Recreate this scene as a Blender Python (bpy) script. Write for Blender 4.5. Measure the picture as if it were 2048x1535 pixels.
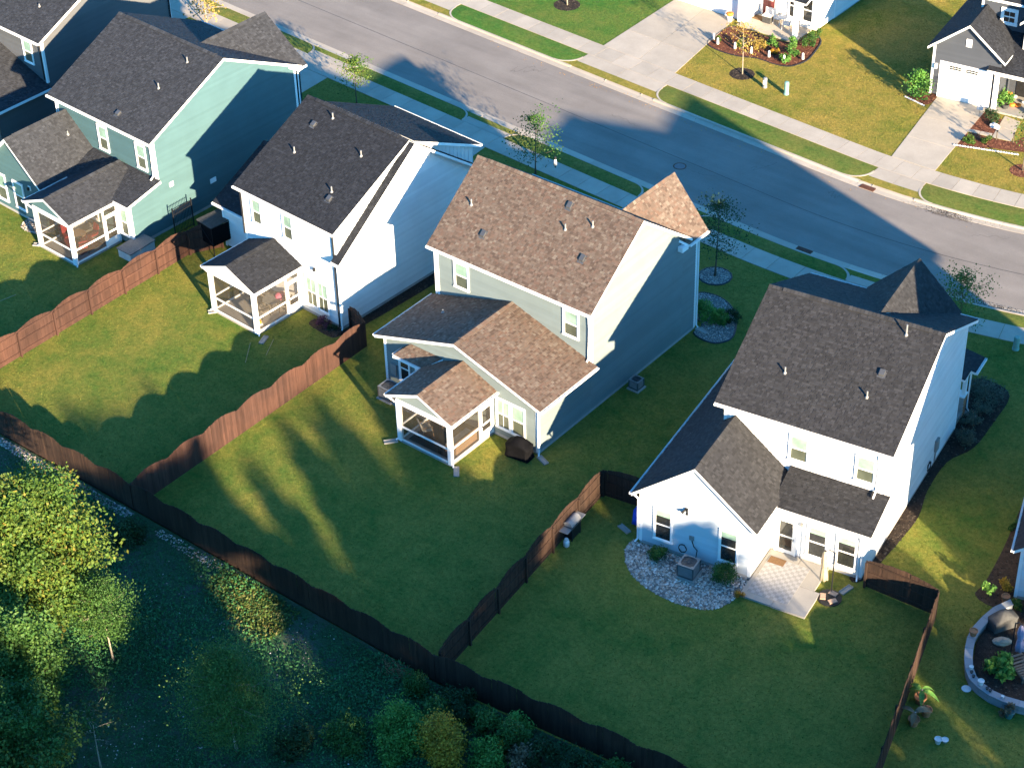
import bpy, math, random
from mathutils import Vector, Matrix

for _o in list(bpy.data.objects):
    bpy.data.objects.remove(_o, do_unlink=True)
SC = bpy.context.scene
COL = SC.collection
RND = random.Random(7)
R = math.radians

# ------------------------------------------------------------------ camera
cam_d = bpy.data.cameras.new('camera')
cam = bpy.data.objects.new('camera', cam_d)
COL.objects.link(cam)
CAM_YAW, CAM_PITCH, CAM_ROLL = -0.693753, -0.642090, -0.029510
_d = Vector((math.sin(CAM_YAW)*math.cos(CAM_PITCH), math.cos(CAM_YAW)*math.cos(CAM_PITCH), math.sin(CAM_PITCH)))
_r = _d.cross(Vector((0, 0, 1))).normalized()
_u = _r.cross(_d)
_r2 = math.cos(CAM_ROLL)*_r + math.sin(CAM_ROLL)*_u
_u2 = -math.sin(CAM_ROLL)*_r + math.cos(CAM_ROLL)*_u
_m = Matrix((( _r2.x, _u2.x, -_d.x, 61.9908), (_r2.y, _u2.y, -_d.y, -64.1297), (_r2.z, _u2.z, -_d.z, 66.1335), (0, 0, 0, 1)))
cam.matrix_world = _m
cam_d.sensor_width = 36.0
cam_d.lens = 36.0*4139.67/2048.0
cam_d.clip_start = 1.0
cam_d.clip_end = 3000.0
SC.camera = cam

# ------------------------------------------------------------------ light
SUN_AZ = -23.8            # degrees from +x towards +y, direction to the sun
SUN_EL = 14.6
W = bpy.data.worlds.new('World'); SC.world = W; W.use_nodes = True
nt = W.node_tree
sky = nt.nodes.new('ShaderNodeTexSky'); sky.sky_type = 'NISHITA'; sky.sun_disc = False
sky.sun_elevation = R(SUN_EL); sky.sun_rotation = R(90.0 - SUN_AZ)
sky.air_density = 1.0; sky.dust_density = 0.3; sky.ozone_density = 4.5
bg = nt.nodes['Background']; bg.inputs['Strength'].default_value = 0.078
# the whole sky a shade deeper blue, as the photograph's shadows show it
tint = nt.nodes.new('ShaderNodeMix'); tint.data_type = 'RGBA'; tint.blend_type = 'MULTIPLY'; tint.inputs[0].default_value = 1.0
tint.inputs[7].default_value = (0.45, 1.14, 1.42, 1.0)
nt.links.new(sky.outputs['Color'], tint.inputs[6]); nt.links.new(tint.outputs[2], bg.inputs['Color'])
sd = bpy.data.lights.new('sun', 'SUN'); sd.energy = 5.0; sd.angle = R(0.7); sd.color = (1.0, 0.80, 0.55)
so = bpy.data.objects.new('sun', sd); COL.objects.link(so)
_s = Vector((math.cos(R(SUN_EL))*math.cos(R(SUN_AZ)), math.cos(R(SUN_EL))*math.sin(R(SUN_AZ)), math.sin(R(SUN_EL))))
so.rotation_euler = _s.to_track_quat('Z', 'Y').to_euler(); so.location = _s*200
vs = SC.view_settings
vs.view_transform = 'Standard'; vs.look = 'None'; vs.gamma = 1.0; vs.use_curve_mapping = False
vs.exposure = 2.3
SC.render.engine = 'CYCLES'

# ------------------------------------------------------------------ helpers
def link(o, parent=None):
    COL.objects.link(o)
    if parent is not None:
        o.parent = parent
    return o

def tag(o, label=None, cat=None, group=None, kind=None):
    if label: o['label'] = label
    if cat: o['category'] = cat
    if group: o['group'] = group
    if kind: o['kind'] = kind
    return o

def empty(name, loc=(0, 0, 0), rz=0.0, label=None, cat=None, group=None):
    o = bpy.data.objects.new(name, None); o.empty_display_size = 0.2
    o.location = loc; o.rotation_euler = (0, 0, R(rz)); link(o)
    return tag(o, label, cat, group)

class MB:
    """collects faces; build() links them as one mesh object"""
    def __init__(s): s.v = []; s.f = []; s.a = []
    def face(s, pts, a=0.5):
        n = len(s.v); s.v.extend([tuple(p) for p in pts]); s.f.append(tuple(range(n, n+len(pts)))); s.a.append(a)
    def box(s, x0, x1, y0, y1, z0, z1, fr=None, a=0.5):
        c = [(x, y, z) for z in (z0, z1) for y in (y0, y1) for x in (x0, x1)]
        if fr: c = [fr(*q) for q in c]
        n = len(s.v); s.v.extend([tuple(q) for q in c])
        for f in ((0, 2, 3, 1), (4, 5, 7, 6), (0, 1, 5, 4), (2, 6, 7, 3), (0, 4, 6, 2), (1, 3, 7, 5)):
            s.f.append(tuple(n+i for i in f)); s.a.append(a)
        return s
    def prism(s, poly, z0, z1, a=0.5):
        n = len(poly); b = len(s.v)
        s.v.extend([(p[0], p[1], z0) for p in poly]); s.v.extend([(p[0], p[1], z1) for p in poly])
        s.f.append(tuple(b+n+i for i in range(n))); s.f.append(tuple(b+n-1-i for i in range(n)))
        s.a += [a, a]
        for i in range(n):
            j = (i+1) % n; s.f.append((b+i, b+j, b+n+j, b+n+i)); s.a.append(a)
        return s
    def slab(s, poly3, t, a=0.5):
        """planar 3-D polygon (counter-clockwise from above) thickened downwards by t"""
        n = len(poly3); b = len(s.v)
        s.v.extend([tuple(p) for p in poly3]); s.v.extend([(p[0], p[1], p[2]-t) for p in poly3])
        s.f.append(tuple(b+i for i in range(n))); s.f.append(tuple(b+2*n-1-i for i in range(n))); s.a += [a, a]
        for i in range(n):
            j = (i+1) % n; s.f.append((b+n+i, b+n+j, b+j, b+i)); s.a.append(a)
        return s
    def tube(s, pts, rad, k=6, a=0.5, cap=True):
        pts = [Vector(p) for p in pts]
        if not isinstance(rad, (list, tuple)): rad = [rad]*len(pts)
        b = len(s.v); up = Vector((0, 0, 1))
        for i, p in enumerate(pts):
            t = (pts[min(i+1, len(pts)-1)]-pts[max(i-1, 0)]).normalized()
            x = t.cross(up)
            if x.length < 0.05: x = t.cross(Vector((0, 1, 0)))
            x.normalize(); y = t.cross(x)
            for j in range(k):
                an = 2*math.pi*(j+0.5)/k
                s.v.append(tuple(p+rad[i]*(math.cos(an)*x+math.sin(an)*y)))
        for i in range(len(pts)-1):
            for j in range(k):
                q = (j+1) % k
                s.f.append((b+i*k+j, b+i*k+q, b+(i+1)*k+q, b+(i+1)*k+j)); s.a.append(a)
        if cap:
            s.f.append(tuple(b+j for j in range(k))[::-1]); s.f.append(tuple(b+(len(pts)-1)*k+j for j in range(k))); s.a += [a, a]
        return s
    def lathe(s, prof, c=(0, 0, 0), k=16, a=0.5):
        """profile of (radius, z) turned about a vertical axis"""
        b = len(s.v)
        for r_, z in prof:
            for j in range(k):
                an = 2*math.pi*j/k; s.v.append((c[0]+r_*math.cos(an), c[1]+r_*math.sin(an), c[2]+z))
        for i in range(len(prof)-1):
            for j in range(k):
                q = (j+1) % k; s.f.append((b+i*k+j, b+i*k+q, b+(i+1)*k+q, b+(i+1)*k+j)); s.a.append(a)
        s.f.append(tuple(b+j for j in range(k))[::-1]); s.f.append(tuple(b+(len(prof)-1)*k+j for j in range(k))); s.a += [a, a]
        return s
    def mesh(s, name, mat, smooth=False):
        m = bpy.data.meshes.new(name); m.from_pydata(s.v, [], s.f)
        at = m.attributes.new('rnd', 'FLOAT', 'FACE'); at.data.foreach_set('value', s.a)
        if mat: m.materials.append(mat)
        if smooth: m.polygons.foreach_set('use_smooth', [True]*len(m.polygons))
        m.update(); return m
    def build(s, name, mat, parent=None, smooth=False, label=None, cat=None, group=None, kind=None, loc=None, rz=None):
        o = bpy.data.objects.new(name, s.mesh(name, mat, smooth)); link(o, parent)
        if loc: o.location = loc
        if rz is not None: o.rotation_euler = (0, 0, R(rz))
        return tag(o, label, cat, group, kind)

def icoish(mb, c, rx, ry, rz, rough=0.15, seed=0, seg=8, rings=5, a=0.5):
    rr = random.Random(seed); b = len(mb.v)
    mb.v.append((c[0], c[1], c[2]+rz))
    for i in range(1, rings):
        th = math.pi*i/rings
        for j in range(seg):
            ph = 2*math.pi*(j+0.5*(i % 2))/seg; q = 1+rr.uniform(-rough, rough)
            mb.v.append((c[0]+rx*q*math.sin(th)*math.cos(ph), c[1]+ry*q*math.sin(th)*math.sin(ph), c[2]+rz*q*math.cos(th)))
    mb.v.append((c[0], c[1], c[2]-rz)); last = len(mb.v)-1
    for j in range(seg):
        mb.f.append((b, b+1+j, b+1+(j+1) % seg)); mb.a.append(a)
    for i in range(rings-2):
        for j in range(seg):
            p0 = b+1+i*seg+j; p1 = b+1+i*seg+(j+1) % seg
            mb.f.append((p0, p0+seg, p1+seg, p1)); mb.a.append(a)
    o = b+1+(rings-2)*seg
    for j in range(seg):
        mb.f.append((o+j, last, o+(j+1) % seg)); mb.a.append(a)

# ------------------------------------------------------------------ materials
def mat_base(name, rough=0.7, spec=0.3):
    m = bpy.data.materials.new(name); m.use_nodes = True
    b = m.node_tree.nodes['Principled BSDF']; b.inputs['Roughness'].default_value = rough
    b.inputs['Specular IOR Level'].default_value = spec
    return m, m.node_tree, b

def nd(t, kind, **kw):
    n = t.nodes.new(kind)
    for k, v in kw.items():
        if k in n.inputs: n.inputs[k].default_value = v
        else: setattr(n, k, v)
    return n

def ramp(t, fac, stops):
    r_ = t.nodes.new('ShaderNodeValToRGB'); e = r_.color_ramp.elements
    while len(e) < len(stops): e.new(0.5)
    for el, (p, c) in zip(e, stops): el.position = p; el.color = (*c, 1)
    t.links.new(fac, r_.inputs['Fac']); return r_.outputs['Color']

def coords(t, obj=True):
    g = t.nodes.new('ShaderNodeTexCoord') if obj else t.nodes.new('ShaderNodeNewGeometry')
    return g.outputs['Object'] if obj else g.outputs['Position']

def noise(t, vec, scale, detail=4, rough=0.6, dist=0.0):
    n = nd(t, 'ShaderNodeTexNoise'); n.inputs['Scale'].default_value = scale
    n.inputs['Detail'].default_value = detail; n.inputs['Roughness'].default_value = rough; n.inputs['Distortion'].default_value = dist
    t.links.new(vec, n.inputs['Vector']); return n.outputs['Fac']

def mix(t, fac, a, b, mode='MIX'):
    n = t.nodes.new('ShaderNodeMix'); n.data_type = 'RGBA'; n.blend_type = mode
    for s_, v in ((0, fac), (6, a), (7, b)):
        if isinstance(v, (int, float)): n.inputs[s_].default_value = v
        elif isinstance(v, tuple): n.inputs[s_].default_value = (*v, 1)
        else: t.links.new(v, n.inputs[s_])
    return n.outputs[2]

def bump(t, b, h, strength=0.3, dist=0.02):
    n = nd(t, 'ShaderNodeBump'); n.inputs['Strength'].default_value = strength; n.inputs['Distance'].default_value = dist
    t.links.new(h, n.inputs['Height']); t.links.new(n.outputs['Normal'], b.inputs['Normal'])

def mp(t, fac, a, b, c, d):
    n = t.nodes.new('ShaderNodeMapRange'); t.links.new(fac, n.inputs['Value'])
    for k, v in zip(('From Min', 'From Max', 'To Min', 'To Max'), (a, b, c, d)): n.inputs[k].default_value = v
    return n.outputs['Result']

M = {}
def plain(name, col, rough=0.6, var=0.12, scale=6.0, spec=0.3, metal=0.0, bmp=0.0):
    """a colour with uneven wear"""
    m, t, b = mat_base(name, rough, spec)
    f = noise(t, coords(t), scale, 5, 0.65)
    c0 = tuple(x*(1-var) for x in col); c1 = tuple(min(1, x*(1+var)) for x in col)
    t.links.new(ramp(t, f, [(0.3, c0), (0.7, c1)]), b.inputs['Base Color'])
    b.inputs['Metallic'].default_value = metal
    if bmp: bump(t, b, noise(t, coords(t), scale*6, 4), bmp, 0.01)
    M[name] = m; return m

def attr(t):
    a = t.nodes.new('ShaderNodeAttribute'); a.attribute_name = 'rnd'; return a.outputs['Fac']

def perpiece(name, stops, rough=0.85, gran=60.0, bmp=0.25, patch=(0.97, 1.03), spec=0.2):
    """colour picked per piece (face attribute), with grain and large soft patches"""
    m, t, b = mat_base(name, rough, spec)
    c = ramp(t, attr(t), stops)
    p = coords(t, False)
    g = noise(t, p, gran, 3, 0.7)
    c = mix(t, 1.0, c, ramp(t, g, [(0.3, (0.80,)*3), (0.7, (1.16,)*3)]), 'MULTIPLY')
    w = noise(t, p, 0.45, 4, 0.6)
    c = mix(t, 1.0, c, ramp(t, w, [(0.3, (patch[0],)*3), (0.7, (patch[1],)*3)]), 'MULTIPLY')
    t.links.new(c, b.inputs['Base Color'])
    if bmp: bump(t, b, g, bmp, 0.01)
    M[name] = m; return m

def siding_mat(name, col):
    m, t, b = mat_base(name, 0.55, 0.3)
    p = coords(t)
    f = noise(t, p, 0.8, 4, 0.6)
    a = attr(t)
    c = ramp(t, f, [(0.3, tuple(x*0.93 for x in col)), (0.7, tuple(min(1, x*1.04) for x in col))])
    c = mix(t, 1.0, c, ramp(t, a, [(0.0, (0.93,)*3), (1.0, (1.045,)*3)]), 'MULTIPLY')
    t.links.new(c, b.inputs['Base Color'])
    M[name] = m; return m

siding_mat('siding_teal', (0.062, 0.120, 0.128))
siding_mat('siding_white', (0.66, 0.67, 0.66))
siding_mat('siding_sage', (0.160, 0.195, 0.192))
siding_mat('siding_slate', (0.058, 0.064, 0.076))
siding_mat('siding_ash', (0.095, 0.097, 0.10))
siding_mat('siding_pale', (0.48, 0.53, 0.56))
perpiece('shingle_tan', [(0.0, (0.078, 0.054, 0.041)), (0.25, (0.108, 0.076, 0.057)), (0.5, (0.130, 0.099, 0.076)), (0.75, (0.124, 0.077, 0.056)), (1.0, (0.168, 0.136, 0.106))])
perpiece('shingle_char', [(0.00, (0.0158, 0.0168, 0.0196)), (0.30, (0.0198, 0.0211, 0.0246)), (0.60, (0.0229, 0.0245, 0.0286)), (0.85, (0.0261, 0.0278, 0.0325)), (1.00, (0.0319, 0.0341, 0.0398))])
perpiece('shingle_grey', [(0.00, (0.0259, 0.0269, 0.0297)), (0.30, (0.0326, 0.0339, 0.0374)), (0.60, (0.0377, 0.0393, 0.0434)), (0.85, (0.0429, 0.0447, 0.0493)), (1.00, (0.0525, 0.0547, 0.0604))])
perpiece('shingle_brown', [(0.00, (0.0224, 0.0221, 0.0227)), (0.30, (0.0282, 0.0277, 0.0286)), (0.60, (0.0326, 0.0321, 0.0331)), (0.85, (0.0371, 0.0365, 0.0377)), (1.00, (0.0454, 0.0447, 0.0461))])
plain('trim_white', (0.78, 0.78, 0.76), 0.45, 0.04, 2.0)
plain('trim_dark', (0.02, 0.02, 0.022), 0.5, 0.2)
plain('foundation', (0.32, 0.31, 0.29), 0.9, 0.15, 3.0)
plain('metal_grey', (0.11, 0.11, 0.11), 0.45, 0.15, 4.0, 0.5, 0.5)
plain('metal_light', (0.25, 0.245, 0.235), 0.5, 0.12, 4.0, 0.5, 0.2)
plain('black_metal', (0.012, 0.012, 0.014), 0.45, 0.2)
plain('plastic_black', (0.015, 0.015, 0.016), 0.55, 0.3)
plain('plastic_blue', (0.02, 0.06, 0.42), 0.45, 0.2)
plain('plastic_brown', (0.09, 0.05, 0.03), 0.5, 0.2)
plain('cover_black', (0.004, 0.004, 0.0048), 0.8, 0.35, 5.0, 0.08, 0.0, 0.3)
plain('cover_grey', (0.055, 0.055, 0.053), 0.7, 0.3, 5.0, 0.2, 0.0, 0.3)
plain('terracotta', (0.34, 0.15, 0.07), 0.8, 0.25, 9.0)
plain('glaze_white', (0.62, 0.60, 0.57), 0.35, 0.1)
plain('glaze_teal', (0.05, 0.15, 0.15), 0.4, 0.2)
plain('pumpkin', (0.75, 0.20, 0.03), 0.5, 0.2, 6.0)
plain('cushion', (0.36, 0.33, 0.28), 0.9, 0.15)
plain('wicker', (0.20, 0.13, 0.08), 0.85, 0.3, 30.0)
plain('red_fabric', (0.16, 0.014, 0.014), 0.8, 0.2)
plain('pink_fabric', (0.65, 0.16, 0.25), 0.8, 0.3)
plain('yellow_plastic', (0.75, 0.45, 0.04), 0.5, 0.2)
plain('canvas_tan', (0.34, 0.27, 0.18), 0.9, 0.15, 6.0)
plain('canvas_lilac', (0.20, 0.20, 0.30), 0.9, 0.15, 6.0)
plain('mat_coir', (0.15, 0.085, 0.04), 0.95, 0.25, 20.0)
plain('pedestal_green', (0.16, 0.30, 0.26), 0.5, 0.15)
plain('soil', (0.03, 0.02, 0.015), 0.95, 0.4, 12.0)
plain('boulder', (0.30, 0.25, 0.19), 0.9, 0.3, 4.0, 0.2, 0.0, 0.5)
plain('paver', (0.42, 0.28, 0.19), 0.9, 0.2, 8.0)
plain('door_red', (0.13, 0.025, 0.025), 0.45, 0.15)
plain('trunk', (0.11, 0.085, 0.065), 0.95, 0.3, 8.0, 0.2, 0.0, 0.6)
plain('trunk_pale', (0.30, 0.25, 0.19), 0.95, 0.3, 8.0, 0.2, 0.0, 0.6)
plain('rust_iron', (0.13, 0.055, 0.03), 0.8, 0.35, 12.0, 0.3, 0.3)
plain('asphalt_crack', (0.10, 0.09, 0.08), 0.9, 0.3)
plain('rug_red', (0.16, 0.03, 0.03), 0.95, 0.4, 12.0)
plain('rug_grey', (0.16, 0.15, 0.14), 0.95, 0.3, 12.0)

def deck_tile(name, c0, c1):
    perpiece(name, [(0.0, c0), (1.0, c1)], 0.85, 25.0, 0.1, (0.92, 1.06))
deck_tile('rug_check', (0.25, 0.24, 0.23), (0.33, 0.32, 0.305))

def wood_mat(name, dark, light):
    m, t, b = mat_base(name, 0.85, 0.2)
    oi = t.nodes.new('ShaderNodeObjectInfo')
    p = coords(t, False)
    mpn = t.nodes.new('ShaderNodeMapping'); mpn.inputs['Scale'].default_value = (9, 9, 0.7); t.links.new(p, mpn.inputs['Vector'])
    g = noise(t, mpn.outputs['Vector'], 2.0, 5, 0.7)
    c = ramp(t, g, [(0.28, dark), (0.72, light)])
    c = mix(t, 1.0, c, ramp(t, oi.outputs['Random'], [(0.0, (0.74,)*3), (1.0, (1.2,)*3)]), 'MULTIPLY')
    w = noise(t, p, 0.5, 3)
    c = mix(t, 1.0, c, ramp(t, w, [(0.35, (0.75, 0.78, 0.82)), (0.65, (1.1, 1.05, 1.0))]), 'MULTIPLY')
    t.links.new(c, b.inputs['Base Color']); bump(t, b, g, 0.3, 0.01)
    M[name] = m
wood_mat('fence_red', (0.046, 0.022, 0.0155), (0.080, 0.040, 0.029))
wood_mat('fence_brown', (0.030, 0.017, 0.012), (0.056, 0.033, 0.022))
wood_mat('wood_grey', (0.10, 0.085, 0.07), (0.18, 0.155, 0.13))

def glass_mat(name, col, rough=0.08, spec=0.5):
    m, t, b = mat_base(name, rough, spec)
    f = noise(t, coords(t), 1.2, 2)
    t.links.new(ramp(t, f, [(0.35, tuple(x*0.75 for x in col)), (0.65, tuple(x*1.15 for x in col))]), b.inputs['Base Color'])
    M[name] = m
glass_mat('pane_blind', (0.25, 0.37, 0.29), 0.25)
glass_mat('pane_screen', (0.075, 0.085, 0.060), 0.4)
glass_mat('pane_dark', (0.022, 0.024, 0.024), 0.06, 0.8)

def screen_mat():
    m, t, b = mat_base('screen', 0.8, 0.1)
    b.inputs['Base Color'].default_value = (0.07, 0.062, 0.05, 1)
    f = noise(t, coords(t), 1.5, 2)
    out = t.nodes['Material Output']; tr = t.nodes.new('ShaderNodeBsdfTransparent'); tr.inputs['Color'].default_value = (0.95, 0.93, 0.90, 1)
    mx = t.nodes.new('ShaderNodeMixShader'); t.links.new(mp(t, f, 0.3, 0.7, 0.30, 0.40), mx.inputs['Fac'])
    t.links.new(tr.outputs[0], mx.inputs[1]); t.links.new(b.outputs[0], mx.inputs[2]); t.links.new(mx.outputs[0], out.inputs['Surface'])
    M['screen'] = m
screen_mat()

def lawn_mat(name, green, dry, bias=0.0, bare=(0.16, 0.11, 0.06)):
    m, t, b = mat_base(name, 0.95, 0.1)
    p = coords(t, False)
    big = noise(t, p, 0.16, 5, 0.65, 0.6)
    mid = noise(t, p, 1.1, 5, 0.7, 0.4)
    fine = noise(t, p, 14.0, 4, 0.75)
    mp2 = t.nodes.new('ShaderNodeMapping'); mp2.inputs['Scale'].default_value = (22, 60, 1); mp2.inputs['Rotation'].default_value = (0, 0, 0.5); t.links.new(p, mp2.inputs['Vector'])
    blades = noise(t, mp2.outputs['Vector'], 1.0, 3, 0.7)
    a = t.nodes.new('ShaderNodeMath'); a.operation = 'MULTIPLY_ADD'; a.inputs[1].default_value = 0.55
    t.links.new(big, a.inputs[0]); t.links.new(mp(t, mid, 0, 1, bias, 0.45+bias), a.inputs[2])
    c = ramp(t, a.outputs[0], [(0.36, green), (0.50, tuple(0.5*(x+y) for x, y in zip(green, dry))), (0.64, dry)])
    sp = noise(t, p, 3.3, 5, 0.8)
    c = mix(t, mp(t, sp, 0.68, 0.78, 0.0, 0.55), c, bare)
    c = mix(t, 1.0, c, ramp(t, fine, [(0.25, (0.68,)*3), (0.75, (1.28,)*3)]), 'MULTIPLY')
    cl = noise(t, p, 5.0, 3, 0.7)
    c = mix(t, 1.0, c, ramp(t, cl, [(0.30, (0.70, 0.75, 0.7)), (0.70, (1.28, 1.22, 1.25))]), 'MULTIPLY')
    c = mix(t, 1.0, c, ramp(t, blades, [(0.25, (0.72,)*3), (0.75, (1.25,)*3)]), 'MULTIPLY')
    t.links.new(c, b.inputs['Base Color'])
    h = mix(t, 0.5, fine, blades); bump(t, b, h, 0.9, 0.05)
    M[name] = m
lawn_mat('lawn_back', (0.052, 0.118, 0.019), (0.200, 0.178, 0.036), 0.02)
lawn_mat('lawn_front', (0.085, 0.130, 0.016), (0.280, 0.205, 0.045), 0.04)
lawn_mat('lawn_verge', (0.066, 0.125, 0.021), (0.175, 0.155, 0.037), -0.02)
lawn_mat('lawn_side', (0.06, 0.085, 0.024), (0.145, 0.11, 0.04), 0.05)
lawn_mat('lawn_lush', (0.048, 0.130, 0.019), (0.14, 0.155, 0.033), -0.05)

def ground_mat(name, stops, s1=0.5, s2=9.0, bmp=0.8, rough=0.95):
    m, t, b = mat_base(name, rough, 0.1)
    p = coords(t, False)
    a = noise(t, p, s1, 6, 0.7, 0.5); f = noise(t, p, s2, 5, 0.75)
    c = ramp(t, a, stops)
    c = mix(t, 1.0, c, ramp(t, f, [(0.25, (0.45,)*3), (0.75, (1.5,)*3)]), 'MULTIPLY')
    t.links.new(c, b.inputs['Base Color']); bump(t, b, f, bmp, 0.04)
    M[name] = m
ground_mat('woods_floor', [(0.32, (0.026, 0.065, 0.028)), (0.5, (0.042, 0.080, 0.038)), (0.62, (0.070, 0.078, 0.060)), (0.75, (0.036, 0.100, 0.036))])
ground_mat('mulch_red', [(0.3, (0.075, 0.028, 0.018)), (0.7, (0.16, 0.062, 0.036))], 3.0, 18.0)
ground_mat('mulch_dark', [(0.3, (0.018, 0.014, 0.012)), (0.7, (0.05, 0.037, 0.028))], 3.0, 18.0)
ground_mat('mulch_brown', [(0.3, (0.04, 0.026, 0.018)), (0.7, (0.10, 0.062, 0.04))], 3.0, 18.0)
ground_mat('gravel_bed', [(0.3, (0.10, 0.095, 0.09)), (0.7, (0.20, 0.19, 0.175))], 6.0, 20.0)
perpiece('stone_mix', [(0.0, (0.17, 0.14, 0.115)), (0.3, (0.36, 0.31, 0.26)), (0.6, (0.52, 0.47, 0.41)), (0.8, (0.34, 0.21, 0.13)), (1.0, (0.72, 0.67, 0.61))], 0.85, 30.0, 0.2, (0.95, 1.05))
perpiece('chip_red', [(0.0, (0.06, 0.022, 0.014)), (0.6, (0.16, 0.06, 0.035)), (1.0, (0.25, 0.12, 0.07))], 0.95, 30.0, 0.2)
perpiece('chip_dark', [(0.0, (0.012, 0.010, 0.009)), (0.7, (0.045, 0.034, 0.026)), (1.0, (0.10, 0.08, 0.06))], 0.95, 30.0, 0.2)

def asphalt():
    m, t, b = mat_base('asphalt', 0.85, 0.25)
    p = coords(t, False)
    mpn = t.nodes.new('ShaderNodeMapping'); mpn.inputs['Scale'].default_value = (0.10, 0.9, 1); mpn.inputs['Rotation'].default_value = (0, 0, 0.06); t.links.new(p, mpn.inputs['Vector'])
    lanes = noise(t, mpn.outputs['Vector'], 1.0, 5, 0.6)
    big = noise(t, p, 0.25, 5, 0.65); fine = noise(t, p, 45.0, 3, 0.8)
    c = ramp(t, lanes, [(0.3, (0.190, 0.163, 0.136)), (0.7, (0.240, 0.208, 0.174))])
    c = mix(t, 1.0, c, ramp(t, big, [(0.3, (0.86,)*3), (0.7, (1.10,)*3)]), 'MULTIPLY')
    c = mix(t, 1.0, c, ramp(t, fine, [(0.25, (0.75,)*3), (0.75, (1.22,)*3)]), 'MULTIPLY')
    sp = noise(t, p, 1.3, 6, 0.85)
    c = mix(t, mp(t, sp, 0.70, 0.80, 0, 0.6), c, (0.05, 0.047, 0.045))
    t.links.new(c, b.inputs['Base Color']); bump(t, b, fine, 0.3, 0.01)
    M['asphalt'] = m
asphalt()

def concrete(name, col):
    m, t, b = mat_base(name, 0.85, 0.2)
    oi = t.nodes.new('ShaderNodeObjectInfo'); p = coords(t, False)
    a = noise(t, p, 0.7, 5, 0.65); f = noise(t, p, 30.0, 4, 0.75); st = noise(t, p, 2.6, 6, 0.8)
    c = ramp(t, a, [(0.3, tuple(x*0.88 for x in col)), (0.7, tuple(x*1.08 for x in col))])
    c = mix(t, 1.0, c, ramp(t, oi.outputs['Random'], [(0, (0.90, 0.90, 0.89)), (1, (1.08, 1.07, 1.05))]), 'MULTIPLY')
    c = mix(t, 1.0, c, ramp(t, f, [(0.25, (0.86,)*3), (0.75, (1.10,)*3)]), 'MULTIPLY')
    c = mix(t, mp(t, st, 0.66, 0.80, 0, 0.5), c, tuple(x*0.6 for x in col))
    t.links.new(c, b.inputs['Base Color']); bump(t, b, f, 0.15, 0.005)
    M[name] = m
concrete('concrete', (0.40, 0.345, 0.275))
concrete('concrete_kerb', (0.42, 0.36, 0.285))
concrete('concrete_patio', (0.30, 0.28, 0.25))
concrete('cap_stone', (0.26, 0.275, 0.29))

def leaf_mat(name, stops, trans=0.25):
    m, t, b = mat_base(name, 0.6, 0.25)
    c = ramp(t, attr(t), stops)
    p = coords(t, False)
    c = mix(t, 1.0, c, ramp(t, noise(t, p, 1.1, 3), [(0.3, (0.72,)*3), (0.7, (1.25,)*3)]), 'MULTIPLY')
    t.links.new(c, b.inputs['Base Color'])
    out = t.nodes['Material Output']; tl = t.nodes.new('ShaderNodeBsdfTranslucent'); t.links.new(c, tl.inputs['Color'])
    mx = t.nodes.new('ShaderNodeMixShader'); mx.inputs['Fac'].default_value = trans
    t.links.new(b.outputs[0], mx.inputs[1]); t.links.new(tl.outputs[0], mx.inputs[2]); t.links.new(mx.outputs[0], out.inputs['Surface'])
    M[name] = m
leaf_mat('leaf_autumn', [(0, (0.034, 0.085, 0.016)), (0.5, (0.066, 0.130, 0.020)), (0.88, (0.125, 0.165, 0.024)), (1, (0.21, 0.155, 0.025))])
leaf_mat('leaf_green', [(0, (0.032, 0.085, 0.018)), (0.6, (0.055, 0.13, 0.025)), (1, (0.10, 0.17, 0.035))])
leaf_mat('leaf_dark', [(0, (0.018, 0.042, 0.016)), (0.6, (0.03, 0.065, 0.02)), (1, (0.05, 0.09, 0.028))])
leaf_mat('leaf_weed', [(0, (0.026, 0.10, 0.034)), (0.6, (0.048, 0.17, 0.052)), (1, (0.11, 0.23, 0.085))])
leaf_mat('leaf_bright', [(0, (0.06, 0.17, 0.030)), (0.6, (0.11, 0.25, 0.042)), (1, (0.19, 0.30, 0.06))])
leaf_mat('leaf_yellow', [(0, (0.22, 0.16, 0.03)), (0.5, (0.36, 0.25, 0.05)), (1, (0.45, 0.30, 0.09))])
leaf_mat('leaf_gold', [(0, (0.18, 0.13, 0.015)), (0.5, (0.48, 0.27, 0.025)), (1, (0.62, 0.36, 0.05))])
leaf_mat('leaf_tan', [(0, (0.10, 0.07, 0.04)), (1, (0.26, 0.19, 0.11))])
leaf_mat('leaf_plum', [(0, (0.07, 0.022, 0.04)), (0.7, (0.16, 0.055, 0.085)), (1, (0.27, 0.12, 0.15))])
leaf_mat('leaf_orange', [(0, (0.30, 0.12, 0.02)), (1, (0.65, 0.33, 0.03))])
leaf_mat('leaf_grey', [(0, (0.05, 0.075, 0.055)), (1, (0.11, 0.14, 0.10))])
leaf_mat('grass_blade', [(0, (0.045, 0.095, 0.018)), (0.6, (0.085, 0.125, 0.026)), (1, (0.17, 0.145, 0.045))], 0.15)
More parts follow.
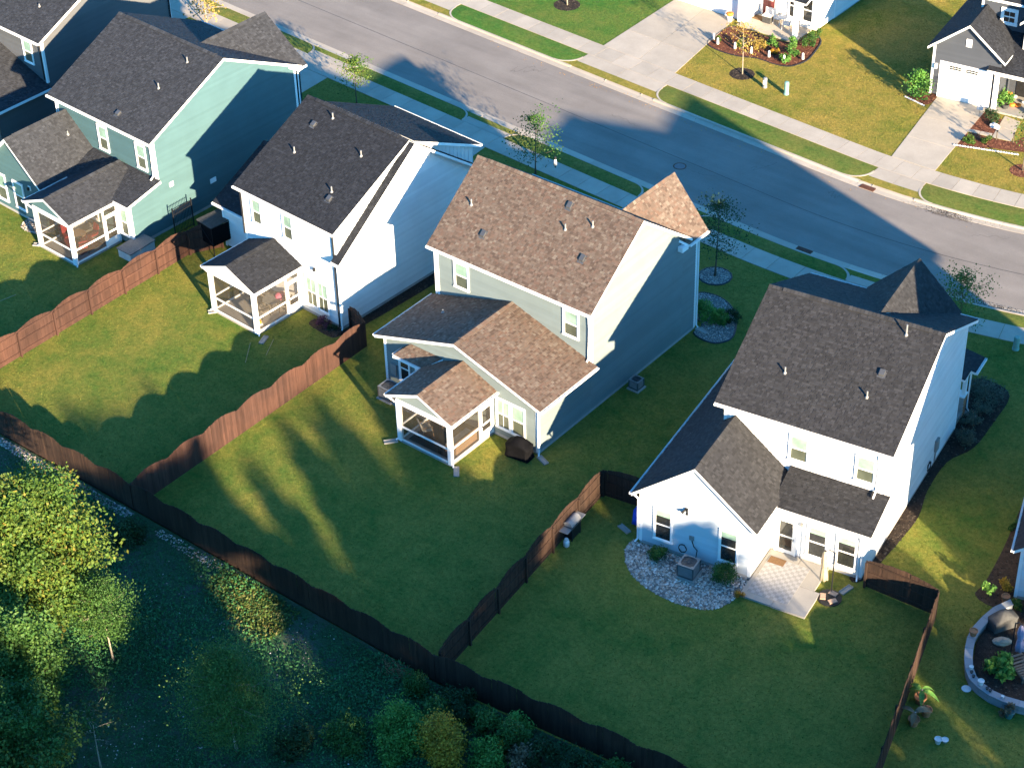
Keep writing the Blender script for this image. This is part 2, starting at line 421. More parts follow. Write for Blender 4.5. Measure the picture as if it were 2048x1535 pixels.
# ------------------------------------------------------------------ the setting
A0 = R(-3.2); P0 = Vector((7.0, 28.4)); RC = 50.0
T0 = Vector((math.cos(A0), math.sin(A0))); N0 = Vector((-T0.y, T0.x))
def SP(s, d):
    """point of the street: s metres along its centre line, d metres across it"""
    if s <= 0: p = P0+T0*s+N0*d
    else:
        a = s/RC; c = P0+N0*RC
        p = c+(T0*math.sin(a)-N0*math.cos(a))*(RC-d)
    return (p.x, p.y)
S0, S1 = -85.0, 62.0
def frange(a, b, n): return [a+(b-a)*i/n for i in range(n+1)]
def strip(s0, s1, d0, d1, step=1.5):
    n = max(1, int(abs(s1-s0)/step))
    a = [SP(s, d0) for s in frange(s0, s1, n)]; b = [SP(s, d1) for s in frange(s0, s1, n)]
    return a+b[::-1]
def sheet(name, poly, z, mat, kind='structure', parent=None):
    m = MB(); m.face([(x, y, z) for x, y in poly]); return m.build(name, M[mat], parent, kind=kind)
def ribbon(mb, s0, s1, d0, z0, d1, z1, step=1.5, a=0.5):
    n = max(1, int(abs(s1-s0)/step)); S = frange(s0, s1, n)
    for i in range(n):
        p = [SP(S[i], d0), SP(S[i+1], d0), SP(S[i+1], d1), SP(S[i], d1)]
        mb.face([(*p[0], z0), (*p[1], z0), (*p[2], z1), (*p[3], z1)], a)

sheet('ground', [(-900, -900), (900, -900), (900, 900), (-900, 900)], -0.40, 'lawn_side')
ROADZ = -0.10
mb = MB(); ribbon(mb, S0, S1, -4.4, ROADZ, 4.4, ROADZ, 1.5); mb.build('road', M['asphalt'], kind='structure')
_rd = bpy.data.objects['road']
mb = MB(); ribbon(mb, S0, S1, -0.33, ROADZ+0.004, -0.29, ROADZ+0.004); mb.build('paving_seam', M['trim_dark'], _rd)
mb = MB(); rq = random.Random(5)
for k in range(7):
    s = rq.uniform(-30, 12); d = rq.uniform(-3.2, 3.2); pts = []
    for i in range(14): pts.append(SP(s, d)); s += rq.uniform(0.05, 0.3)*(1 if k % 2 else 0.4); d += rq.gauss(0.03, 0.12)*(1 if k % 2 else 2)
    for p, q in zip(pts[:-1], pts[1:]):
        v = Vector((q[0]-p[0], q[1]-p[1])); n_ = Vector((-v.y, v.x)).normalized()*0.010
        mb.face([(p[0]-n_.x, p[1]-n_.y, ROADZ+0.004), (q[0]-n_.x, q[1]-n_.y, ROADZ+0.004), (q[0]+n_.x, q[1]+n_.y, ROADZ+0.004), (p[0]+n_.x, p[1]+n_.y, ROADZ+0.004)])
mb.build('cracks', M['asphalt_crack'], _rd)
# lawns are sheets of their own, one for each side of the street
def lawn_poly(d, far):
    S = frange(S0, S1, 60); e = [SP(s, d) for s in S]
    return (e+[(e[-1][0]+20, 95), (-95, 95)]) if far else ([(-95, -15.4), (58, -15.4)]+[(70, e[-1][1])]+e[::-1])
def big_sheet(name, poly, z, mat):
    m = MB(); m.face([(x, y, z) for x, y in poly]); return m.build(name, M[mat], kind='structure')
big_sheet('back_lawn', lawn_poly(-4.48, False), 0.0, 'lawn_back')
big_sheet('front_lawn', lawn_poly(4.48, True), 0.0, 'lawn_front')
big_sheet('lush_lawn', [SP(-60, 8.05), SP(-40, 8.05), SP(-21.15, 8.05), (-13.75, 46.15), (-13.75, 60), (-60, 60)], 0.004, 'lawn_lush')
big_sheet('woods_ground', [(-95, -15.6), (-95, -120), (110, -120), (110, -13.3), (36.6, -13.3), (29.6, -14.3), (16.7, -15.6)], 0.004, 'woods_floor')

# driveway aprons, given as spans along the street
NEAR_DRV = [(-52.5, -46.3), (-35.9, -32.3), (-21.6, -18.0), (-7.0, -2.9), (7.0, 11.2), (25.5, 30.5)]
FAR_DRV = [(-39.0, -32.9), (-21.1, -14.3), (2.55, 6.3), (24.0, 28.0)]
def spans(drv):
    out = []; a = S0
    for x, y in drv: out.append((a, x)); a = y
    out.append((a, S1)); return out
def kerb_run(root, side, drv):
    """gutter and kerb cast in lengths of about 3 m, each length a piece of its own; dropped at the aprons"""
    e = 3.88*side
    s = S0
    while s < S1:
        t = min(s+3.05, S1)
        low = any(s < b-0.4 and t > a+0.4 for a, b in drv)
        n = 3; S = frange(s+0.008, t-0.008, n)
        kz = 0.015
        prof = [(3.86, ROADZ-0.02), (3.86, ROADZ+0.012), (4.30, ROADZ+0.022), (4.36, kz), (4.50, kz), (4.50, -0.2)]
        mb = MB()
        for i in range(n):
            lo = any(a-0.05 <= 0.5*(S[i]+S[i+1]) <= b+0.05 for a, b in drv)
            pr = prof if not lo else [(3.86, ROADZ-0.02), (3.86, ROADZ+0.012), (4.22, ROADZ+0.03), (4.40, -0.03), (4.50, -0.018), (4.50, -0.2)]
            for (d0, z0), (d1, z1) in zip(pr[:-1], pr[1:]):
                p = [SP(S[i], side*d0), SP(S[i+1], side*d0), SP(S[i+1], side*d1), SP(S[i], side*d1)]
                mb.face([(*p[0], z0), (*p[1], z0), (*p[2], z1), (*p[3], z1)])
        for k in (0, n):
            mb.face([(*SP(S[k], side*d), z) for d, z in prof])
        mb.build('kerb_stone', M['concrete_kerb'], root); s = t
for side, drv in ((-1, NEAR_DRV), (1, FAR_DRV)):
    r_ = empty('kerb'); tag(r_, kind='structure'); kerb_run(r_, side, drv)

def slab_run(root, s0, s1, d0, d1, z, step=1.52, gap=0.012, mat='concrete', name='slab'):
    n = max(1, round((s1-s0)/step)); S = frange(s0, s1, n)
    for i in range(n):
        a, b = S[i]+gap, S[i+1]-gap; c = 0.5*(a+b)
        poly = [SP(a, d0), SP(c, d0), SP(b, d0), SP(b, d1), SP(c, d1), SP(a, d1)]
        if d1 < d0: poly = poly[::-1]
        zz = z+RND.uniform(-0.003, 0.003)
        MB().prism(poly, -0.12, zz).build(name, M[mat], root)
near_walk = empty('sidewalk'); tag(near_walk, kind='structure')
slab_run(near_walk, -58, 46, -5.66, -7.16, 0.028)
far_walk = empty('sidewalk'); tag(far_walk, kind='structure')
slab_run(far_walk, -60, 46, 6.44, 8.0, 0.028)

def apron(root, side, a, b):
    d0, d1 = (4.52, 6.42) if side > 0 else (4.52, 5.64)
    mid = 0.5*(a+b); fl = 0.55
    for x0, x1 in ((a, mid), (mid, b)):
        o0 = x0-fl*0 ; o1 = x1
        poly = [SP(x0+0.008, side*d0), SP(x1-0.008, side*d0), SP(x1-0.008, side*d1), SP(x0+0.008, side*d1)]
        if side < 0: poly = poly[::-1]
        m = MB(); n = len(poly)
        zt = [(-0.016 if (k in (0, 1)) == (side > 0) else 0.026) for k in range(4)]
        m.slab([(p[0], p[1], z) for p, z in zip(poly, zt)], 0.1); m.build('slab', M['concrete'], root)
drive_near = empty('driveway_aprons'); tag(drive_near, kind='structure')
drive_far = empty('driveway_aprons'); tag(drive_far, kind='structure')
for a, b in NEAR_DRV: apron(drive_near, -1, a, b)
for a, b in FAR_DRV: apron(drive_far, 1, a, b)

def verge(s0, s1, side, mat='lawn_verge'):
    """grass strip between kerb and walk, slightly crowned, with rounded ends"""
    dA, dB = (4.51, 5.645) if side < 0 else (4.51, 6.425)
    w = dB-dA; r_ = min(1.05, w)
    n = max(6, int((s1-s0)/0.4)); mb = MB(); rows = []
    for s in frange(s0, s1, n):
        e = min(s-s0, s1-s); inset = 0.0
        if e < r_: inset = r_-math.sqrt(max(0, r_*r_-(r_-e)**2))
        lo = dA+inset; hi = dB
        lo = min(lo, hi-0.05)
        rows.append([(*SP(s, side*(lo+(hi-lo)*k/4)), 0.004+0.05*math.sin(math.pi*k/4)*min(1, e+0.15)) for k in range(5)])
    for q0, q1 in zip(rows[:-1], rows[1:]):
        for k in range(4): mb.face([q0[k], q1[k], q1[k+1], q0[k+1]])
    mb.build('grass_verge', M[mat], kind='structure', smooth=True)
for a, b in spans(NEAR_DRV):
    if b > -60 and a < 30: verge(a+0.05, b-0.05, -1)
for a, b in spans(FAR_DRV):
    if b > -50 and a < 30: verge(a+0.05, b-0.05, 1, 'lawn_lush' if a < -20 else 'lawn_verge')
# the curved kerb returns that round off each verge end
def kerb_return(root, s_end, dirn, side):
    mb = MB(); r_ = 1.05 if side < 0 else 1.4
    dB = 5.645 if side < 0 else 6.425
    pts = []
    for k in range(9):
        a = math.pi/2*k/8
        pts.append((s_end-dirn*(r_-r_*math.sin(a)), 4.51+r_-r_*math.cos(a) if 4.51+r_-r_*math.cos(a) < dB else dB))
    for (a0, b0), (a1, b1) in zip(pts[:-1], pts[1:]):
        q = []
        for (s, d) in ((a0, b0), (a1, b1)):
            q.append((SP(s, side*d), SP(s+dirn*0.13, side*(d-0.05))))
        mb.slab([(*q[0][0], 0.022), (*q[1][0], 0.022), (*q[1][1], 0.018), (*q[0][1], 0.018)][::(1 if dirn*side > 0 else -1)], 0.09)
    mb.build('kerb_return', M['concrete_kerb'], root)
for a, b in NEAR_DRV:
    if -60 < a < 20: kerb_return(drive_near, a-0.05, 1, -1); kerb_return(drive_near, b+0.05, -1, -1)
for a, b in FAR_DRV:
    if -60 < a < 20: kerb_return(drive_far, a-0.05, 1, 1); kerb_return(drive_far, b+0.05, -1, 1)

def quad_slabs(name, c, nu, nv, z, mat='concrete', gap=0.012):
    """a driveway or walk cast in nu x nv slabs; c = four corners counter-clockwise"""
    root = empty(name); tag(root, kind='structure')
    def P(u, v):
        return tuple((1-u)*(1-v)*c[0][k]+u*(1-v)*c[1][k]+u*v*c[2][k]+(1-u)*v*c[3][k] for k in (0, 1))
    L = math.dist(c[0], c[1]); Hh = math.dist(c[1], c[2]); gu = gap/L; gv = gap/Hh
    for i in range(nu):
        for j in range(nv):
            a, b, e, f = i/nu+gu, (i+1)/nu-gu, j/nv+gv, (j+1)/nv-gv
            MB().prism([P(a, e), P(b, e), P(b, f), P(a, f)], -0.1, z+RND.uniform(-0.002, 0.002)).build('slab', M[mat], root)
    return root
quad_slabs('driveway', [SP(-21.1, 8.02), SP(-14.9, 8.02), (-8.6, 46.1), (-13.7, 46.2)], 2, 3, 0.024)
quad_slabs('driveway', [SP(2.5, 8.02), SP(6.1, 8.02), (11.4, 45.25), (8.05, 44.75)], 1, 3, 0.024)
quad_slabs('driveway', [(-28.8, 15.8), (-25.6, 15.6), SP(-32.4, -7.18), SP(-35.8, -7.18)], 1, 2, 0.022)
quad_slabs('driveway', [(-14.0, 14.4), (-10.9, 14.2), SP(-18.1, -7.18), SP(-21.5, -7.18)], 1, 2, 0.022)
quad_slabs('driveway', [(0.6, 13.0), (4.4, 13.0), SP(-3.0, -7.18), SP(-6.9, -7.18)], 1, 2, 0.022)
quad_slabs('driveway', [(17.2, 14.4), (20.9, 15.0), SP(11.1, -7.18), SP(7.1, -7.18)], 1, 2, 0.022)
quad_slabs('driveway', [(-46.0, 20.4), (-39.9, 20.2), SP(-46.4, -7.18), SP(-52.4, -7.18)], 1, 2, 0.022)

# ------------------------------------------------------------------ street ironwork
def grate(s, d, label):
    root = empty('storm_drain', (*SP(s, d), ROADZ+0.03), math.degrees(A0)+(math.degrees(s/RC) if s > 0 else 0), label, 'drain', 'storm drain grates')
    MB().box(-0.50, 0.50, -0.27, 0.27, -0.05, 0.006).build('frame', M['rust_iron'], root)
    MB().box(-0.45, 0.45, -0.22, 0.22, 0.0, 0.0085).build('shaft', M['plastic_black'], root)
    for i in range(11):
        x = -0.43+i*0.086
        MB().box(x-0.02, x+0.02, -0.225, 0.225, 0.0, 0.022).build('bar', M['rust_iron'], root)
    MB().box(-0.45, 0.45, -0.02, 0.02, 0.001, 0.024).build('bar', M['rust_iron'], root)
grate(3.25, 4.14, 'rusty storm drain grate in the gutter beside the grey garage driveway')
grate(3.77, -4.14, 'rusty storm drain grate in the gutter across from the other grate')
mh = empty('manhole_cover', (*SP(-7.36, -1.05), ROADZ), 0, 'round iron manhole cover set in the asphalt road', 'manhole')
MB().lathe([(0.42, -0.02), (0.42, 0.006), (0.36, 0.008), (0.36, 0.002)], k=28).build('ring', M['rust_iron'], mh)
MB().lathe([(0.345, -0.02), (0.345, 0.005), (0.0, 0.006)], k=28).build('lid', M['metal_grey'], mh)
# ------------------------------------------------------------------ house building kit
def frame(p0, p1):
    """wall frame: u along the wall, n outwards, z up"""
    ex = Vector((p1[0]-p0[0], p1[1]-p0[1], 0)).normalized(); n = ex.cross(Vector((0, 0, 1)))
    def fr(u, k, z): return (p0[0]+ex.x*u+n.x*k, p0[1]+ex.y*u+n.y*k, z)
    return fr

def xspan(poly, t):
    xs = []
    for (x0, y0), (x1, y1) in zip(poly, poly[1:]+poly[:1]):
        if (y0 <= t <= y1) or (y1 <= t <= y0):
            if abs(y1-y0) < 1e-9: xs += [x0, x1]
            else: xs.append(x0+(x1-x0)*(t-y0)/(y1-y0))
    return (min(xs), max(xs)) if xs else None

def siding(parent, p0, p1, poly, mat, ex=0.178, name='wall'):
    """lapped boards over a convex wall outline given in (u, z)"""
    fr = frame(p0, p1); mb = MB(); z0 = min(p[1] for p in poly); z1 = max(p[1] for p in poly)
    z = z0
    while z < z1-1e-4:
        t = min(z+ex, z1); A = xspan(poly, z+1e-5); B = xspan(poly, t-1e-5)
        if A and B:
            a = RND.random()
            mb.face([fr(A[0], 0.028, z), fr(A[1], 0.028, z), fr(B[1], 0.004, t), fr(B[0], 0.004, t)], a)
            mb.face([fr(A[0], 0.0, z), fr(A[1], 0.0, z), fr(A[1], 0.028, z), fr(A[0], 0.028, z)], a)
        z = t
    return mb.build(name, M[mat], parent)

def battens(parent, p0, p1, poly, mat):
    """board-and-batten wall"""
    fr = frame(p0, p1); mb = MB(); mb.face([fr(u, 0.004, z) for u, z in poly])
    u0 = min(p[0] for p in poly); u1 = max(p[0] for p in poly); sw = [(z, u) for u, z in poly]; u = u0+0.15
    while u < u1:
        s = xspan(sw, u)
        if s and s[1]-s[0] > 0.05: mb.box(u-0.02, u+0.02, 0.0, 0.026, s[0], s[1], fr)
        u += 0.3
    return mb.build('wall', M[mat], parent)

def base_course(parent, p0, p1, h=0.2):
    fr = frame(p0, p1); L = math.dist(p0[:2], p1[:2])
    MB().box(0, L, -0.10, 0.012, -0.1, h, fr).build('foundation', M['foundation'], parent)

def board(parent, p0, p1, u0, u1, z0, z1, n0=0.0, n1=0.04, name='trim', mat='trim_white'):
    return MB().box(u0, u1, n0, n1, z0, z1, frame(p0, p1)).build(name, M[mat], parent)

def corner_board(parent, x, y, sx, sy, z0, z1, mat='trim_white', w=0.12):
    """L-shaped corner trim; sx, sy point outwards"""
    mb = MB()
    a, b = sorted((x+sx*0.035, x-sx*w)); c, d = sorted((y+sy*0.035, y+sy*0.004)); mb.box(a, b, c, d, z0, z1)
    a, b = sorted((x+sx*0.035, x+sx*0.004)); c, d = sorted((y+sy*0.0035, y-sy*w)); mb.box(a, b, c, d, z0, z1)
    return mb.build('corner_trim', M[mat], parent)

def window(parent, p0, p1, u, z, w, h, blind=1.0, muntin=False, tall=False, trim='trim_white', case=0.085):
    """double-hung window: casing with two sashes"""
    fr = frame(p0, p1); c = case
    mb = MB()
    mb.box(u-c, u+w+c, 0.0, 0.082, z+h, z+h+c*1.2, fr); mb.box(u-c-0.02, u+w+c+0.02, 0.0, 0.105, z-c, z, fr)
    mb.box(u-c, u, 0.0, 0.080, z, z+h, fr); mb.box(u+w, u+w+c, 0.0, 0.080, z, z+h, fr)
    wn = mb.build('window', M[trim], parent)
    m = z+h*0.5
    def sash(z0, z1, n, pane):
        s = MB(); t = 0.045
        s.box(u, u+w, n-0.006, n+0.014, z0, z0+t, fr); s.box(u, u+w, n-0.006, n+0.014, z1-t, z1, fr)
        s.box(u, u+t, n-0.006, n+0.012, z0+t, z1-t, fr); s.box(u+w-t, u+w, n-0.006, n+0.012, z0+t, z1-t, fr)
        if muntin: s.box(u+w/2-0.012, u+w/2+0.012, n-0.004, n+0.008, z0+t, z1-t, fr)
        s.build('sash', M[trim], wn)
        g = MB(); g.face([fr(u+t, n, z0+t), fr(u+w-t, n, z0+t), fr(u+w-t, n, z1-t), fr(u+t, n, z1-t)])
        g.build('pane', M[pane], wn)
    sash(m, z+h, 0.048, 'pane_blind' if blind > 0 else 'pane_dark')
    sash(z, m, 0.038, 'pane_screen' if blind >= 0.5 else 'pane_dark')
    if 0 < blind < 0.9:
        k = m+0.045; g = MB(); q = k+(h*0.5-0.09)*(1-blind)
        g.box(u+0.05, u+w-0.05, 0.0485, 0.0505, k, q, fr); g.build('pane', M['pane_dark'], wn)
    return wn

def slope(parent, poly, mat, thick=0.17, exposure=0.130, deck='trim_white', tabs=True):
    """roof slope: deck (its edges are the painted fascia) with shingle tabs laid in courses; first edge = eave"""
    P = [Vector(p) for p in poly]; e = (P[1]-P[0]).normalized()
    nrm = e.cross(P[-1]-P[0]).normalized()
    if nrm.z < 0: nrm = -nrm
    up = nrm.cross(e)
    if up.z < 0: up = -up
    o = P[0]
    dk = MB().slab([p-Vector((0, 0, 0.004)) for p in P], thick).build('roof', M[deck], parent)
    q = [((p-o).dot(e), (p-o).dot(up)) for p in P]
    t1 = max(y for x, y in q); t0 = min(y for x, y in q)
    mb = MB(); t = t0-0.02; row = 0
    def W3(x, y, h): return o+e*x+up*y+nrm*h
    while t < t1-0.005:
        tb = min(t+exposure, t1); A = xspan(q, max(t, t0+1e-4)); B = xspan(q, tb-1e-4)
        if A and B:
            x = min(A[0], B[0])-RND.uniform(0, 0.25); end = max(A[1], B[1])
            while x < end:
                xn = x+RND.choice((0.09, 0.12, 0.15, 0.18, 0.21))
                lo = RND.random(); lift = 0.013 if RND.random() < 0.5 else 0.0
                a0, a1 = min(max(x, A[0]), A[1]), min(max(xn, A[0]), A[1]); b0, b1 = min(max(x, B[0]), B[1]), min(max(xn, B[0]), B[1])
                if a1-a0 > 0.004 or b1-b0 > 0.004:
                    h0 = 0.016+lift
                    p = [W3(a0, t, h0), W3(a1, t, h0), W3(b1, tb, 0.003+lift*0.6), W3(b0, tb, 0.003+lift*0.6)]
                    mb.face(p, lo); mb.face([W3(a0, t, 0.0), W3(a1, t, 0.0), p[1], p[0]], lo*0.5)
                x = xn
        t = tb; row += 1
    mb.face([p+nrm*0.0005 for p in P], 0.15)
    s = mb.build('shingles', M[mat], dk); s['kind'] = 'stuff'
    return dk

def ridge(parent, a, b, d1, d2, mat, vent=True, w=0.17):
    """cap pieces over a ridge; d1, d2 run down the two slopes"""
    a, b = Vector(a), Vector(b); L = (b-a).length; t = (b-a)/L
    d1, d2 = Vector(d1).normalized(), Vector(d2).normalized()
    h = 0.05 if vent else 0.028; mb = MB(); s = 0.0
    while s < L-0.01:
        e = min(s+0.2, L); v = RND.random(); k = 0.012
        p0, p1 = a+t*s+Vector((0, 0, h+k)), a+t*e+Vector((0, 0, h))
        q0, q1, r0, r1 = p0+d1*w, p1+d1*w, p0+d2*w, p1+d2*w
        dn = Vector((0, 0, -h+0.004))
        mb.face([p0, p1, q1, q0], v); mb.face([p1, p0, r0, r1], v)
        mb.face([q0, q1, q1+dn, q0+dn], 0.0); mb.face([r1, r0, r0+dn, r1+dn], 0.0)
        mb.face([q0, p0, r0, r0+Vector((0, 0, -k)), p0+Vector((0, 0, -k)), q0+Vector((0, 0, -k))], v*0.5)
        s = e
    mb.face([a+Vector((0, 0, h)), a+Vector((0, 0, h))+d1*w, a+d1*w, a, a+d2*w, a+Vector((0, 0, h))+d2*w], 0.2)
    mb.face([b+Vector((0, 0, h)), b+Vector((0, 0, h))+d2*w, b+d2*w, b, b+d1*w, b+Vector((0, 0, h))+d1*w], 0.2)
    return mb.build('ridge_vent' if vent else 'ridge_cap', M[mat], parent)

def gable_x(parent, x0, x1, yr, zr, yk, zk, yf, zf, mat, vent=True, thick=0.17):
    """gable roof with its ridge along x"""
    slope(parent, [(x0, yr, zr), (x1, yr, zr), (x1, yk, zk), (x0, yk, zk)], mat, thick)
    slope(parent, [(x1, yf, zf), (x0, yf, zf), (x0, yk, zk), (x1, yk, zk)], mat, thick)
    d1, d2 = (0, yr-yk, zr-zk), (0, yf-yk, zf-zk)
    ridge(parent, (x0, yk, zk), (x1, yk, zk), d1, d2, mat, False)
    if vent: ridge(parent, (x0+0.75, yk, zk+0.012), (x1-0.75, yk, zk+0.012), d1, d2, mat, True, 0.2)

def gable_y(parent, xl, xr, z_e, xk, zk, ya, yb, mat, vent=True, thick=0.17, yb_l=None, yb_r=None):
    """gable roof with its ridge along y, from ya (outer end) to yb"""
    bl = yb if yb_l is None else yb_l; br = yb if yb_r is None else yb_r
    s = 1 if yb > ya else -1
    def quad(xe, yq):
        pts = [(xe, ya, z_e), (xe, yq, z_e), (xk, yb, zk), (xk, ya, zk)]
        right = xe > xk
        return pts if right == (s > 0) else [pts[1], pts[0], pts[3], pts[2]]
    slope(parent, quad(xl, bl), mat, thick); slope(parent, quad(xr, br), mat, thick)
    d1, d2 = (xl-xk, 0, z_e-zk), (xr-xk, 0, z_e-zk)
    ridge(parent, (xk, ya, zk), (xk, yb, zk), d1, d2, mat, False)
    if vent:
        q = 0.6*s; ridge(parent, (xk, ya+q, zk+0.012), (xk, yb-q, zk+0.012), d1, d2, mat, True, 0.2)

def gutter(parent, a, b, out, w=0.115, h=0.11, mat='trim_white'):
    """open trough hung along an eave; out = outward direction"""
    a, b, o = Vector(a), Vector(b), Vector(out).normalized(); t = 0.012; up = Vector((0, 0, 1))
    mb = MB()
    def bar(n0, n1, z0, z1):
        c = [p+o*n+up*z for z in (z0, z1) for n in (n0, n1) for p in (a, b)]
        i = len(mb.v); mb.v.extend([tuple(q) for q in c])
        for f in ((0, 2, 3, 1), (4, 5, 7, 6), (0, 1, 5, 4), (2, 6, 7, 3), (0, 4, 6, 2), (1, 3, 7, 5)): mb.f.append(tuple(i+k for k in f)); mb.a.append(0.5)
    bar(0.004, 0.004+t, -h, 0.0); bar(0.004+t, w, -h, -h+t); bar(w, w+t, -h, 0.012)
    e = (b-a).normalized()
    for p in (a, b):
        c = [p+o*0.016+up*-h, p+o*w+up*-h, p+o*w, p+o*0.016]; mb.face(c)
    return mb.build('gutter', M[mat], parent)

def downspout(parent, pts, mat='trim_white', r_=0.052):
    return MB().tube(pts, r_, 4).build('downspout', M[mat], parent)

def pipe(parent, p, h=0.36):
    """plumbing stack with its boot, standing on a roof slope"""
    q = MB().tube([p, (p[0], p[1], p[2]+h)], 0.042, 8).build('vent_pipe', M['metal_light'], parent)
    MB().lathe([(0.095, -0.04), (0.085, 0.04), (0.045, 0.09)], p, 10).build('boot', M['metal_light'], q)

def roof_vent(parent, p, sl, down=-1):
    """low hooded vent; sl = rise over run of the slope"""
    x, y, z = p; a = 0.13; mb = MB()
    fr = lambda u, v, k: (x+u, y+v, z+v*sl*(-down)+k)
    mb.box(-a, a, -a, a, 0.02, 0.14, fr); mb.box(-a-0.07, a+0.07, -a-0.07, a+0.07, 0.012, 0.024, fr)
    mb.build('roof_vent', M['metal_grey'], parent)

def splash_block(loc, rz, label):
    m = MB(); m.box(-0.14, 0.14, 0, 0.72, 0, 0.045); m.box(-0.14, -0.11, 0, 0.72, 0.0455, 0.085); m.box(0.11, 0.14, 0, 0.72, 0.0455, 0.085); m.box(-0.1095, 0.1095, 0, 0.03, 0.0455, 0.085)
    return m.build('splash_block', M['concrete_patio'], label=label, cat='splash block', group='splash blocks under the downspouts', loc=(loc[0], loc[1], 0.003), rz=rz)

def porch(H, x0, x1, yf, yb, ze, zk, roofmat, wallmat, ov=0.33, ridge_yb=None, door_at='far', beam=0.26, xe0=None, xe1=None, front_ov=0.25, dark_trim=False):
    """screened porch with gable roof: slab, posts, beams, rails, screens, screen door on the right side"""
    tm = 'trim_white'
    mb = MB(); mb.prism([(x0-0.05, yf-0.05), (x1+0.05, yf-0.05), (x1+0.05, yb), (x0-0.05, yb)], -0.05, 0.12); mb.build('porch_slab', M['concrete_patio'], H)
    s = 0.11; zt = ze-0.10
    for x, y in ((x0, yf), (x1, yf)):
        MB().box(x-s, x+s, y-s, y+s, 0.12, zt-beam).build('post', M[tm], H)
    for x in (x0, x1):
        MB().box(x-s*0.6, x+s*0.6, yb-0.10, yb-0.01, 0.12, zt-beam).build('post', M[tm], H)
    def bay(p0, p1, u0, u1, z0, z1, rails):
        fr = frame(p0, p1); t = 0.04
        for z in rails: MB().box(u0, u1, -0.035, 0.035, z-0.045, z+0.045, fr).build('rail', M[tm], H)
        g = MB(); g.face([fr(u0, 0, z0), fr(u1, 0, z0), fr(u1, 0, z1), fr(u0, 0, z1)]); g.build('screen', M['screen'], H)
    zb = zt-beam; Wd = x1-x0; Dp = yb-yf
    # beams
    MB().box(x0-s, x1+s, yf-s+0.003, yf+s-0.003, zb, zt).build('beam', M[tm], H)
    for x in (x0, x1): MB().box(x-s+0.003, x+s-0.003, yf+s, yb-0.01, zb+0.002, zt-0.002).build('beam', M[tm], H)
    rails = (0.17, 1.02)
    bay((x0, yf), (x1, yf), s, Wd-s, 0.12, zb, rails)
    bay((x0, yb), (x0, yf), 0.1, Dp-s, 0.12, zb, rails)
    # right side: screened bay, then a door next to the wall
    dw = 0.98; u_d = Dp-dw-0.12
    bay((x1, yf), (x1, yb), s, u_d, 0.12, zb, rails)
    fr = frame((x1, yf), (x1, yb))
    MB().box(u_d, u_d+0.09, -0.06, 0.06, 0.12, zb, fr).build('post', M[tm], H)
    bay((x1, yf), (x1, yb), u_d+0.09, Dp-0.1, 2.16, zb, (2.16,))
    u0, u1 = u_d+0.1, Dp-0.11; m = MB()
    m.box(u0, u0+0.1, 0.0, 0.045, 0.14, 2.10, fr); m.box(u1-0.1, u1, 0.0, 0.045, 0.14, 2.10, fr)
    m.box(u0+0.1, u1-0.1, 0.0, 0.043, 1.98, 2.10, fr); m.box(u0+0.1, u1-0.1, 0.0, 0.043, 1.0, 1.1, fr); m.box(u0+0.1, u1-0.1, 0.004, 0.036, 0.14, 0.62, fr)
    d = m.build('screen_door', M[tm], H)
    g = MB(); g.face([fr(u0+0.1, 0.02, 0.62), fr(u1-0.1, 0.02, 0.62), fr(u1-0.1, 0.02, 1.98), fr(u0+0.1, 0.02, 1.98)]); g.build('screen', M['screen'], d)
    MB().box(u0+0.02, u0+0.06, 0.045, 0.09, 1.0, 1.16, fr).build('handle', M['black_metal'], d)
    # gable infill, ceiling and roof
    e0 = x0-ov if xe0 is None else xe0; e1 = x1+ov if xe1 is None else xe1; xk = 0.5*(e0+e1)
    k = (zk-ze)/(xk-e0)
    siding(H, (x0-s, yf-0.02), (x1+s, yf-0.02), [(0, zt), (Wd+2*s, zt), (Wd+2*s, ze+k*(e1-x1-s)-0.12), (xk-x0+s, zk-0.14), (0, ze+k*(x0-s-e0)-0.12)], wallmat, 0.15)
    gable_y(H, e0, e1, ze, xk, zk, yf-front_ov, yb if ridge_yb is None else ridge_yb, roofmat, True, 0.16)
    yq = yb if ridge_yb is None else ridge_yb
    gutter(H, (e1, yf-front_ov+0.02, ze-0.02), (e1, yq, ze-0.02), (1, 0, 0)); gutter(H, (e0, yf-front_ov+0.02, ze-0.02), (e0, yq, ze-0.02), (-1, 0, 0))
    for x, sx in ((x0, -1), (x1, 1)):
        downspout(H, [((e0 if sx < 0 else e1)+sx*0.06, yf-front_ov+0.12, ze-0.14), (x+sx*0.16, yf-0.02, ze-0.42), (x+sx*0.16, yf-0.02, 0.16), (x+sx*0.24, yf-0.12, 0.07)])
# ------------------------------------------------------------------ houses
def roofz(ye, ze, yk, zk):
    k = (zk-ze)/(yk-ye); return lambda y: ze+k*(y-ye)

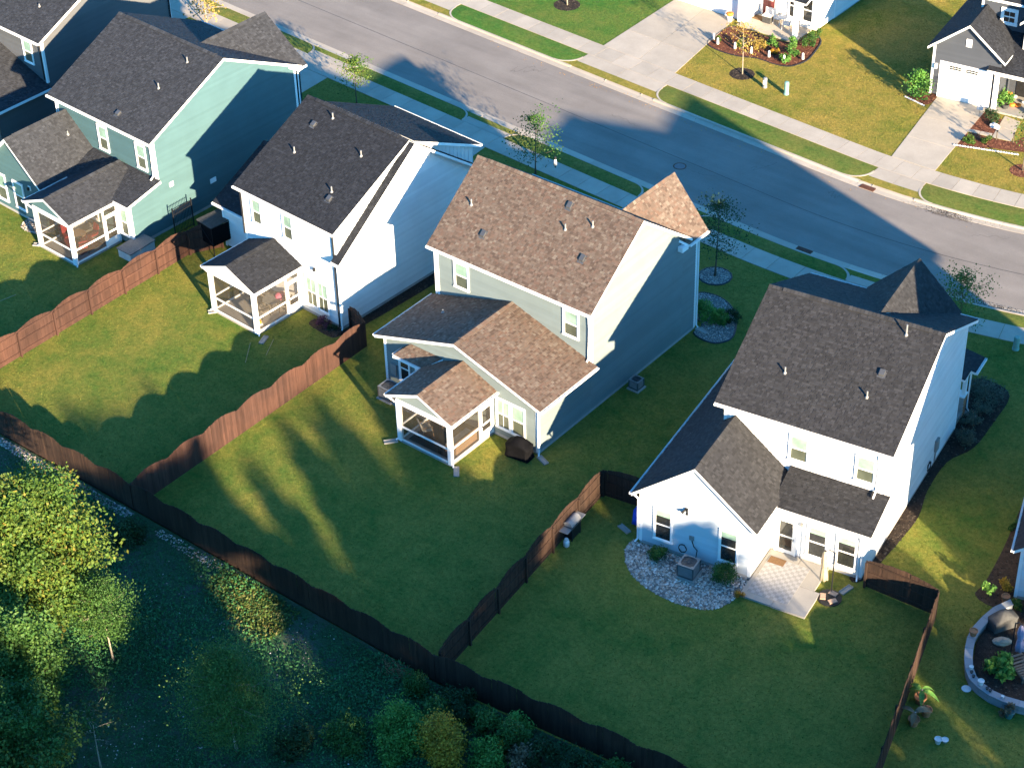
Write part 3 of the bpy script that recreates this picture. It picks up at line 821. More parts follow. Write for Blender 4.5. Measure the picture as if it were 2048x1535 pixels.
# --- house with the tan roof -------------------------------------------------
HC = empty('house', (0, 0, 0), 0, 'two-storey sage grey house with tan shingle roof and screened back porch', 'house')
def house_tan(H):
    w = 10.27; sh = 'shingle_tan'; wm = 'siding_sage'; ym, yF, yk = 4.46, 12.56, 8.51; ze, zk = 6.50, 9.84
    rear = roofz(4.05, ze, yk, zk)
    # main block
    siding(H, (0, ym), (w, ym), [(0, 3.0), (w, 3.0), (w, rear(ym)-0.1), (0, rear(ym)-0.1)], wm)
    # side walls: the one-storey part and the two-storey gable
    g = [(0, 0.2), (yF-ym, 0.2), (yF-ym, rear(ym)-0.1), (yk-ym, zk-0.12), (0, rear(ym)-0.1)]
    siding(H, (w, ym), (w, yF), g, wm); siding(H, (0, yF), (0, ym), [(yF-ym-u, z) for u, z in g][::-1], wm)
    siding(H, (w, 0), (w, ym), [(0, 0.2), (ym, 0.2), (ym, 3.1), (0, 3.1)], wm); siding(H, (0, ym), (0, 0), [(0, 0.2), (ym, 0.2), (ym, 3.1), (0, 3.1)], wm)
    siding(H, (w, yF), (0, yF), [(0, 0.2), (w, 0.2), (w, rear(ym)-0.1), (0, rear(ym)-0.1)], wm)
    base_course(H, (w, 0), (w, 13.89)); base_course(H, (0, yF), (0, 0)); base_course(H, (0, 0), (w, 0))
    gable_x(H, -0.32, w+0.32, 4.05, ze, yk, zk, 12.97, ze, sh)
    gutter(H, (-0.30, 4.05, ze-0.02), (w+0.30, 4.05, ze-0.02), (0, -1, 0))
    gutter(H, (-0.30, 12.97, ze-0.02), (6.1, 12.97, ze-0.02), (0, 1, 0))
    for x, sx in ((0, -1), (w, 1)):
        corner_board(H, x, ym, sx, -1, 3.12, ze-0.02)
        corner_board(H, x, 0, sx, -1, 0.12, 2.98)
    # front cross gable
    xl, xr, xk, zkf = 6.1, 10.62, 8.36, 9.05
    gable_y(H, xl, xr, 6.3, xk, zkf, 14.38, 9.55, sh, True, 0.17, 12.6, 12.6)
    siding(H, (10.27, 13.89), (6.4, 13.89), [(0, 0.2), (3.87, 0.2), (3.87, 6.2), (1.91, 8.9), (0, 6.2)], wm)
    siding(H, (10.27, yF), (10.27, 13.89), [(0, 0.2), (1.33, 0.2), (1.33, 6.35), (0, 6.35)], wm)
    siding(H, (6.4, 13.89), (6.4, yF), [(0, 0.2), (1.33, 0.2), (1.33, 6.35), (0, 6.35)], wm)
    corner_board(H, 10.27, 13.89, 1, 1, 0.12, 6.25)
    gutter(H, (xr, 12.62, 6.28), (xr, 14.36, 6.28), (1, 0, 0))
    MB().box(10.29, 10.60, 12.05, 12.60, 6.02, 6.30).build('eave_return', M['trim_white'], H)
    downspout(H, [(xr+0.06, 14.1, 6.2), (10.36, 13.95, 5.85), (10.36, 13.95, 0.25), (10.45, 13.99, 0.1)])
    # one-storey back part under a low gable
    zk2 = 4.875
    gable_y(H, -0.41, 10.68, 3.12, 5.135, zk2, -0.33, 4.44, sh)
    sl2 = (zk2-3.12)/5.545
    siding(H, (0, 0), (w, 0), [(0, 0.2), (w, 0.2), (w, 3.12+0.41*sl2-0.1), (5.135, zk2-0.1), (0, 3.12+0.41*sl2-0.1)], wm)
    for x, o in ((-0.41, -1), (10.68, 1)): gutter(H, (x, -0.31, 3.10), (x, 4.44, 3.10), (o, 0, 0))
    downspout(H, [(10.62, -0.2, 2.98), (10.38, -0.09, 2.75), (10.38, -0.09, 0.2), (10.45, -0.2, 0.08)])
    downspout(H, [(-0.35, 4.40, 6.3), (-0.09, 4.40, 6.0), (-0.09, 4.40, 3.3)]); downspout(H, [(10.18, 4.15, 6.4), (10.18, 4.38, 6.1), (10.18, 4.38, 3.45), (10.18, 4.2, 3.32)])
    # small lean-to roof over the back door
    slope(H, [(1.34, -0.78, 2.85), (3.34, -0.78, 2.85), (4.1, -0.01, 3.33), (1.9, -0.01, 3.33)], sh, 0.12)
    slope(H, [(1.34, -0.01, 2.85), (1.34, -0.78, 2.85), (1.9, -0.01, 3.33)], sh, 0.12)
    gutter(H, (1.36, -0.78, 2.83), (3.3, -0.78, 2.83), (0, -1, 0)); gutter(H, (1.34, -0.02, 2.83), (1.34, -0.76, 2.83), (-1, 0, 0))
    # windows
    for u in (1.28, 8.58): window(H, (0, ym), (w, ym), u, 4.36, 0.86, 1.5)
    window(H, (0, 0), (w, 0), 1.05, 0.70, 0.62, 1.6, 0.0)
    for u in (7.66, 8.62): window(H, (0, 0), (w, 0), u, 0.66, 0.78, 1.78, 1.0, u < 8)
    board(H, (0, 0), (w, 0), 2.1, 3.1, 0.25, 2.4, 0.02, 0.06, 'door')
    porch(H, 3.95, 7.32, -3.4, -0.01, 2.86, 3.80, sh, wm, xe0=3.30, xe1=7.66)
    mb = MB(); mb.prism([(0.9, -0.05), (3.85, -0.05), (3.85, -1.35), (0.9, -1.35)][::-1], 0, 0.1); mb.build('step_slab', M['concrete_patio'], H)
    for x, y in ((0.92, 6.39), (6.77, 6.93), (8.12, 7.48)): pipe(H, (x, y, rear(y)))
    for x, y in ((6.28, 7.91), (2.5, 5.39), (8.51, 6.05)): roof_vent(H, (x, y, rear(y)), 0.75)
    pipe(H, (1.9, 2.6, 3.12+2.31*sl2), 0.2)
    board(H, (0, 0), (w, 0), 0.42, 0.80, 0.85, 1.5, 0.02, 0.14, 'meter_box', 'metal_light')
house_tan(HC)

# --- white house left of it --------------------------------------------------
HB = empty('house', (-12.63, 2.56, 0), -3.03, 'two-storey white house with charcoal roof and small screened porch', 'house')
def house_white(H):
    w = 7.43; sh = 'shingle_char'; wm = 'siding_white'; yk, zk = 5.9, 9.43; ze = 6.38
    rear = roofz(-0.22, ze, yk, zk); fz = roofz(12.2, 9.43-0.755*6.3, yk, zk)
    steep = roofz(-0.35, 9.36-0.755*6.25, yk, 9.36)
    siding(H, (0, 0), (w, 0), [(0, 0.2), (w, 0.2), (w, rear(0)-0.08), (0, rear(0)-0.08)], wm)
    zs = steep(0.0)-0.1
    # right wall under the steep gable, and the cheek of the raised back roof above it
    siding(H, (w, 0), (w, 11.5), [(0, 0.2), (11.5, 0.2), (11.5, fz(11.5)-0.1), (yk, 9.2), (0, zs)], wm)
    siding(H, (w-0.02, 0), (w-0.02, yk), [(0, zs-0.2), (yk, 9.1), (0, rear(0)-0.08)], wm)
    siding(H, (0, 11.5), (0, 0), [(0, 0.2), (11.5, 0.2), (11.5, rear(0)-0.1), (11.5-yk, 9.2), (0, fz(11.5)-0.1)], wm)
    siding(H, (w, 11.5), (0, 11.5), [(0, 0.2), (w, 0.2), (w, 5.0), (0, 5.0)], wm)
    base_course(H, (0, 0), (w, 0)); base_course(H, (w, 0), (w, 11.5)); base_course(H, (0, 11.5), (0, 0))
    gable_x(H, -0.45, w+0.10, -0.22, ze, yk, zk, 12.2, fz(12.2), sh)
    slope(H, [(w-0.1, -0.35, steep(-0.35)), (w+0.50, -0.35, steep(-0.35)), (w+0.50, yk, 9.36), (w-0.1, yk, 9.36)], sh)
    slope(H, [(w+0.50, 12.2, fz(12.2)-0.03), (w+0.05, 12.2, fz(12.2)-0.03), (w+0.05, yk, 9.40), (w+0.50, yk, 9.40)], sh)
    # long shed dormer on the street side
    ze2 = 6.78; yd = 11.35; dz = roofz(yd, ze2, 6.1, 9.36)
    slope(H, [(w+0.30, yd, ze2), (0.75, yd, ze2), (0.75, 6.1, 9.36), (w+0.30, 6.1, 9.36)], sh)
    gutter(H, (0.77, yd, ze2-0.02), (w+0.28, yd, ze2-0.02), (0, 1, 0))
    battens(H, (w-0.05, 6.6), (w-0.05, 10.95), [(0, fz(6.6)-0.1), (4.35, fz(10.95)-0.1), (4.35, dz(10.95)-0.1), (0, dz(6.6)-0.1)], wm)
    siding(H, (w-0.05, 10.95), (1.0, 10.95), [(0, 5.2), (w-1.05, 5.2), (w-1.05, dz(10.95)-0.1), (0, dz(10.95)-0.1)], wm)
    siding(H, (1.0, 10.95), (1.0, 6.6), [(0, fz(10.95)-0.1), (4.35, fz(6.6)-0.1), (4.35, dz(6.6)-0.1), (0, dz(10.95)-0.1)], wm)
    gutter(H, (-0.43, -0.22, ze-0.02), (w+0.08, -0.22, ze-0.02), (0, -1, 0))
    corner_board(H, 0, 0, -1, -1, 0.2, ze-0.05); corner_board(H, w, 0, 1, -1, 0.2, 4.75)
    gutter(H, (w-0.08, -0.35, steep(-0.35)-0.02), (w+0.48, -0.35, steep(-0.35)-0.02), (0, -1, 0))
    downspout(H, [(w-0.16, -0.24, ze-0.12), (w-0.16, -0.07, ze-0.4), (w-0.16, -0.07, 0.2), (w-0.16, -0.18, 0.07)], 'trim_dark')
    downspout(H, [(w+0.3, -0.38, 4.5), (w+0.09, -0.1, 4.2), (w+0.09, -0.1, 0.25), (w+0.12, -0.2, 0.1)])
    downspout(H, [(-0.35, -0.20, ze-0.12), (-0.08, -0.06, ze-0.4), (-0.08, -0.06, 3.3)], 'trim_dark')
    for u in (0.80, 3.32): window(H, (0, 0), (w, 0), u, 4.42, 0.66, 1.5)
    for u in (4.76, 5.66): window(H, (0, 0), (w, 0), u, 0.62, 0.76, 1.85, 1.0, True)
    board(H, (0, 0), (w, 0), 5.45, 5.78, 3.1, 3.42, 0.02, 0.06, 'light_block')
    board(H, (0, 0), (w, 0), 5.55, 5.66, 3.16, 3.36, 0.06, 0.18, 'wall_lamp', 'black_metal')
    porch(H, 0.62, 4.16, -3.4, -0.01, 3.02, 3.92, sh, wm, xe0=0.24, xe1=4.52)
    # one-storey garage wing on the left
    x0 = -3.9
    siding(H, (x0, 1.55), (0, 1.55), [(0, 0.2), (-x0, 0.2), (-x0, 3.1), (0, 3.1)], 'siding_white')
    siding(H, (x0, 9.5), (x0, 1.55), [(0, 0.2), (7.95, 0.2), (7.95, 3.1), (3.97, 4.95), (0, 3.1)], wm)
    siding(H, (0, 9.5), (x0, 9.5), [(0, 0.2), (-x0, 0.2), (-x0, 3.1), (0, 3.1)], wm)
    gable_x(H, x0-0.4, 0.0, 1.22, 3.1, 5.5, 5.2, 9.85, 3.1, sh, False)
    gutter(H, (x0-0.38, 1.22, 3.08), (-0.02, 1.22, 3.08), (0, -1, 0)); corner_board(H, x0, 1.55, -1, -1, 0.1, 3.05)
    for x, y in ((2.18, 5.29), (1.57, 2.77), (5.57, 4.08), (5.56, 1.72)): pipe(H, (x, y, rear(y)))
    for x, y in ((1.35, 4.53), (5.73, 1.32)): roof_vent(H, (x, y, rear(y)), 0.5)
house_white(HB)

# --- teal house --------------------------------------------------------------
HA = empty('house', (-29.35, 3.62, 0), -2.73, 'two-storey teal house with grey shingle roof and white rake boards', 'house')
def house_teal(H):
    w = 8.8; sh = 'shingle_grey'; wm = 'siding_teal'; yk, zk, ze = 5.76, 9.3, 6.3
    rear = roofz(-0.4, ze, yk, zk)
    siding(H, (0, 0), (w, 0), [(0, 3.0), (w, 3.0), (w, rear(0)-0.1), (0, rear(0)-0.1)], wm)
    g = [(0, 0.2), (11.4, 0.2), (11.4, 6.35), (yk, 9.15), (0, rear(0)-0.1)]
    siding(H, (w, 0), (w, 11.4), g, wm); siding(H, (0, 11.4), (0, 0), [(11.4-u, z) for u, z in g][::-1], wm)
    siding(H, (w, 11.4), (0, 11.4), [(0, 0.2), (w, 0.2), (w, 6.3), (0, 6.3)], wm)
    base_course(H, (w, -2.3), (w, 11.4))
    gable_x(H, -0.32, w+0.32, -0.4, ze, yk, zk, 11.85, ze, sh)
    gutter(H, (-0.30, -0.4, ze-0.02), (w+0.30, -0.4, ze-0.02), (0, -1, 0)); gutter(H, (-0.30, 11.85, ze-0.02), (2.3, 11.85, ze-0.02), (0, 1, 0))
    corner_board(H, w, 0, 1, -1, 3.6, ze-0.03); corner_board(H, 0, 0, -1, -1, 3.0, ze-0.03); corner_board(H, w, 11.4, 1, 1, 0.1, 6.3)
    # front cross gable over the street side
    gable_y(H, 2.35, 9.14, 6.28, 5.72, 8.72, 12.15, 6.7, sh, True, 0.17, 11.4, 11.4)
    siding(H, (w, 11.8), (2.7, 11.8), [(0, 0.2), (6.1, 0.2), (6.1, 6.3), (3.05, 8.6), (0, 6.3)], wm)
    downspout(H, [(w+0.30, 11.9, 6.15), (w+0.10, 11.55, 5.9), (w+0.10, 11.55, 0.2)])
    # one-storey gabled wing behind on the left
    zk2 = 5.5; xe, xk = 3.58, 0.8
    gable_y(H, -1.98, xe, 3.1, xk, zk2, -4.64, -0.01, sh, True)
    k = (zk2-3.1)/(xe-xk)
    siding(H, (-1.65, -4.3), (3.25, -4.3), [(0, 0.2), (4.9, 0.2), (4.9, 3.1+k*0.33-0.12), (2.45, zk2-0.12), (0, 3.1+k*0.33-0.12)], wm)
    siding(H, (3.25, -4.3), (3.25, 0), [(0, 0.2), (4.3, 0.2), (4.3, 3.2), (0, 3.2)], wm); siding(H, (-1.65, 0), (-1.65, -4.3), [(0, 0.2), (4.3, 0.2), (4.3, 3.2), (0, 3.2)], wm)
    base_course(H, (-1.65, -4.3), (3.25, -4.3))
    gutter(H, (xe, -4.62, 3.08), (xe, -0.5, 3.08), (1, 0, 0))
    window(H, (-1.65, -4.3), (3.25, -4.3), 0.35, 0.62, 0.86, 1.75); window(H, (-1.65, -4.3), (3.25, -4.3), 2.1, 0.62, 0.86, 1.75)
    board(H, (-1.65, -4.3), (3.25, -4.3), 3.62, 3.86, 2.35, 2.65, 0.02, 0.06, 'light_block'); board(H, (-1.65, -4.3), (3.25, -4.3), 3.68, 3.78, 2.4, 2.58, 0.06, 0.2, 'wall_lamp', 'black_metal')
    # lean-to roof and the room below it
    slope(H, [(3.1, -2.64, 3.1), (9.15, -2.64, 3.1), (9.15, -0.01, 3.68), (3.1, -0.01, 3.68)], sh)
    siding(H, (7.7, -2.3), (w, -2.3), [(0, 0.2), (1.1, 0.2), (1.1, 3.0), (0, 3.0)], wm)
    siding(H, (w, -2.3), (w, 0), [(0, 0.2), (2.3, 0.2), (2.3, 3.55), (0, 3.05)], wm)
    siding(H, (3.25, -2.3), (7.7, -2.3), [(0, 0.2), (4.45, 0.2), (4.45, 3.0), (0, 3.0)], wm)
    corner_board(H, w, -2.3, 1, -1, 0.12, 3.0); gutter(H, (7.95, -2.64, 3.08), (9.13, -2.64, 3.08), (0, -1, 0))
    window(H, (7.7, -2.3), (w, -2.3), 0.22, 0.75, 0.60, 1.75)
    window(H, (3.25, -2.3), (7.7, -2.3), 1.6, 0.75, 0.8, 1.7, 0.6)
    porch(H, 4.42, 7.61, -5.72, -2.31, 3.02, 3.95, sh, wm, xe0=3.62, xe1=7.90, ridge_yb=-0.25)
    for u in (3.82, 7.28): window(H, (0, 0), (w, 0), u, 3.98, 0.74, 1.55)
    downspout(H, [(w-0.18, -0.45, ze-0.1), (w-0.18, -0.07, ze-0.4), (w-0.18, -0.07, 3.85), (w-0.16, -0.35, 3.68)]); downspout(H, [(-0.1, -0.45, ze-0.1), (-0.02, -0.08, ze-0.4), (-0.02, -0.08, 4.9)])
    board(H, (w, 0), (w, 11.4), 0.80, 1.10, 2.75, 3.05, 0.02, 0.07, 'dryer_vent'); board(H, (w, 0), (w, 11.4), 3.85, 4.3, 1.55, 1.85, 0.02, 0.07, 'vent_plate')
    for x, y in ((7.06, 4.69), (6.67, 2.65)): pipe(H, (x, y, rear(y)))
    roof_vent(H, (5.48, 0.35, rear(0.35)), 0.49); pipe(H, (1.9, -0.9, zk2-k*1.1), 0.25)
house_teal(HA)

# --- white house with the dark roof, right -----------------------------------
HD = empty('house', (19.91, 2.27, 0), 9.47, 'two-storey white house with dark brown-grey roof, open patio and pointed front gable', 'house')
def house_right(H):
    w = 8.09; sh = 'shingle_brown'; wm = 'siding_white'; yk, zk, ze = 5.83, 9.46, 6.44
    rear = roofz(-0.28, ze, yk, zk); fz = roofz(11.2, 6.93, yk, zk)
    siding(H, (0, 0), (w, 0), [(0, 2.9), (w, 2.9), (w, rear(0)-0.1), (0, rear(0)-0.1)], wm)
    g = [(0, 0.2), (11.03, 0.2), (11.03, fz(11.03)-0.12), (yk, 9.3), (0, rear(0)-0.1)]
    siding(H, (w, 0), (w, 11.03), g, wm); siding(H, (0, 11.03), (0, 0), [(11.03-u, z) for u, z in g][::-1], wm)
    siding(H, (w, 11.03), (0, 11.03), [(0, 0.2), (w, 0.2), (w, 6.8), (0, 6.8)], wm)
    base_course(H, (w, -1.9), (w, 11.03))
    gable_x(H, -0.45, w+0.45, -0.28, ze, yk, zk, 11.2, 6.93, sh)
    gutter(H, (-0.43, -0.28, ze-0.02), (w+0.43, -0.28, ze-0.02), (0, -1, 0)); gutter(H, (-0.43, 11.2, 6.91), (2.6, 11.2, 6.91), (0, 1, 0)); gutter(H, (7.6, 11.2, 6.91), (w+0.43, 11.2, 6.91), (0, 1, 0))
    corner_board(H, w, 0, 1, -1, 3.3, ze-0.02); corner_board(H, 0, 0, -1, -1, 4.2, ze-0.02); corner_board(H, w, 11.03, 1, 1, 0.1, 6.7)
    # front gable
    gable_y(H, 2.62, 7.52, 6.82, 5.1, 9.25, 11.62, 6.35, sh, True, 0.17, 11.3, 11.3)
    siding(H, (7.2, 11.3), (2.95, 11.3), [(0, 0.2), (4.25, 0.2), (4.25, 6.8), (2.1, 9.1), (0, 6.8)], wm)
    # one-storey wing behind on the left
    xl, xr, xk, zk2, ye = -2.66, 3.80, 0.57, 5.81, -4.28
    gable_y(H, xl, xr, 3.14, xk, zk2, ye-0.3, -0.01, sh, True)
    k = (zk2-3.14)/(xr-xk)
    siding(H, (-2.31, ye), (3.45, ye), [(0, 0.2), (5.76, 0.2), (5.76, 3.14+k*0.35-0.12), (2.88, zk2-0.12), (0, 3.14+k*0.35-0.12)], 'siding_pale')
    siding(H, (3.45, ye), (3.45, -1.88), [(0, 0.2), (2.4, 0.2), (2.4, 3.2), (0, 3.2)], wm); siding(H, (-2.31, 8.2), (-2.31, ye), [(0, 0.2), (12.48, 0.2), (12.48, 3.2), (0, 3.2)], wm)
    slope(H, [(xl, 8.6, 3.14), (xl, 0.0, 3.14), (0.02, 0.0, 3.14+k*2.68), (0.02, 8.6, 3.14+k*2.68)], sh)
    siding(H, (0, 8.2), (-2.31, 8.2), [(0, 0.2), (2.31, 0.2), (2.31, 3.2), (0, 5.2)], wm)
    base_course(H, (-2.31, ye), (3.45, ye)); base_course(H, (3.45, ye), (3.45, -1.9)); base_course(H, (-2.31, 8.2), (-2.31, ye))
    gutter(H, (xl, ye-0.28, 3.12), (xl, 8.6, 3.12), (-1, 0, 0))
    corner_board(H, -2.31, ye, -1, -1, 0.15, 3.1); corner_board(H, 3.45, ye, 1, -1, 0.15, 3.1)
    downspout(H, [(xl-0.05, ye-0.1, 3.0), (-2.42, ye-0.02, 2.7), (-2.42, ye-0.02, 0.2), (-2.5, ye-0.2, 0.08)])
    # lean-to roof over the patio room
    slope(H, [(3.5, -2.23, 3.05), (w+0.42, -2.23, 3.05), (w+0.42, -0.01, 3.86), (3.5, -0.01, 3.86)], sh)
    siding(H, (3.45, -1.88), (w, -1.88), [(0, 0.2), (w-3.45, 0.2), (w-3.45, 3.0), (0, 3.0)], wm); siding(H, (w, -1.88), (w, 0), [(0, 0.2), (1.88, 0.2), (1.88, 3.7), (0, 3.05)], wm)
    base_course(H, (3.45, -1.88), (w, -1.88)); corner_board(H, w, -1.88, 1, -1, 0.15, 3.0)
    gutter(H, (3.85, -2.23, 3.03), (w+0.40, -2.23, 3.03), (0, -1, 0))
    downspout(H, [(w-0.28, -0.34, ze-0.1), (w-0.28, -0.07, ze-0.35), (w-0.28, -0.07, 4.0), (w-0.26, -0.5, 3.85)]); downspout(H, [(w-0.35, -2.28, 2.95), (w-0.18, -1.96, 2.7), (w-0.18, -1.96, 0.25), (w-0.1, -2.2, 0.1)])
    for u in (3.42, 6.75): window(H, (0, 0), (w, 0), u, 4.30, 0.86, 1.38)
    for u in (-1.5, 1.9): window(H, (-2.31, ye), (3.45, ye), u+2.31, 0.66, 0.84, 1.82, 0.42)
    for u in (5.35, 6.82): window(H, (0, -1.88), (w, -1.88), u, 0.52, 0.90, 1.75, 0.42)
    # patio door
    fr = frame((3.45, -1.88), (w, -1.88)); u0, u1 = 0.32, 1.22
    m = MB(); m.box(u0-0.1, u0, 0.0, 0.06, 0.12, 2.2, fr); m.box(u1, u1+0.1, 0.0, 0.06, 0.12, 2.2, fr); m.box(u0-0.1, u1+0.1, 0.0, 0.062, 2.2, 2.32, fr)
    m.box(u0, u0+0.12, 0.0, 0.045, 0.14, 2.19, fr); m.box(u1-0.12, u1, 0.0, 0.045, 0.14, 2.19, fr); m.box(u0+0.12, u1-0.12, 0.0, 0.043, 2.05, 2.19, fr); m.box(u0+0.12, u1-0.12, 0.0, 0.043, 0.14, 0.34, fr); m.box(u0+0.12, u1-0.12, 0.0, 0.043, 1.12, 1.2, fr)
    d = m.build('door', M['trim_white'], H); g2 = MB(); g2.face([fr(u0+0.12, 0.03, 0.34), fr(u1-0.12, 0.03, 0.34), fr(u1-0.12, 0.03, 2.05), fr(u0+0.12, 0.03, 2.05)]); g2.build('pane', M['pane_dark'], d)
    MB().box(u1-0.08, u1-0.04, 0.045, 0.10, 1.02, 1.14, fr).build('handle', M['metal_light'], d)
    board(H, (3.45, -1.88), (w, -1.88), 1.50, 1.62, 2.12, 2.30, 0.02, 0.16, 'wall_lamp', 'metal_light')
    # flood light, spigot box and small plates on the wing's wall
    fl = board(H, (-2.31, ye), (3.45, ye), 2.35, 2.50, 2.95, 3.1, 0.02, 0.10, 'flood_light', 'black_metal')
    for du in (-0.14, 0.12): MB().tube([frame((-2.31, ye), (3.45, ye))(2.42+du*0.4, 0.08, 3.0), frame((-2.31, ye), (3.45, ye))(2.42+du, 0.26, 2.9)], [0.04, 0.075], 8).build('lamp_head', M['black_metal'], fl)
    board(H, (-2.31, ye), (3.45, ye), 2.62, 2.86, 1.25, 1.5, 0.02, 0.08, 'disconnect_box', 'metal_light')
    MB().tube([frame((-2.31, ye), (3.45, ye))(u, n, z) for u, n, z in ((2.78, 0.1, 1.25), (2.9, 0.12, 0.95), (3.08, 0.13, 0.8), (3.1, 0.3, 0.45), (3.15, 0.55, 0.1))], 0.028, 6).build('conduit', M['plastic_black'], H)
    for a in (0,):
        pts = [frame((-2.31, ye), (3.45, ye))(2.32+0.2*math.cos(t*0.5), 0.11+0.01*(t % 5), 0.62+0.24*math.sin(t*0.5)) for t in range(50)]
        MB().tube(pts, 0.022, 5).build('hose_coil', M['plastic_black'], H)
    # street-side porch roof, brick pier and the meter on the right wall
    slope(H, [(w+0.42, 12.05, 3.1), (w+0.42, 13.55, 3.1), (5.4, 13.55, 3.75), (5.4, 12.05, 3.75)], sh, 0.14); gutter(H, (w+0.42, 12.05, 3.08), (w+0.42, 13.55, 3.08), (1, 0, 0))
    slope(H, [(w+0.2, 11.04, 3.2), (w+0.2, 12.1, 3.2), (5.4, 12.1, 3.9), (5.4, 11.04, 3.9)], sh, 0.14)
    MB().box(w-0.22, w-0.02, 12.3, 12.5, 1.35, 3.05).build('post', M['trim_white'], H)
    pier = MB().box(w-0.40, w-0.02, 12.15, 12.65, 0.0, 1.26).build('brick_pier', M['foundation'], H)
    MB().box(w-0.44, w+0.02, 12.11, 12.69, 1.262, 1.34).build('pier_cap', M['trim_white'], pier)
    for r_ in range(13):
        for c in range(2):
            y0 = 12.15+c*0.25+(0.12 if r_ % 2 else 0.0)
            MB().box(w-0.05, w-0.008, y0+0.008, min(y0+0.235, 12.65), 0.02+r_*0.095, 0.10+r_*0.095).build('brick', M['terracotta'], pier)
    MB().box(4.5, w-0.05, 11.04, 12.8, -0.05, 0.28).build('porch_slab', M['concrete_patio'], H)
    downspout(H, [(w+0.46, 12.6, 3.0), (w+0.05, 12.7, 2.6), (w+0.05, 12.7, 0.3), (w+0.15, 12.75, 0.1)])
    board(H, (w, 0), (w, 11.03), 7.7, 8.1, 0.9, 1.6, 0.02, 0.15, 'meter_box', 'metal_light'); board(H, (w, 0), (w, 11.03), 7.85, 7.93, 0.2, 0.9, 0.02, 0.08, 'conduit', 'metal_light')
    pts = [frame((w, 0), (w, 11.03))(6.85+0.22*math.cos(t*0.5), 0.10+0.01*(t % 5), 0.62+0.28*math.sin(t*0.5)) for t in range(50)]
    MB().tube(pts, 0.024, 5).build('hose_coil', M['plastic_black'], H)
    for x, y, h in ((2.14, 1.95, 0.36), (6.26, 1.95, 0.36), (6.79, 5.26, 0.6)): pipe(H, (x, y, rear(y)), h)
    roof_vent(H, (6.47, 3.19, rear(3.19)), 0.5)
house_right(HD)

# --- grey house at the upper left ---------------------------------------------
HL = empty('house', (-44.2, 8.05, 0), -2.7, 'two-storey grey house with grey roof standing beyond the teal house', 'house')
def house_ash(H):
    w = 8.9; sh = 'shingle_grey'; wm = 'siding_ash'; yk, zk, ze = 5.9, 9.35, 6.35
    rear = roofz(-0.4, ze, yk, zk)
    siding(H, (0, 0), (w, 0), [(0, 2.9), (w, 2.9), (w, rear(0)-0.1), (0, rear(0)-0.1)], wm)
    g = [(0, 0.2), (10.4, 0.2), (10.4, 6.9), (yk, 9.2), (0, rear(0)-0.1)]
    siding(H, (w, 0), (w, 10.4), g, wm); siding(H, (w, 10.4), (0, 10.4), [(0, 0.2), (w, 0.2), (w, 6.8), (0, 6.8)], wm); siding(H, (0, 10.4), (0, 0), [(10.4-u, z) for u, z in g][::-1], wm)
    gable_x(H, -0.32, w+0.32, -0.4, ze, yk, zk, 10.8, 6.9, sh)
    gutter(H, (-0.3, -0.4, ze-0.02), (w+0.3, -0.4, ze-0.02), (0, -1, 0)); corner_board(H, w, 0, 1, -1, 3.3, ze-0.02); corner_board(H, w, 10.4, 1, 1, 0.1, 6.6)
    window(H, (0, 0), (w, 0), 6.95, 4.3, 0.8, 1.5); window(H, (0, 0), (w, 0), 3.2, 4.3, 0.8, 1.5)
    gable_y(H, -0.35, w+0.30, 3.1, 4.3, 4.75, -4.4, -0.02, sh, True)
    siding(H, (0, -4.1), (w, -4.1), [(0, 0.2), (w, 0.2), (w, 3.1), (4.3, 4.6), (0, 3.1)], wm); siding(H, (w, -4.1), (w, 0), [(0, 0.2), (4.1, 0.2), (4.1, 3.1), (0, 3.1)], wm)
    gutter(H, (w+0.30, -4.38, 3.08), (w+0.30, -0.02, 3.08), (1, 0, 0)); base_course(H, (w, -4.1), (w, 10.4))
    downspout(H, [(w-0.2, -0.4, ze-0.1), (w-0.2, -0.07, ze-0.4), (w-0.2, -0.07, 3.5)], 'trim_dark')
    downspout(H, [(w+0.08, 10.3, 6.6), (w+0.08, 10.3, 0.2)], 'trim_dark')
    pipe(H, (6.9, 1.7, rear(1.7)), 0.2)
house_ash(HL)

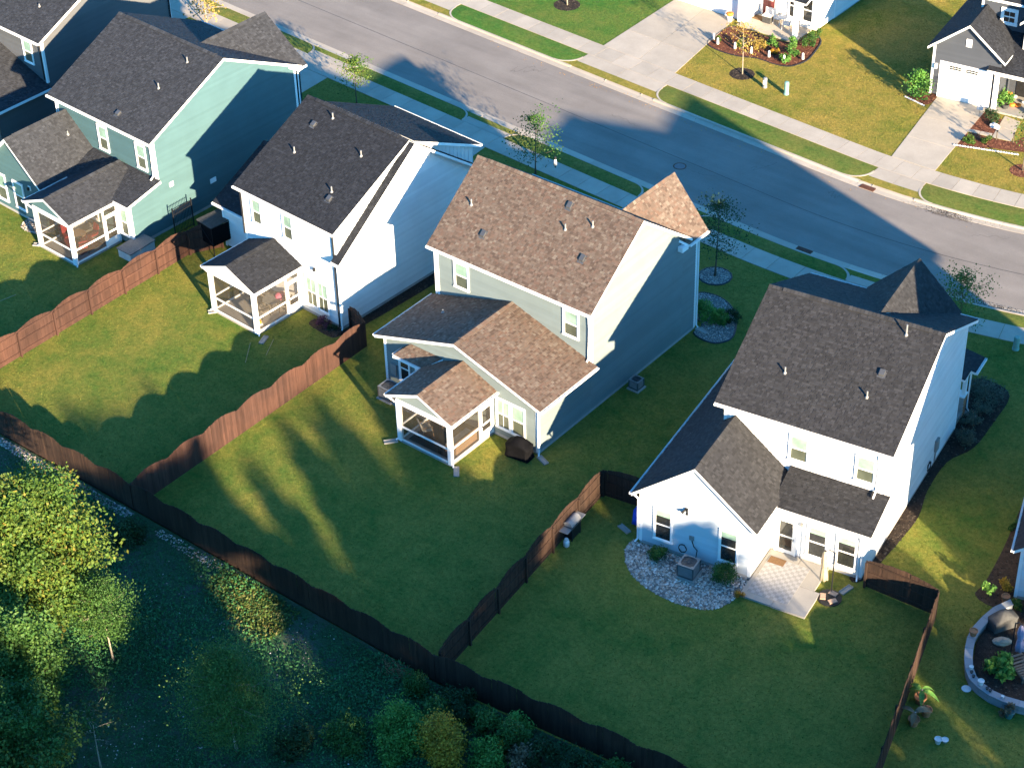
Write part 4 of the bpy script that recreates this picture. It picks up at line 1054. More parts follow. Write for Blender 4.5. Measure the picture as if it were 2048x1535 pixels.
# --- slate grey house with the single garage, across the street -----------------
HE = empty('house', (8.19, 44.78, 0), 8.8, 'slate grey house with white garage door and dark roof across the street', 'house')
def house_slate(H):
    sh = 'shingle_char'; wm = 'siding_slate'
    gable_y(H, -1.05, 4.1, 3.55, 1.55, 5.62, -0.35, 4.2, sh, False)
    gable_y(H, -1.05, 4.1, 3.55, 1.55, 5.62, 4.2, 9.2, sh, False)
    siding(H, (-0.72, 0), (3.8, 0), [(0, 2.5), (4.52, 2.5), (4.52, 3.6), (2.27, 5.5), (0, 3.6)], wm)
    siding(H, (-0.72, 0), (-0.10, 0), [(0, 0.15), (0.62, 0.15), (0.62, 2.5), (0, 2.5)], wm); siding(H, (3.18, 0), (3.8, 0), [(0, 0.15), (0.62, 0.15), (0.62, 2.5), (0, 2.5)], wm)
    siding(H, (-0.72, 9), (-0.72, 0), [(0, 0.15), (9, 0.15), (9, 3.7), (0, 3.7)], wm)
    corner_board(H, -0.72, 0, -1, -1, 0.1, 3.55)
    # sectional garage door: panels and lights
    gd = MB().box(-0.10, 3.18, -0.02, 0.04, 0.0, 2.48).build('garage_door', M['trim_white'], H)
    for r_ in range(4):
        for c in range(4):
            MB().box(0.06+c*0.77, 0.06+c*0.77+0.68, -0.035, -0.0205, 0.10+r_*0.575, 0.10+r_*0.575+0.50 if r_ < 3 else 2.05).build('panel', M['trim_white'], gd)
    for c in range(8):
        x = 0.44+c*0.20+(0.32 if c > 3 else 0)
        for z in (2.14, 2.28): MB().box(x, x+0.16, -0.045, -0.0205, z, z+0.10).build('pane', M['pane_dark'], gd)
    for a, b, z0, z1 in ((-0.22, -0.10, 0, 2.6), (3.18, 3.30, 0, 2.6), (-0.10, 3.18, 2.48, 2.6)): MB().box(a, b, -0.05, 0.0, z0, z1).build('trim', M['trim_white'], H)
    MB().box(1.35, 1.72, -0.06, -0.022, 3.95, 4.5).build('gable_vent', M['trim_white'], H)
    lm = MB().box(-0.52, -0.36, -0.18, -0.02, 2.0, 2.35).build('wall_lamp', M['glaze_white'], H)
    # two-storey block behind
    yb = 2.9
    siding(H, (1.2, yb), (9.5, yb), [(0, 2.8), (8.3, 2.8), (8.3, 6.3), (0, 6.3)], wm); siding(H, (1.2, 12), (1.2, yb), [(0, 2.8), (9.1, 2.8), (9.1, 6.3), (0, 6.3)], wm)
    corner_board(H, 1.2, yb, -1, -1, 4.2, 6.3)
    window(H, (1.2, yb), (9.5, yb), 1.45, 4.72, 0.80, 0.80, 0.0, True, case=0.16)
    gable_x(H, 0.85, 9.9, yb-0.35, 6.3, 7.4, 8.8, 12.3, 6.3, sh, True); gutter(H, (0.87, yb-0.35, 6.28), (9.9, yb-0.35, 6.28), (0, -1, 0))
    gable_y(H, 4.2, 8.6, 5.6, 6.4, 7.6, 1.4, 5.6, sh, False); siding(H, (4.5, 1.7), (8.3, 1.7), [(0, 3.3), (3.8, 3.3), (3.8, 5.7), (1.9, 7.4), (0, 5.7)], 'siding_white')
    # porch
    slope(H, [(3.0, -0.35, 2.86), (9.6, -0.35, 2.86), (9.6, yb, 4.2), (3.0, yb, 4.2)], sh, 0.14); gutter(H, (3.02, -0.35, 2.84), (9.6, -0.35, 2.84), (0, -1, 0))
    for x in (3.62, 6.3): MB().box(x-0.15, x+0.15, -0.15, 0.15, 0.1, 2.74).build('post', M['trim_white'], H)
    MB().box(3.45, 9.6, -0.17, 0.17, 2.5, 2.72).build('beam', M['trim_white'], H)
    MB().prism([(3.32, -0.35), (9.6, -0.35), (9.6, 2.2), (3.32, 2.2)], -0.05, 0.12).build('porch_slab', M['concrete_patio'], H)
    siding(H, (3.8, 2.2), (9.5, 2.2), [(0, 0.12), (5.7, 0.12), (5.7, 3.4), (0, 3.4)], wm); siding(H, (3.8, 0), (3.8, 2.2), [(0, 0.12), (2.2, 0.12), (2.2, 2.9), (0, 2.9)], wm)
    fr = frame((3.8, 2.2), (9.5, 2.2)); MB().box(0.5, 1.45, 0.02, 0.06, 0.14, 2.2, fr).build('door', M['plastic_black'], H)
    window(H, (3.8, 2.2), (9.5, 2.2), 2.3, 0.7, 0.9, 1.6, 0.0)
house_slate(HE)

# --- white house with the red door, across the street ---------------------------
HF = empty('house', (-13.6, 46.2, 0), 0.2, 'white house with dark red front door and corner porch across the street', 'house')
def house_red_door(H):
    wm = 'siding_white'; sh = 'shingle_char'
    siding(H, (0, 0), (5.9, 0), [(0, 2.5), (5.9, 2.5), (5.9, 3.3), (2.95, 5.6), (0, 3.3)], wm)
    siding(H, (0, 9), (0, 0), [(0, 0.1), (9, 0.1), (9, 3.3), (0, 3.3)], wm)
    siding(H, (5.9, 0), (5.9, 1.5), [(0, 0.1), (1.5, 0.1), (1.5, 3.3), (0, 3.3)], wm)
    gd = MB().box(0.45, 4.95, -0.02, 0.04, 0.0, 2.46).build('garage_door', M['trim_white'], H)
    for r_ in range(4):
        for c in range(6): MB().box(0.52+c*0.74, 0.52+c*0.74+0.66, -0.035, -0.0205, 0.08+r_*0.60, 0.08+r_*0.60+0.52).build('panel', M['trim_white'], gd)
    MB().box(0.0, 0.45, -0.04, 0.02, 0.0, 2.5).build('trim', M['trim_white'], H)
    MB().box(4.95, 5.35, -0.04, 0.02, 0.0, 2.5).build('trim', M['trim_white'], H)
    MB().box(5.35, 5.92, -0.35, 0.15, 0.0, 3.2).build('post', M['trim_white'], H)
    gable_y(H, -0.35, 6.25, 3.2, 2.95, 5.7, -0.35, 6, sh, False)
    # front door wall, porch and the right block
    siding(H, (5.9, 1.5), (10.5, 1.5), [(0, 0.12), (4.6, 0.12), (4.6, 3.1), (0, 3.1)], wm)
    siding(H, (10.5, 3.85), (10.5, 12), [(0, 0.1), (8.15, 0.1), (8.15, 6.2), (0, 6.2)], wm); siding(H, (8.6, 3.85), (10.5, 3.85), [(0, 0.1), (1.9, 0.1), (1.9, 6.2), (0, 6.2)], wm)
    siding(H, (10.5, 1.5), (10.5, 3.85), [(0, 0.1), (2.35, 0.1), (2.35, 3.2), (0, 3.2)], wm)
    corner_board(H, 10.5, 3.85, 1, -1, 0.1, 6.1); base_course(H, (10.5, 3.85), (10.5, 12))
    gable_x(H, 4.0, 10.85, 3.5, 6.2, 7.9, 8.6, 12.3, 6.2, sh, True)
    slope(H, [(8.35, -0.35, 2.9), (10.75, -0.35, 2.9), (10.75, 3.8, 4.3), (8.35, 3.8, 4.3)], sh, 0.14)
    MB().prism([(5.6, -0.8), (10.2, -0.8), (10.2, 1.5), (5.9, 1.5)], -0.05, 0.1).build('porch_slab', M['concrete'], H)
    MB().box(9.72, 10.0, -0.25, 0.05, 0.1, 2.72).build('post', M['trim_white'], H); MB().box(9.30, 9.40, 1.42, 1.50, 0.1, 2.72).build('post', M['trim_white'], H)
    fr = frame((5.9, 1.5), (10.5, 1.5)); u0 = 0.35
    m = MB(); m.box(u0-0.12, u0, 0.02, 0.07, 0.12, 2.3, fr); m.box(u0+0.95, u0+1.07, 0.02, 0.07, 0.12, 2.3, fr); m.box(u0-0.12, u0+1.07, 0.02, 0.072, 2.3, 2.42, fr); m.build('door_frame', M['trim_white'], H)
    d = MB().box(u0, u0+0.95, 0.02, 0.05, 0.14, 2.3, fr).build('door', M['door_red'], H)
    for a, b, z0, z1 in ((0.14, 0.44, 0.35, 1.1), (0.51, 0.81, 0.35, 1.1)): MB().box(u0+a, u0+b, 0.05, 0.062, z0, z1, fr).build('panel', M['door_red'], d)
    MB().box(u0+0.14, u0+0.81, 0.05, 0.06, 1.3, 2.1, fr).build('pane', M['glaze_white'], d)
    window(H, (5.9, 1.5), (10.5, 1.5), 2.45, 0.6, 0.85, 1.7, 0.0); window(H, (5.9, 1.5), (10.5, 1.5), 3.55, 0.6, 0.75, 1.7, 0.0)
house_red_door(HF)

# --- house at the right edge ----------------------------------------------------
HG = empty('house', (37.0, 3.4, 0), 19.0, 'white house at the right with only its side wall showing', 'house')
def house_edge(H):
    wm = 'siding_white'; sh = 'shingle_char'; w = 8.6; yk, zk, ze = 5.83, 12.7, 7.0
    g = [(0, 0.2), (11.0, 0.2), (11.0, 7.0), (yk, 12.5), (0, 7.1)]
    siding(H, (0, 11.0), (0, 0), [(11.0-u, z) for u, z in g][::-1], wm); siding(H, (0, 0), (w, 0), [(0, 0.2), (w, 0.2), (w, 7.1), (0, 7.1)], wm)
    siding(H, (w, 0), (w, 11.0), g, wm); siding(H, (w, 11.0), (0, 11.0), [(0, 0.2), (w, 0.2), (w, 6.8), (0, 6.8)], wm)
    base_course(H, (0, 0), (w, 0)); base_course(H, (-1.86, 9.8), (-1.86, 2.29)); base_course(H, (-1.86, 2.29), (0, 2.29))
    gable_x(H, -0.45, w+0.45, -0.28, ze, yk, zk, 11.2, 6.93, sh)
    gable_y(H, 1.2, 9.2, 7.0, 5.2, 12.3, 12.0, 3.5, sh, True, 0.17, 11.2, 11.2)
    siding(H, (w, 11.6), (1.6, 11.6), [(0, 0.2), (7.0, 0.2), (7.0, 7.2), (3.5, 12.0), (0, 7.2)], wm)
    siding(H, (-1.86, 9.8), (-1.86, 2.29), [(0, 0.2), (7.51, 0.2), (7.51, 3.15), (0, 3.15)], wm); siding(H, (-1.86, 2.29), (0, 2.29), [(0, 0.2), (1.86, 0.2), (1.86, 4.4), (0, 3.2)], wm)
    slope(H, [(-2.2, 10.1, 3.1), (-2.2, 1.95, 3.1), (0, 1.95, 4.6), (0, 10.1, 4.6)], sh)
    gutter(H, (-2.2, 1.97, 3.08), (-2.2, 10.1, 3.08), (-1, 0, 0)); corner_board(H, -1.86, 2.29, -1, -1, 0.1, 3.1); corner_board(H, 0, 0, -1, -1, 0.1, 6.9)
    for u in (1.2, 5.6): window(H, (0, 0), (w, 0), u, 4.3, 0.86, 1.4)
house_edge(HG)
# ------------------------------------------------------------------ fences
_pk = MB().box(-0.069, 0.069, -0.009, 0.009, 0.0, 1.0)
PICKET = {k: _pk.mesh('picket', M[k]) for k in ('fence_red', 'fence_brown')}
_po = MB().box(-0.05, 0.05, -0.05, 0.05, 0.0, 1.0)
POST = {k: _po.mesh('post', M[k]) for k in ('fence_red', 'fence_brown')}
def fence(pts, label, mat, side=1, low=1.62, rise=0.26, group='arched wooden picket fences'):
    """arched panels of butted pickets between posts; side = where posts and rails stand"""
    root = empty('wooden_fence', (*pts[0], 0), 0, label, 'fence', group)
    o = Vector((*pts[0], 0))
    rr = random.Random(len(label)*7+int(abs(pts[0][0]*10)))
    for p, q in zip(pts[:-1], pts[1:]):
        p, q = Vector(p), Vector(q); L = (q-p).length; t = (q-p)/L; n = Vector((-t.y, t.x))*side
        np_ = max(1, round(L/2.46)); pl = L/np_; ang = math.atan2(t.y, t.x)
        def put(data, name, d, off, z0, h, w=1.0):
            ob = bpy.data.objects.new(name, data); link(ob, root); c = p+t*d+n*off
            ob.location = (c.x-o.x, c.y-o.y, z0); ob.rotation_euler = (rr.gauss(0, 0.006), 0, ang); ob.scale = (w, 1, h)
        for i in range(np_+1): put(POST[mat], 'post', min(max(i*pl, 0.05), L-0.05), 0.075, -0.05, low-0.02)
        for i in range(np_):
            m = round(pl/0.143); w = pl/m
            for j in range(m):
                f = (j+0.5)/m; h = low+rise*math.sin(math.pi*f)+rr.uniform(-0.006, 0.006)
                put(PICKET[mat], 'picket', i*pl+(j+0.5)*w, rr.uniform(-0.002, 0.002), 0.03, h-0.03, w/0.1405)
            for z in (0.25, 0.92, 1.50):
                a, b = p+t*(i*pl+0.06)-Vector((o.x, o.y)), p+t*((i+1)*pl-0.06)-Vector((o.x, o.y))
                mb = MB(); c = [(*(e+n*k), z+dz) for dz in (0, 0.09) for k in (0.0115, 0.050) for e in (a, b)]
                mb.v = [tuple(x) for x in c]; mb.f = [(0, 2, 3, 1), (4, 5, 7, 6), (0, 1, 5, 4), (2, 6, 7, 3), (0, 4, 6, 2), (1, 3, 7, 5)]; mb.a = [0.5]*6
                mb.build('rail', M[mat], root)
    return root
YR = -15.55
fence([(-17.72, YR+0.12), (-17.60, 2.40), (-16.55, 4.15)], 'red-brown picket fence between the teal house and the white house lawns', 'fence_red', -1)
fence([(-3.10, YR+0.12), (-3.05, 1.75), (-4.75, 2.35)], 'red-brown picket fence between the white house and the tan-roofed house lawns', 'fence_red', 1)
fence([(16.62, YR+0.30), (14.82, -0.62), (17.75, -0.10)], 'brown picket fence beside the steel gas grill', 'fence_brown', -1)
fence([(-27.6, YR-0.0), (-17.78, YR)], 'brown back fence behind the teal house lawn', 'fence_brown', 1)
fence([(-17.72, YR), (-3.10, YR)], 'brown back fence behind the white house lawn with the gravel strip', 'fence_brown', 1)
fence([(-3.04, YR), (16.60, YR)], 'long brown back fence behind the tan-roofed house lawn', 'fence_brown', 1)
fence([(16.64, YR+0.01), (29.6, -14.2), (36.6, -13.2)], 'dark brown back fence behind the patio lawn', 'fence_brown', 1)
fence([(28.55, 1.45), (32.20, 1.70)], 'short two-panel brown fence with its gate beside the patio house corner', 'fence_brown', -1)
fence([(32.26, 1.66), (36.62, -13.08)], 'brown side fence between the patio lawn and the curved block planter', 'fence_brown', -1)

# ------------------------------------------------------------------ beds: mulch, gravel, stones
def poly_smooth(pts, n=4):
    out = []; L = len(pts)
    for i in range(L):
        p0, p1, p2, p3 = (Vector(pts[(i+k-1) % L]) for k in range(4))
        for j in range(n):
            t = j/n; out.append(tuple(0.5*((2*p1)+(p2-p0)*t+(2*p0-5*p1+4*p2-p3)*t*t+(3*p1-p0-3*p2+p3)*t**3)))
    return out
def inside(p, poly):
    c = False; x, y = p
    for (x0, y0), (x1, y1) in zip(poly, poly[1:]+poly[:1]):
        if (y0 > y) != (y1 > y) and x < (x1-x0)*(y-y0)/(y1-y0)+x0: c = not c
    return c
def scatter(poly, n, rr, margin=0.0):
    xs = [p[0] for p in poly]; ys = [p[1] for p in poly]; out = []
    while len(out) < n:
        p = (rr.uniform(min(xs), max(xs)), rr.uniform(min(ys), max(ys)))
        if inside(p, poly): out.append(p)
    return out
def pebble(mb, x, y, z, r_, rr, flat=0.6):
    a = rr.random(); q = rr.uniform(0, 6.28); c, s = math.cos(q), math.sin(q); e = rr.uniform(0.6, 1.0); b = len(mb.v)
    for u, v, w in ((1, 0, 0), (0, e, 0), (-1, 0, 0), (0, -e, 0), (0.25, 0.2, flat), (-0.3, -0.1, flat*0.9)):
        k = r_*rr.uniform(0.8, 1.15); mb.v.append((x+k*(u*c-v*s), y+k*(u*s+v*c), z+r_*w))
    for f in ((0, 1, 4), (1, 5, 4), (1, 2, 5), (2, 3, 5), (3, 4, 5), (3, 0, 4)): mb.f.append(tuple(b+i for i in f)); mb.a.append(a)
EXCL = []
def bed(name, pts, mat, piece=None, n=0, size=(0.03, 0.06), z=0.008, edge=None, smooth=True, flat=0.6):
    poly = poly_smooth(pts) if smooth else pts
    EXCL.append(list(poly))
    root = empty(name); tag(root, kind='structure')
    m = MB(); m.face([(x, y, z) for x, y in poly]); m.build('bed_soil', M[mat], root)
    rr = random.Random(int(abs(pts[0][0]*100))+n)
    if n:
        m = MB()
        for x, y in scatter(poly, n, rr): pebble(m, x, y, z, rr.uniform(*size), rr, flat)
        m.build('stones' if piece == 'stone_mix' else 'chips', M[piece], root, kind='stuff')
    if edge:
        L = len(poly); ctr = Vector((sum(p[0] for p in poly)/L, sum(p[1] for p in poly)/L)); m = MB()
        for (x0, y0), (x1, y1) in zip(poly, poly[1:]+poly[:1]):
            d0 = (Vector((x0, y0))-ctr).normalized()*0.08; d1 = (Vector((x1, y1))-ctr).normalized()*0.08
            m.face([(x0, y0, 0.05), (x1, y1, 0.05), (x1+d1.x, y1+d1.y, 0.012), (x0+d0.x, y0+d0.y, 0.012)]); m.face([(x0, y0, 0.05), (x1, y1, 0.05), (x1-d1.x*0.2, y1-d1.y*0.2, 0.0), (x0-d0.x*0.2, y0-d0.y*0.2, 0.0)])
        m.build('edging', M[edge], root)
    return root
bed('gravel_bed', [(18.0, -2.5), (18.15, -3.3), (19.07, -4.29), (20.34, -4.78), (21.6, -4.9), (22.75, -4.72), (23.75, -4.2), (24.15, -3.45), (24.2, -2.7), (24.0, -1.42), (21.0, -1.95), (18.35, -2.38)], 'gravel_bed', 'stone_mix', 2300, (0.045, 0.105))
circ = lambda x, y, r_, k=14: [(x+r_*math.cos(2*math.pi*i/k), y+r_*math.sin(2*math.pi*i/k)) for i in range(k)]
bed('gravel_ring', circ(8.3, 18.85, 0.92), 'gravel_bed', 'stone_mix', 700, (0.02, 0.05), edge='trim_dark', smooth=False)
bed('gravel_bed', [(8.4, 16.7), (9.3, 17.25), (10.27, 17.1), (11.17, 16.5), (11.9, 15.56), (12.4, 14.5), (12.3, 13.8), (11.84, 13.35), (11.1, 13.3), (10.45, 13.6), (10.35, 14.6), (8.6, 14.7)], 'gravel_bed', 'stone_mix', 1900, (0.02, 0.05), edge='trim_dark')
bed('mulch_ring', circ(-3.81, 39.79, 0.85), 'mulch_dark', 'chip_dark', 260, (0.03, 0.07), flat=0.3, smooth=False)
bed('mulch_ring', circ(-19.36, 40.98, 0.95), 'mulch_dark', 'chip_dark', 260, (0.03, 0.07), flat=0.3, smooth=False)
bed('mulch_ring', circ(16.83, 39.6, 0.8), 'mulch_red', 'chip_red', 200, (0.03, 0.07), flat=0.3, smooth=False)
bed('mulch_bed', [(-8.1, 42.0), (-6.9, 41.6), (-5.4, 41.7), (-4.2, 42.2), (-2.7, 42.2), (-1.8, 42.6), (-1.4, 43.8), (-1.6, 45.2), (-2.1, 46.8), (-3.1, 47.4), (-3.35, 45.6), (-4.2, 45.2), (-5.8, 45.2), (-7.0, 45.3), (-8.2, 45.0), (-8.3, 43.2)], 'mulch_red', 'chip_red', 900, (0.03, 0.075), edge='trim_dark', flat=0.3)
bed('mulch_bed', [(11.95, 39.9), (12.9, 40.05), (13.9, 40.85), (14.8, 41.2), (15.9, 41.7), (17.5, 43.0), (17.0, 44.6), (15.2, 44.2), (14.75, 42.45), (13.4, 42.05), (11.85, 41.65)], 'mulch_red', 'chip_red', 700, (0.03, 0.075), flat=0.3)
bed('mulch_bed', [(11.55, 42.0), (13.3, 42.35), (13.3, 43.4), (12.9, 44.4), (11.6, 44.9), (11.3, 44.6)], 'mulch_red', 'chip_red', 300, (0.03, 0.075), flat=0.3)
bed('mulch_bed', [(6.4, 43.5), (7.3, 43.2), (8.1, 43.4), (8.05, 44.6), (7.3, 45.4), (6.7, 45.0)], 'mulch_red', 'chip_red', 220, (0.03, 0.075), flat=0.3)
bed('mulch_bed', [(27.55, 1.9), (28.3, 1.7), (28.3, 4.2), (28.1, 7.2), (27.45, 9.3), (27.1, 11.9), (27.6, 13.7), (27.4, 16.2), (27.0, 18.7), (25.8, 19.3), (24.7, 18.6), (25.7, 14.3), (26.3, 11.8), (27.1, 6.5)], 'mulch_dark', 'chip_dark', 1500, (0.03, 0.08), flat=0.3)
bed('mulch_bed', [(-5.05, 1.6), (-4.6, 2.6), (-4.05, 8.8), (-3.9, 14.0), (-4.75, 14.0), (-5.0, 6.0), (-5.15, 2.2)], 'mulch_dark', 'chip_dark', 500, (0.03, 0.07), flat=0.3)
bed('mulch_bed', [(-7.15, 1.45), (-6.3, 1.25), (-5.2, 1.2), (-4.95, 1.6), (-5.2, 2.1), (-7.0, 2.1)], 'mulch_brown', 'chip_dark', 160, (0.03, 0.07), flat=0.3)
bed('gravel_strip', [(-14.5, -15.75), (-9.5, -15.75), (-7.6, -15.75), (-2.8, -15.75), (-2.9, -16.25), (-7.6, -16.2), (-9.5, -16.25), (-14.5, -16.2)], 'gravel_bed', 'stone_mix', 900, (0.03, 0.09), smooth=False)
bed('gravel_strip', [(-1.0, -15.75), (5.5, -15.75), (5.6, -16.1), (2.0, -16.4), (-1.0, -16.2)], 'woods_floor', 'stone_mix', 320, (0.03, 0.08), smooth=False)
bed('gravel_bed', [(-28.0, -1.6), (-26.4, -1.5), (-26.1, -0.2), (-28.2, -0.3)], 'gravel_bed', 'stone_mix', 350, (0.03, 0.08))
bed('soil_bed', [(33.0, 4.0), (34.4, 3.9), (35.4, 5.2), (33.9, 8.5), (32.2, 13.2), (31.3, 13.0), (32.4, 8.0), (32.9, 5.2)], 'mulch_brown', 'chip_dark', 420, (0.03, 0.07), flat=0.3)
quad_slabs('front_walk', [(11.8, 41.85), (13.35, 42.1), (13.2, 42.55), (11.7, 42.2)], 2, 1, 0.02)
quad_slabs('front_walk', [(13.37, 42.1), (14.6, 42.35), (13.9, 44.9), (12.75, 45.0)], 1, 2, 0.022)
# pale cobbles laid along the bed edges across the street
for x, y in [(6.45+0.15*i, 43.42-0.03*i) for i in range(11)]+[(11.98+0.16*i, 39.86+0.055*i) for i in range(24)]:
    mb = MB(); icoish(mb, (x, y, 0.03), 0.09, 0.07, 0.06, 0.2, int(x*100), 6, 4); mb.build('edging_stone', M['glaze_white'], label='pale fist-sized stone edging a mulch bed at the slate grey house', cat='stone', group='pale stones edging the mulch beds')

# ------------------------------------------------------------------ small things: builders
def ac_unit(loc, rz, label, s=0.80, h=0.82):
    root = empty('air_conditioner', loc, rz, label, 'air conditioner')
    MB().box(-s/2-0.1, s/2+0.1, -s/2-0.1, s/2+0.1, 0, 0.07).build('pad', M['concrete_patio'], root)
    b = MB(); a = s/2
    b.box(-a, a, -a, a, 0.07, 0.13); b.box(-a+0.03, a-0.03, -a+0.03, a-0.03, 0.13, h-0.06)
    for sx in (-1, 1):
        for sy in (-1, 1): b.box(sx*a-0.03, sx*a+0.03, sy*a-0.03, sy*a+0.03, 0.13, h-0.04)
    b.build('cabinet', M['metal_grey'], root)
    for i in range(12):
        z = 0.17+i*(h-0.27)/12
        MB().box(-a-0.004, a+0.004, -a-0.004, a+0.004, z, z+0.022).build('louvre', M['metal_light'], root)
    t = MB()
    t.box(-a-0.02, a+0.02, -a-0.02, -a*0.86, h-0.04, h); t.box(-a-0.02, a+0.02, a*0.86, a+0.02, h-0.04, h); t.box(-a-0.02, -a*0.86, -a*0.86, a*0.86, h-0.04, h); t.box(a*0.86, a+0.02, -a*0.86, a*0.86, h-0.04, h)
    for sx, sy in ((1, 1), (1, -1), (-1, 1), (-1, -1)): t.face([(sx*a*0.87, sy*a*0.87, h-0.004), (sx*a*0.5, sy*a*0.87, h-0.004), (sx*a*0.87, sy*a*0.5, h-0.004)])
    t.build('top', M['metal_light'], root)
    MB().lathe([(a*0.86, h-0.12), (a*0.86, h-0.1)], k=24).build('fan_well', M['plastic_black'], root)
    f = MB(); f.lathe([(0.09, h-0.09), (0.09, h-0.03), (0.03, h-0.02)], k=12)
    for k in range(3):
        q = k*2.09; f.face([(0.08*math.cos(q), 0.08*math.sin(q), h-0.07), (a*0.78*math.cos(q-0.3), a*0.78*math.sin(q-0.3), h-0.085), (a*0.78*math.cos(q+0.35), a*0.78*math.sin(q+0.35), h-0.06)])
    f.build('fan', M['metal_grey'], root)
    g = MB()
    for k in range(4): rr = a*0.86*(k+1)/4.2; g.tube([(rr*math.cos(i*0.3142), rr*math.sin(i*0.3142), h-0.008) for i in range(21)], 0.006, 4)
    for k in range(8): g.tube([(0.05*math.cos(k*0.785), 0.05*math.sin(k*0.785), h-0.01), (a*0.86*math.cos(k*0.785), a*0.86*math.sin(k*0.785), h-0.01)], 0.005, 4)
    g.build('guard', M['metal_grey'], root)
    return root

def covered_grill(loc, rz, label, mat, w=1.35, d=0.72, h=1.24, feet=True):
    """a cloth cover slumped over a grill: raised lid in the middle, side shelves, pleated skirt"""
    root = empty('covered_grill', loc, rz, label, 'grill')
    rr = random.Random(int(loc[0]*10)); mb = MB(); nu, rings = 44, 11
    def top(u, v):
        hump = math.exp(-(u/0.62)**4)*(1-0.55*abs(v)**3)
        return h*(0.70+0.30*hump)-0.04*abs(v)
    ring = []
    for i in range(rings+1):
        t = i/rings; row = []
        for j in range(nu):
            a = 2*math.pi*j/nu; c, s = math.cos(a), math.sin(a); k = max(abs(c), abs(s)); pw = 0.22
            u = math.copysign(abs(c)**pw, c); v = math.copysign(abs(s)**pw, s)
            pl = math.sin(a*9+rr.uniform(-0.5, 0.5))*0.5+math.sin(a*5.0+1.0)*0.5
            if i <= 4:
                f = i/4; row.append((u*f*w/2, v*f*d/2, top(u*f, v*f)))
            else:
                f = (i-4)/(rings-4); zz = top(u, v)*(1-f)+0.06*f
                ex = 1+0.02*f+0.085*pl*f**0.8-0.06*math.sin(math.pi*f)
                row.append((u*ex*w/2, v*ex*d/2, zz+rr.uniform(-0.012, 0.012)*(1-f)+0.03*pl*f*f))
        ring.append(row)
    b = len(mb.v)
    for row in ring: mb.v.extend(row)
    for i in range(rings):
        for j in range(nu):
            q = (j+1) % nu; mb.f.append((b+i*nu+j, b+(i+1)*nu+j, b+(i+1)*nu+q, b+i*nu+q)); mb.a.append(0.5)
    mb.build('cover', M[mat], root, smooth=True)
    if feet:
        for sx in (-1, 1):
            for sy in (-1, 1): MB().lathe([(0.04, 0.0), (0.05, 0.04), (0.03, 0.09)], (sx*w*0.42, sy*d*0.40, 0), 8).build('caster', M['black_metal'], root)
    return root

def gas_grill(loc, rz, label):
    root = empty('gas_grill', loc, rz, label, 'grill')
    MB().box(-0.42, 0.42, -0.26, 0.26, 0.12, 0.80).build('cabinet', M['black_metal'], root)
    m = MB(); n = 9
    for i in range(n):
        a0, a1 = math.pi*i/n*0.94+0.06, math.pi*(i+1)/n*0.94+0.06
        q = [(-0.43, -0.27*math.cos(a0), 0.86+0.28*math.sin(a0)), (0.43, -0.27*math.cos(a0), 0.86+0.28*math.sin(a0)), (0.43, -0.27*math.cos(a1), 0.86+0.28*math.sin(a1)), (-0.43, -0.27*math.cos(a1), 0.86+0.28*math.sin(a1))]
        m.face(q)
    for x in (-0.43, 0.43): m.face([(x, -0.27*math.cos(math.pi*i/n*0.94+0.06), 0.86+0.28*math.sin(math.pi*i/n*0.94+0.06)) for i in range(n+1)])
    ld = m.build('lid', M['metal_light'], root); MB().tube([(-0.33, -0.33, 0.97), (0.33, -0.33, 0.97)], 0.016, 6).build('handle', M['metal_grey'], ld)
    MB().box(-0.45, 0.45, -0.34, 0.29, 0.801, 0.86).build('fire_box', M['metal_grey'], root)
    for s in (-1, 1): MB().box(min(s*0.452, s*0.86), max(s*0.452, s*0.86), -0.26, 0.26, 0.80, 0.84).build('side_shelf', M['metal_light'], root)
    for k in range(5): MB().tube([(-0.32+k*0.16, -0.34, 0.78), (-0.32+k*0.16, -0.38, 0.78)], 0.026, 8).build('knob', M['glaze_white'], root)
    for sx in (-0.38, 0.38):
        for sy in (-0.22, 0.22): MB().lathe([(0.03, 0), (0.045, 0.06), (0.02, 0.12)], (sx, sy, 0), 8).build('caster', M['black_metal'], root)
    return root

def closed_umbrella(loc, label, mat, h=2.45, lean=(0.15, 0.1), offset=(-0.25, -0.1)):
    root = empty('patio_umbrella', loc, 0, label, 'umbrella')
    MB().tube([(0, 0, 0.05), (0.02, 0.0, h)], 0.032, 8).build('pole', M['black_metal'], root)
    ox, oy = offset
    MB().tube([(0.02, 0, h*0.98), (ox*0.5, oy*0.5, h*1.03), (ox, oy, h*0.97)], 0.026, 6).build('arm', M['black_metal'], root)
    mb = MB(); k = 18; rr = random.Random(3); prof = [(0.03, 0.97), (0.10, 0.88), (0.16, 0.72), (0.12, 0.58), (0.17, 0.44), (0.20, 0.30), (0.06, 0.28)]
    b = len(mb.v)
    for r_, z in prof:
        for j in range(k):
            q = r_*(1+0.22*math.sin(j*math.pi*2/3+z*3)); a = 2*math.pi*j/k; mb.v.append((ox+q*math.cos(a)+0.04*math.sin(z*5), oy+q*math.sin(a), h*z))
    for i in range(len(prof)-1):
        for j in range(k): mb.f.append((b+i*k+j, b+i*k+(j+1) % k, b+(i+1)*k+(j+1) % k, b+(i+1)*k+j)); mb.a.append(0.5)
    cn = mb.build('canopy', M[mat], root, smooth=True)
    MB().lathe([(0.135, h*0.585-0.03), (0.14, h*0.585+0.03)], (ox+0.01, oy, 0), 12).build('tie', M[mat], cn)
    MB().lathe([(0.05, h*0.97), (0.06, h*0.985), (0.02, h*1.0)], (ox, oy, 0), 10).build('finial', M['black_metal'], root)
    return root

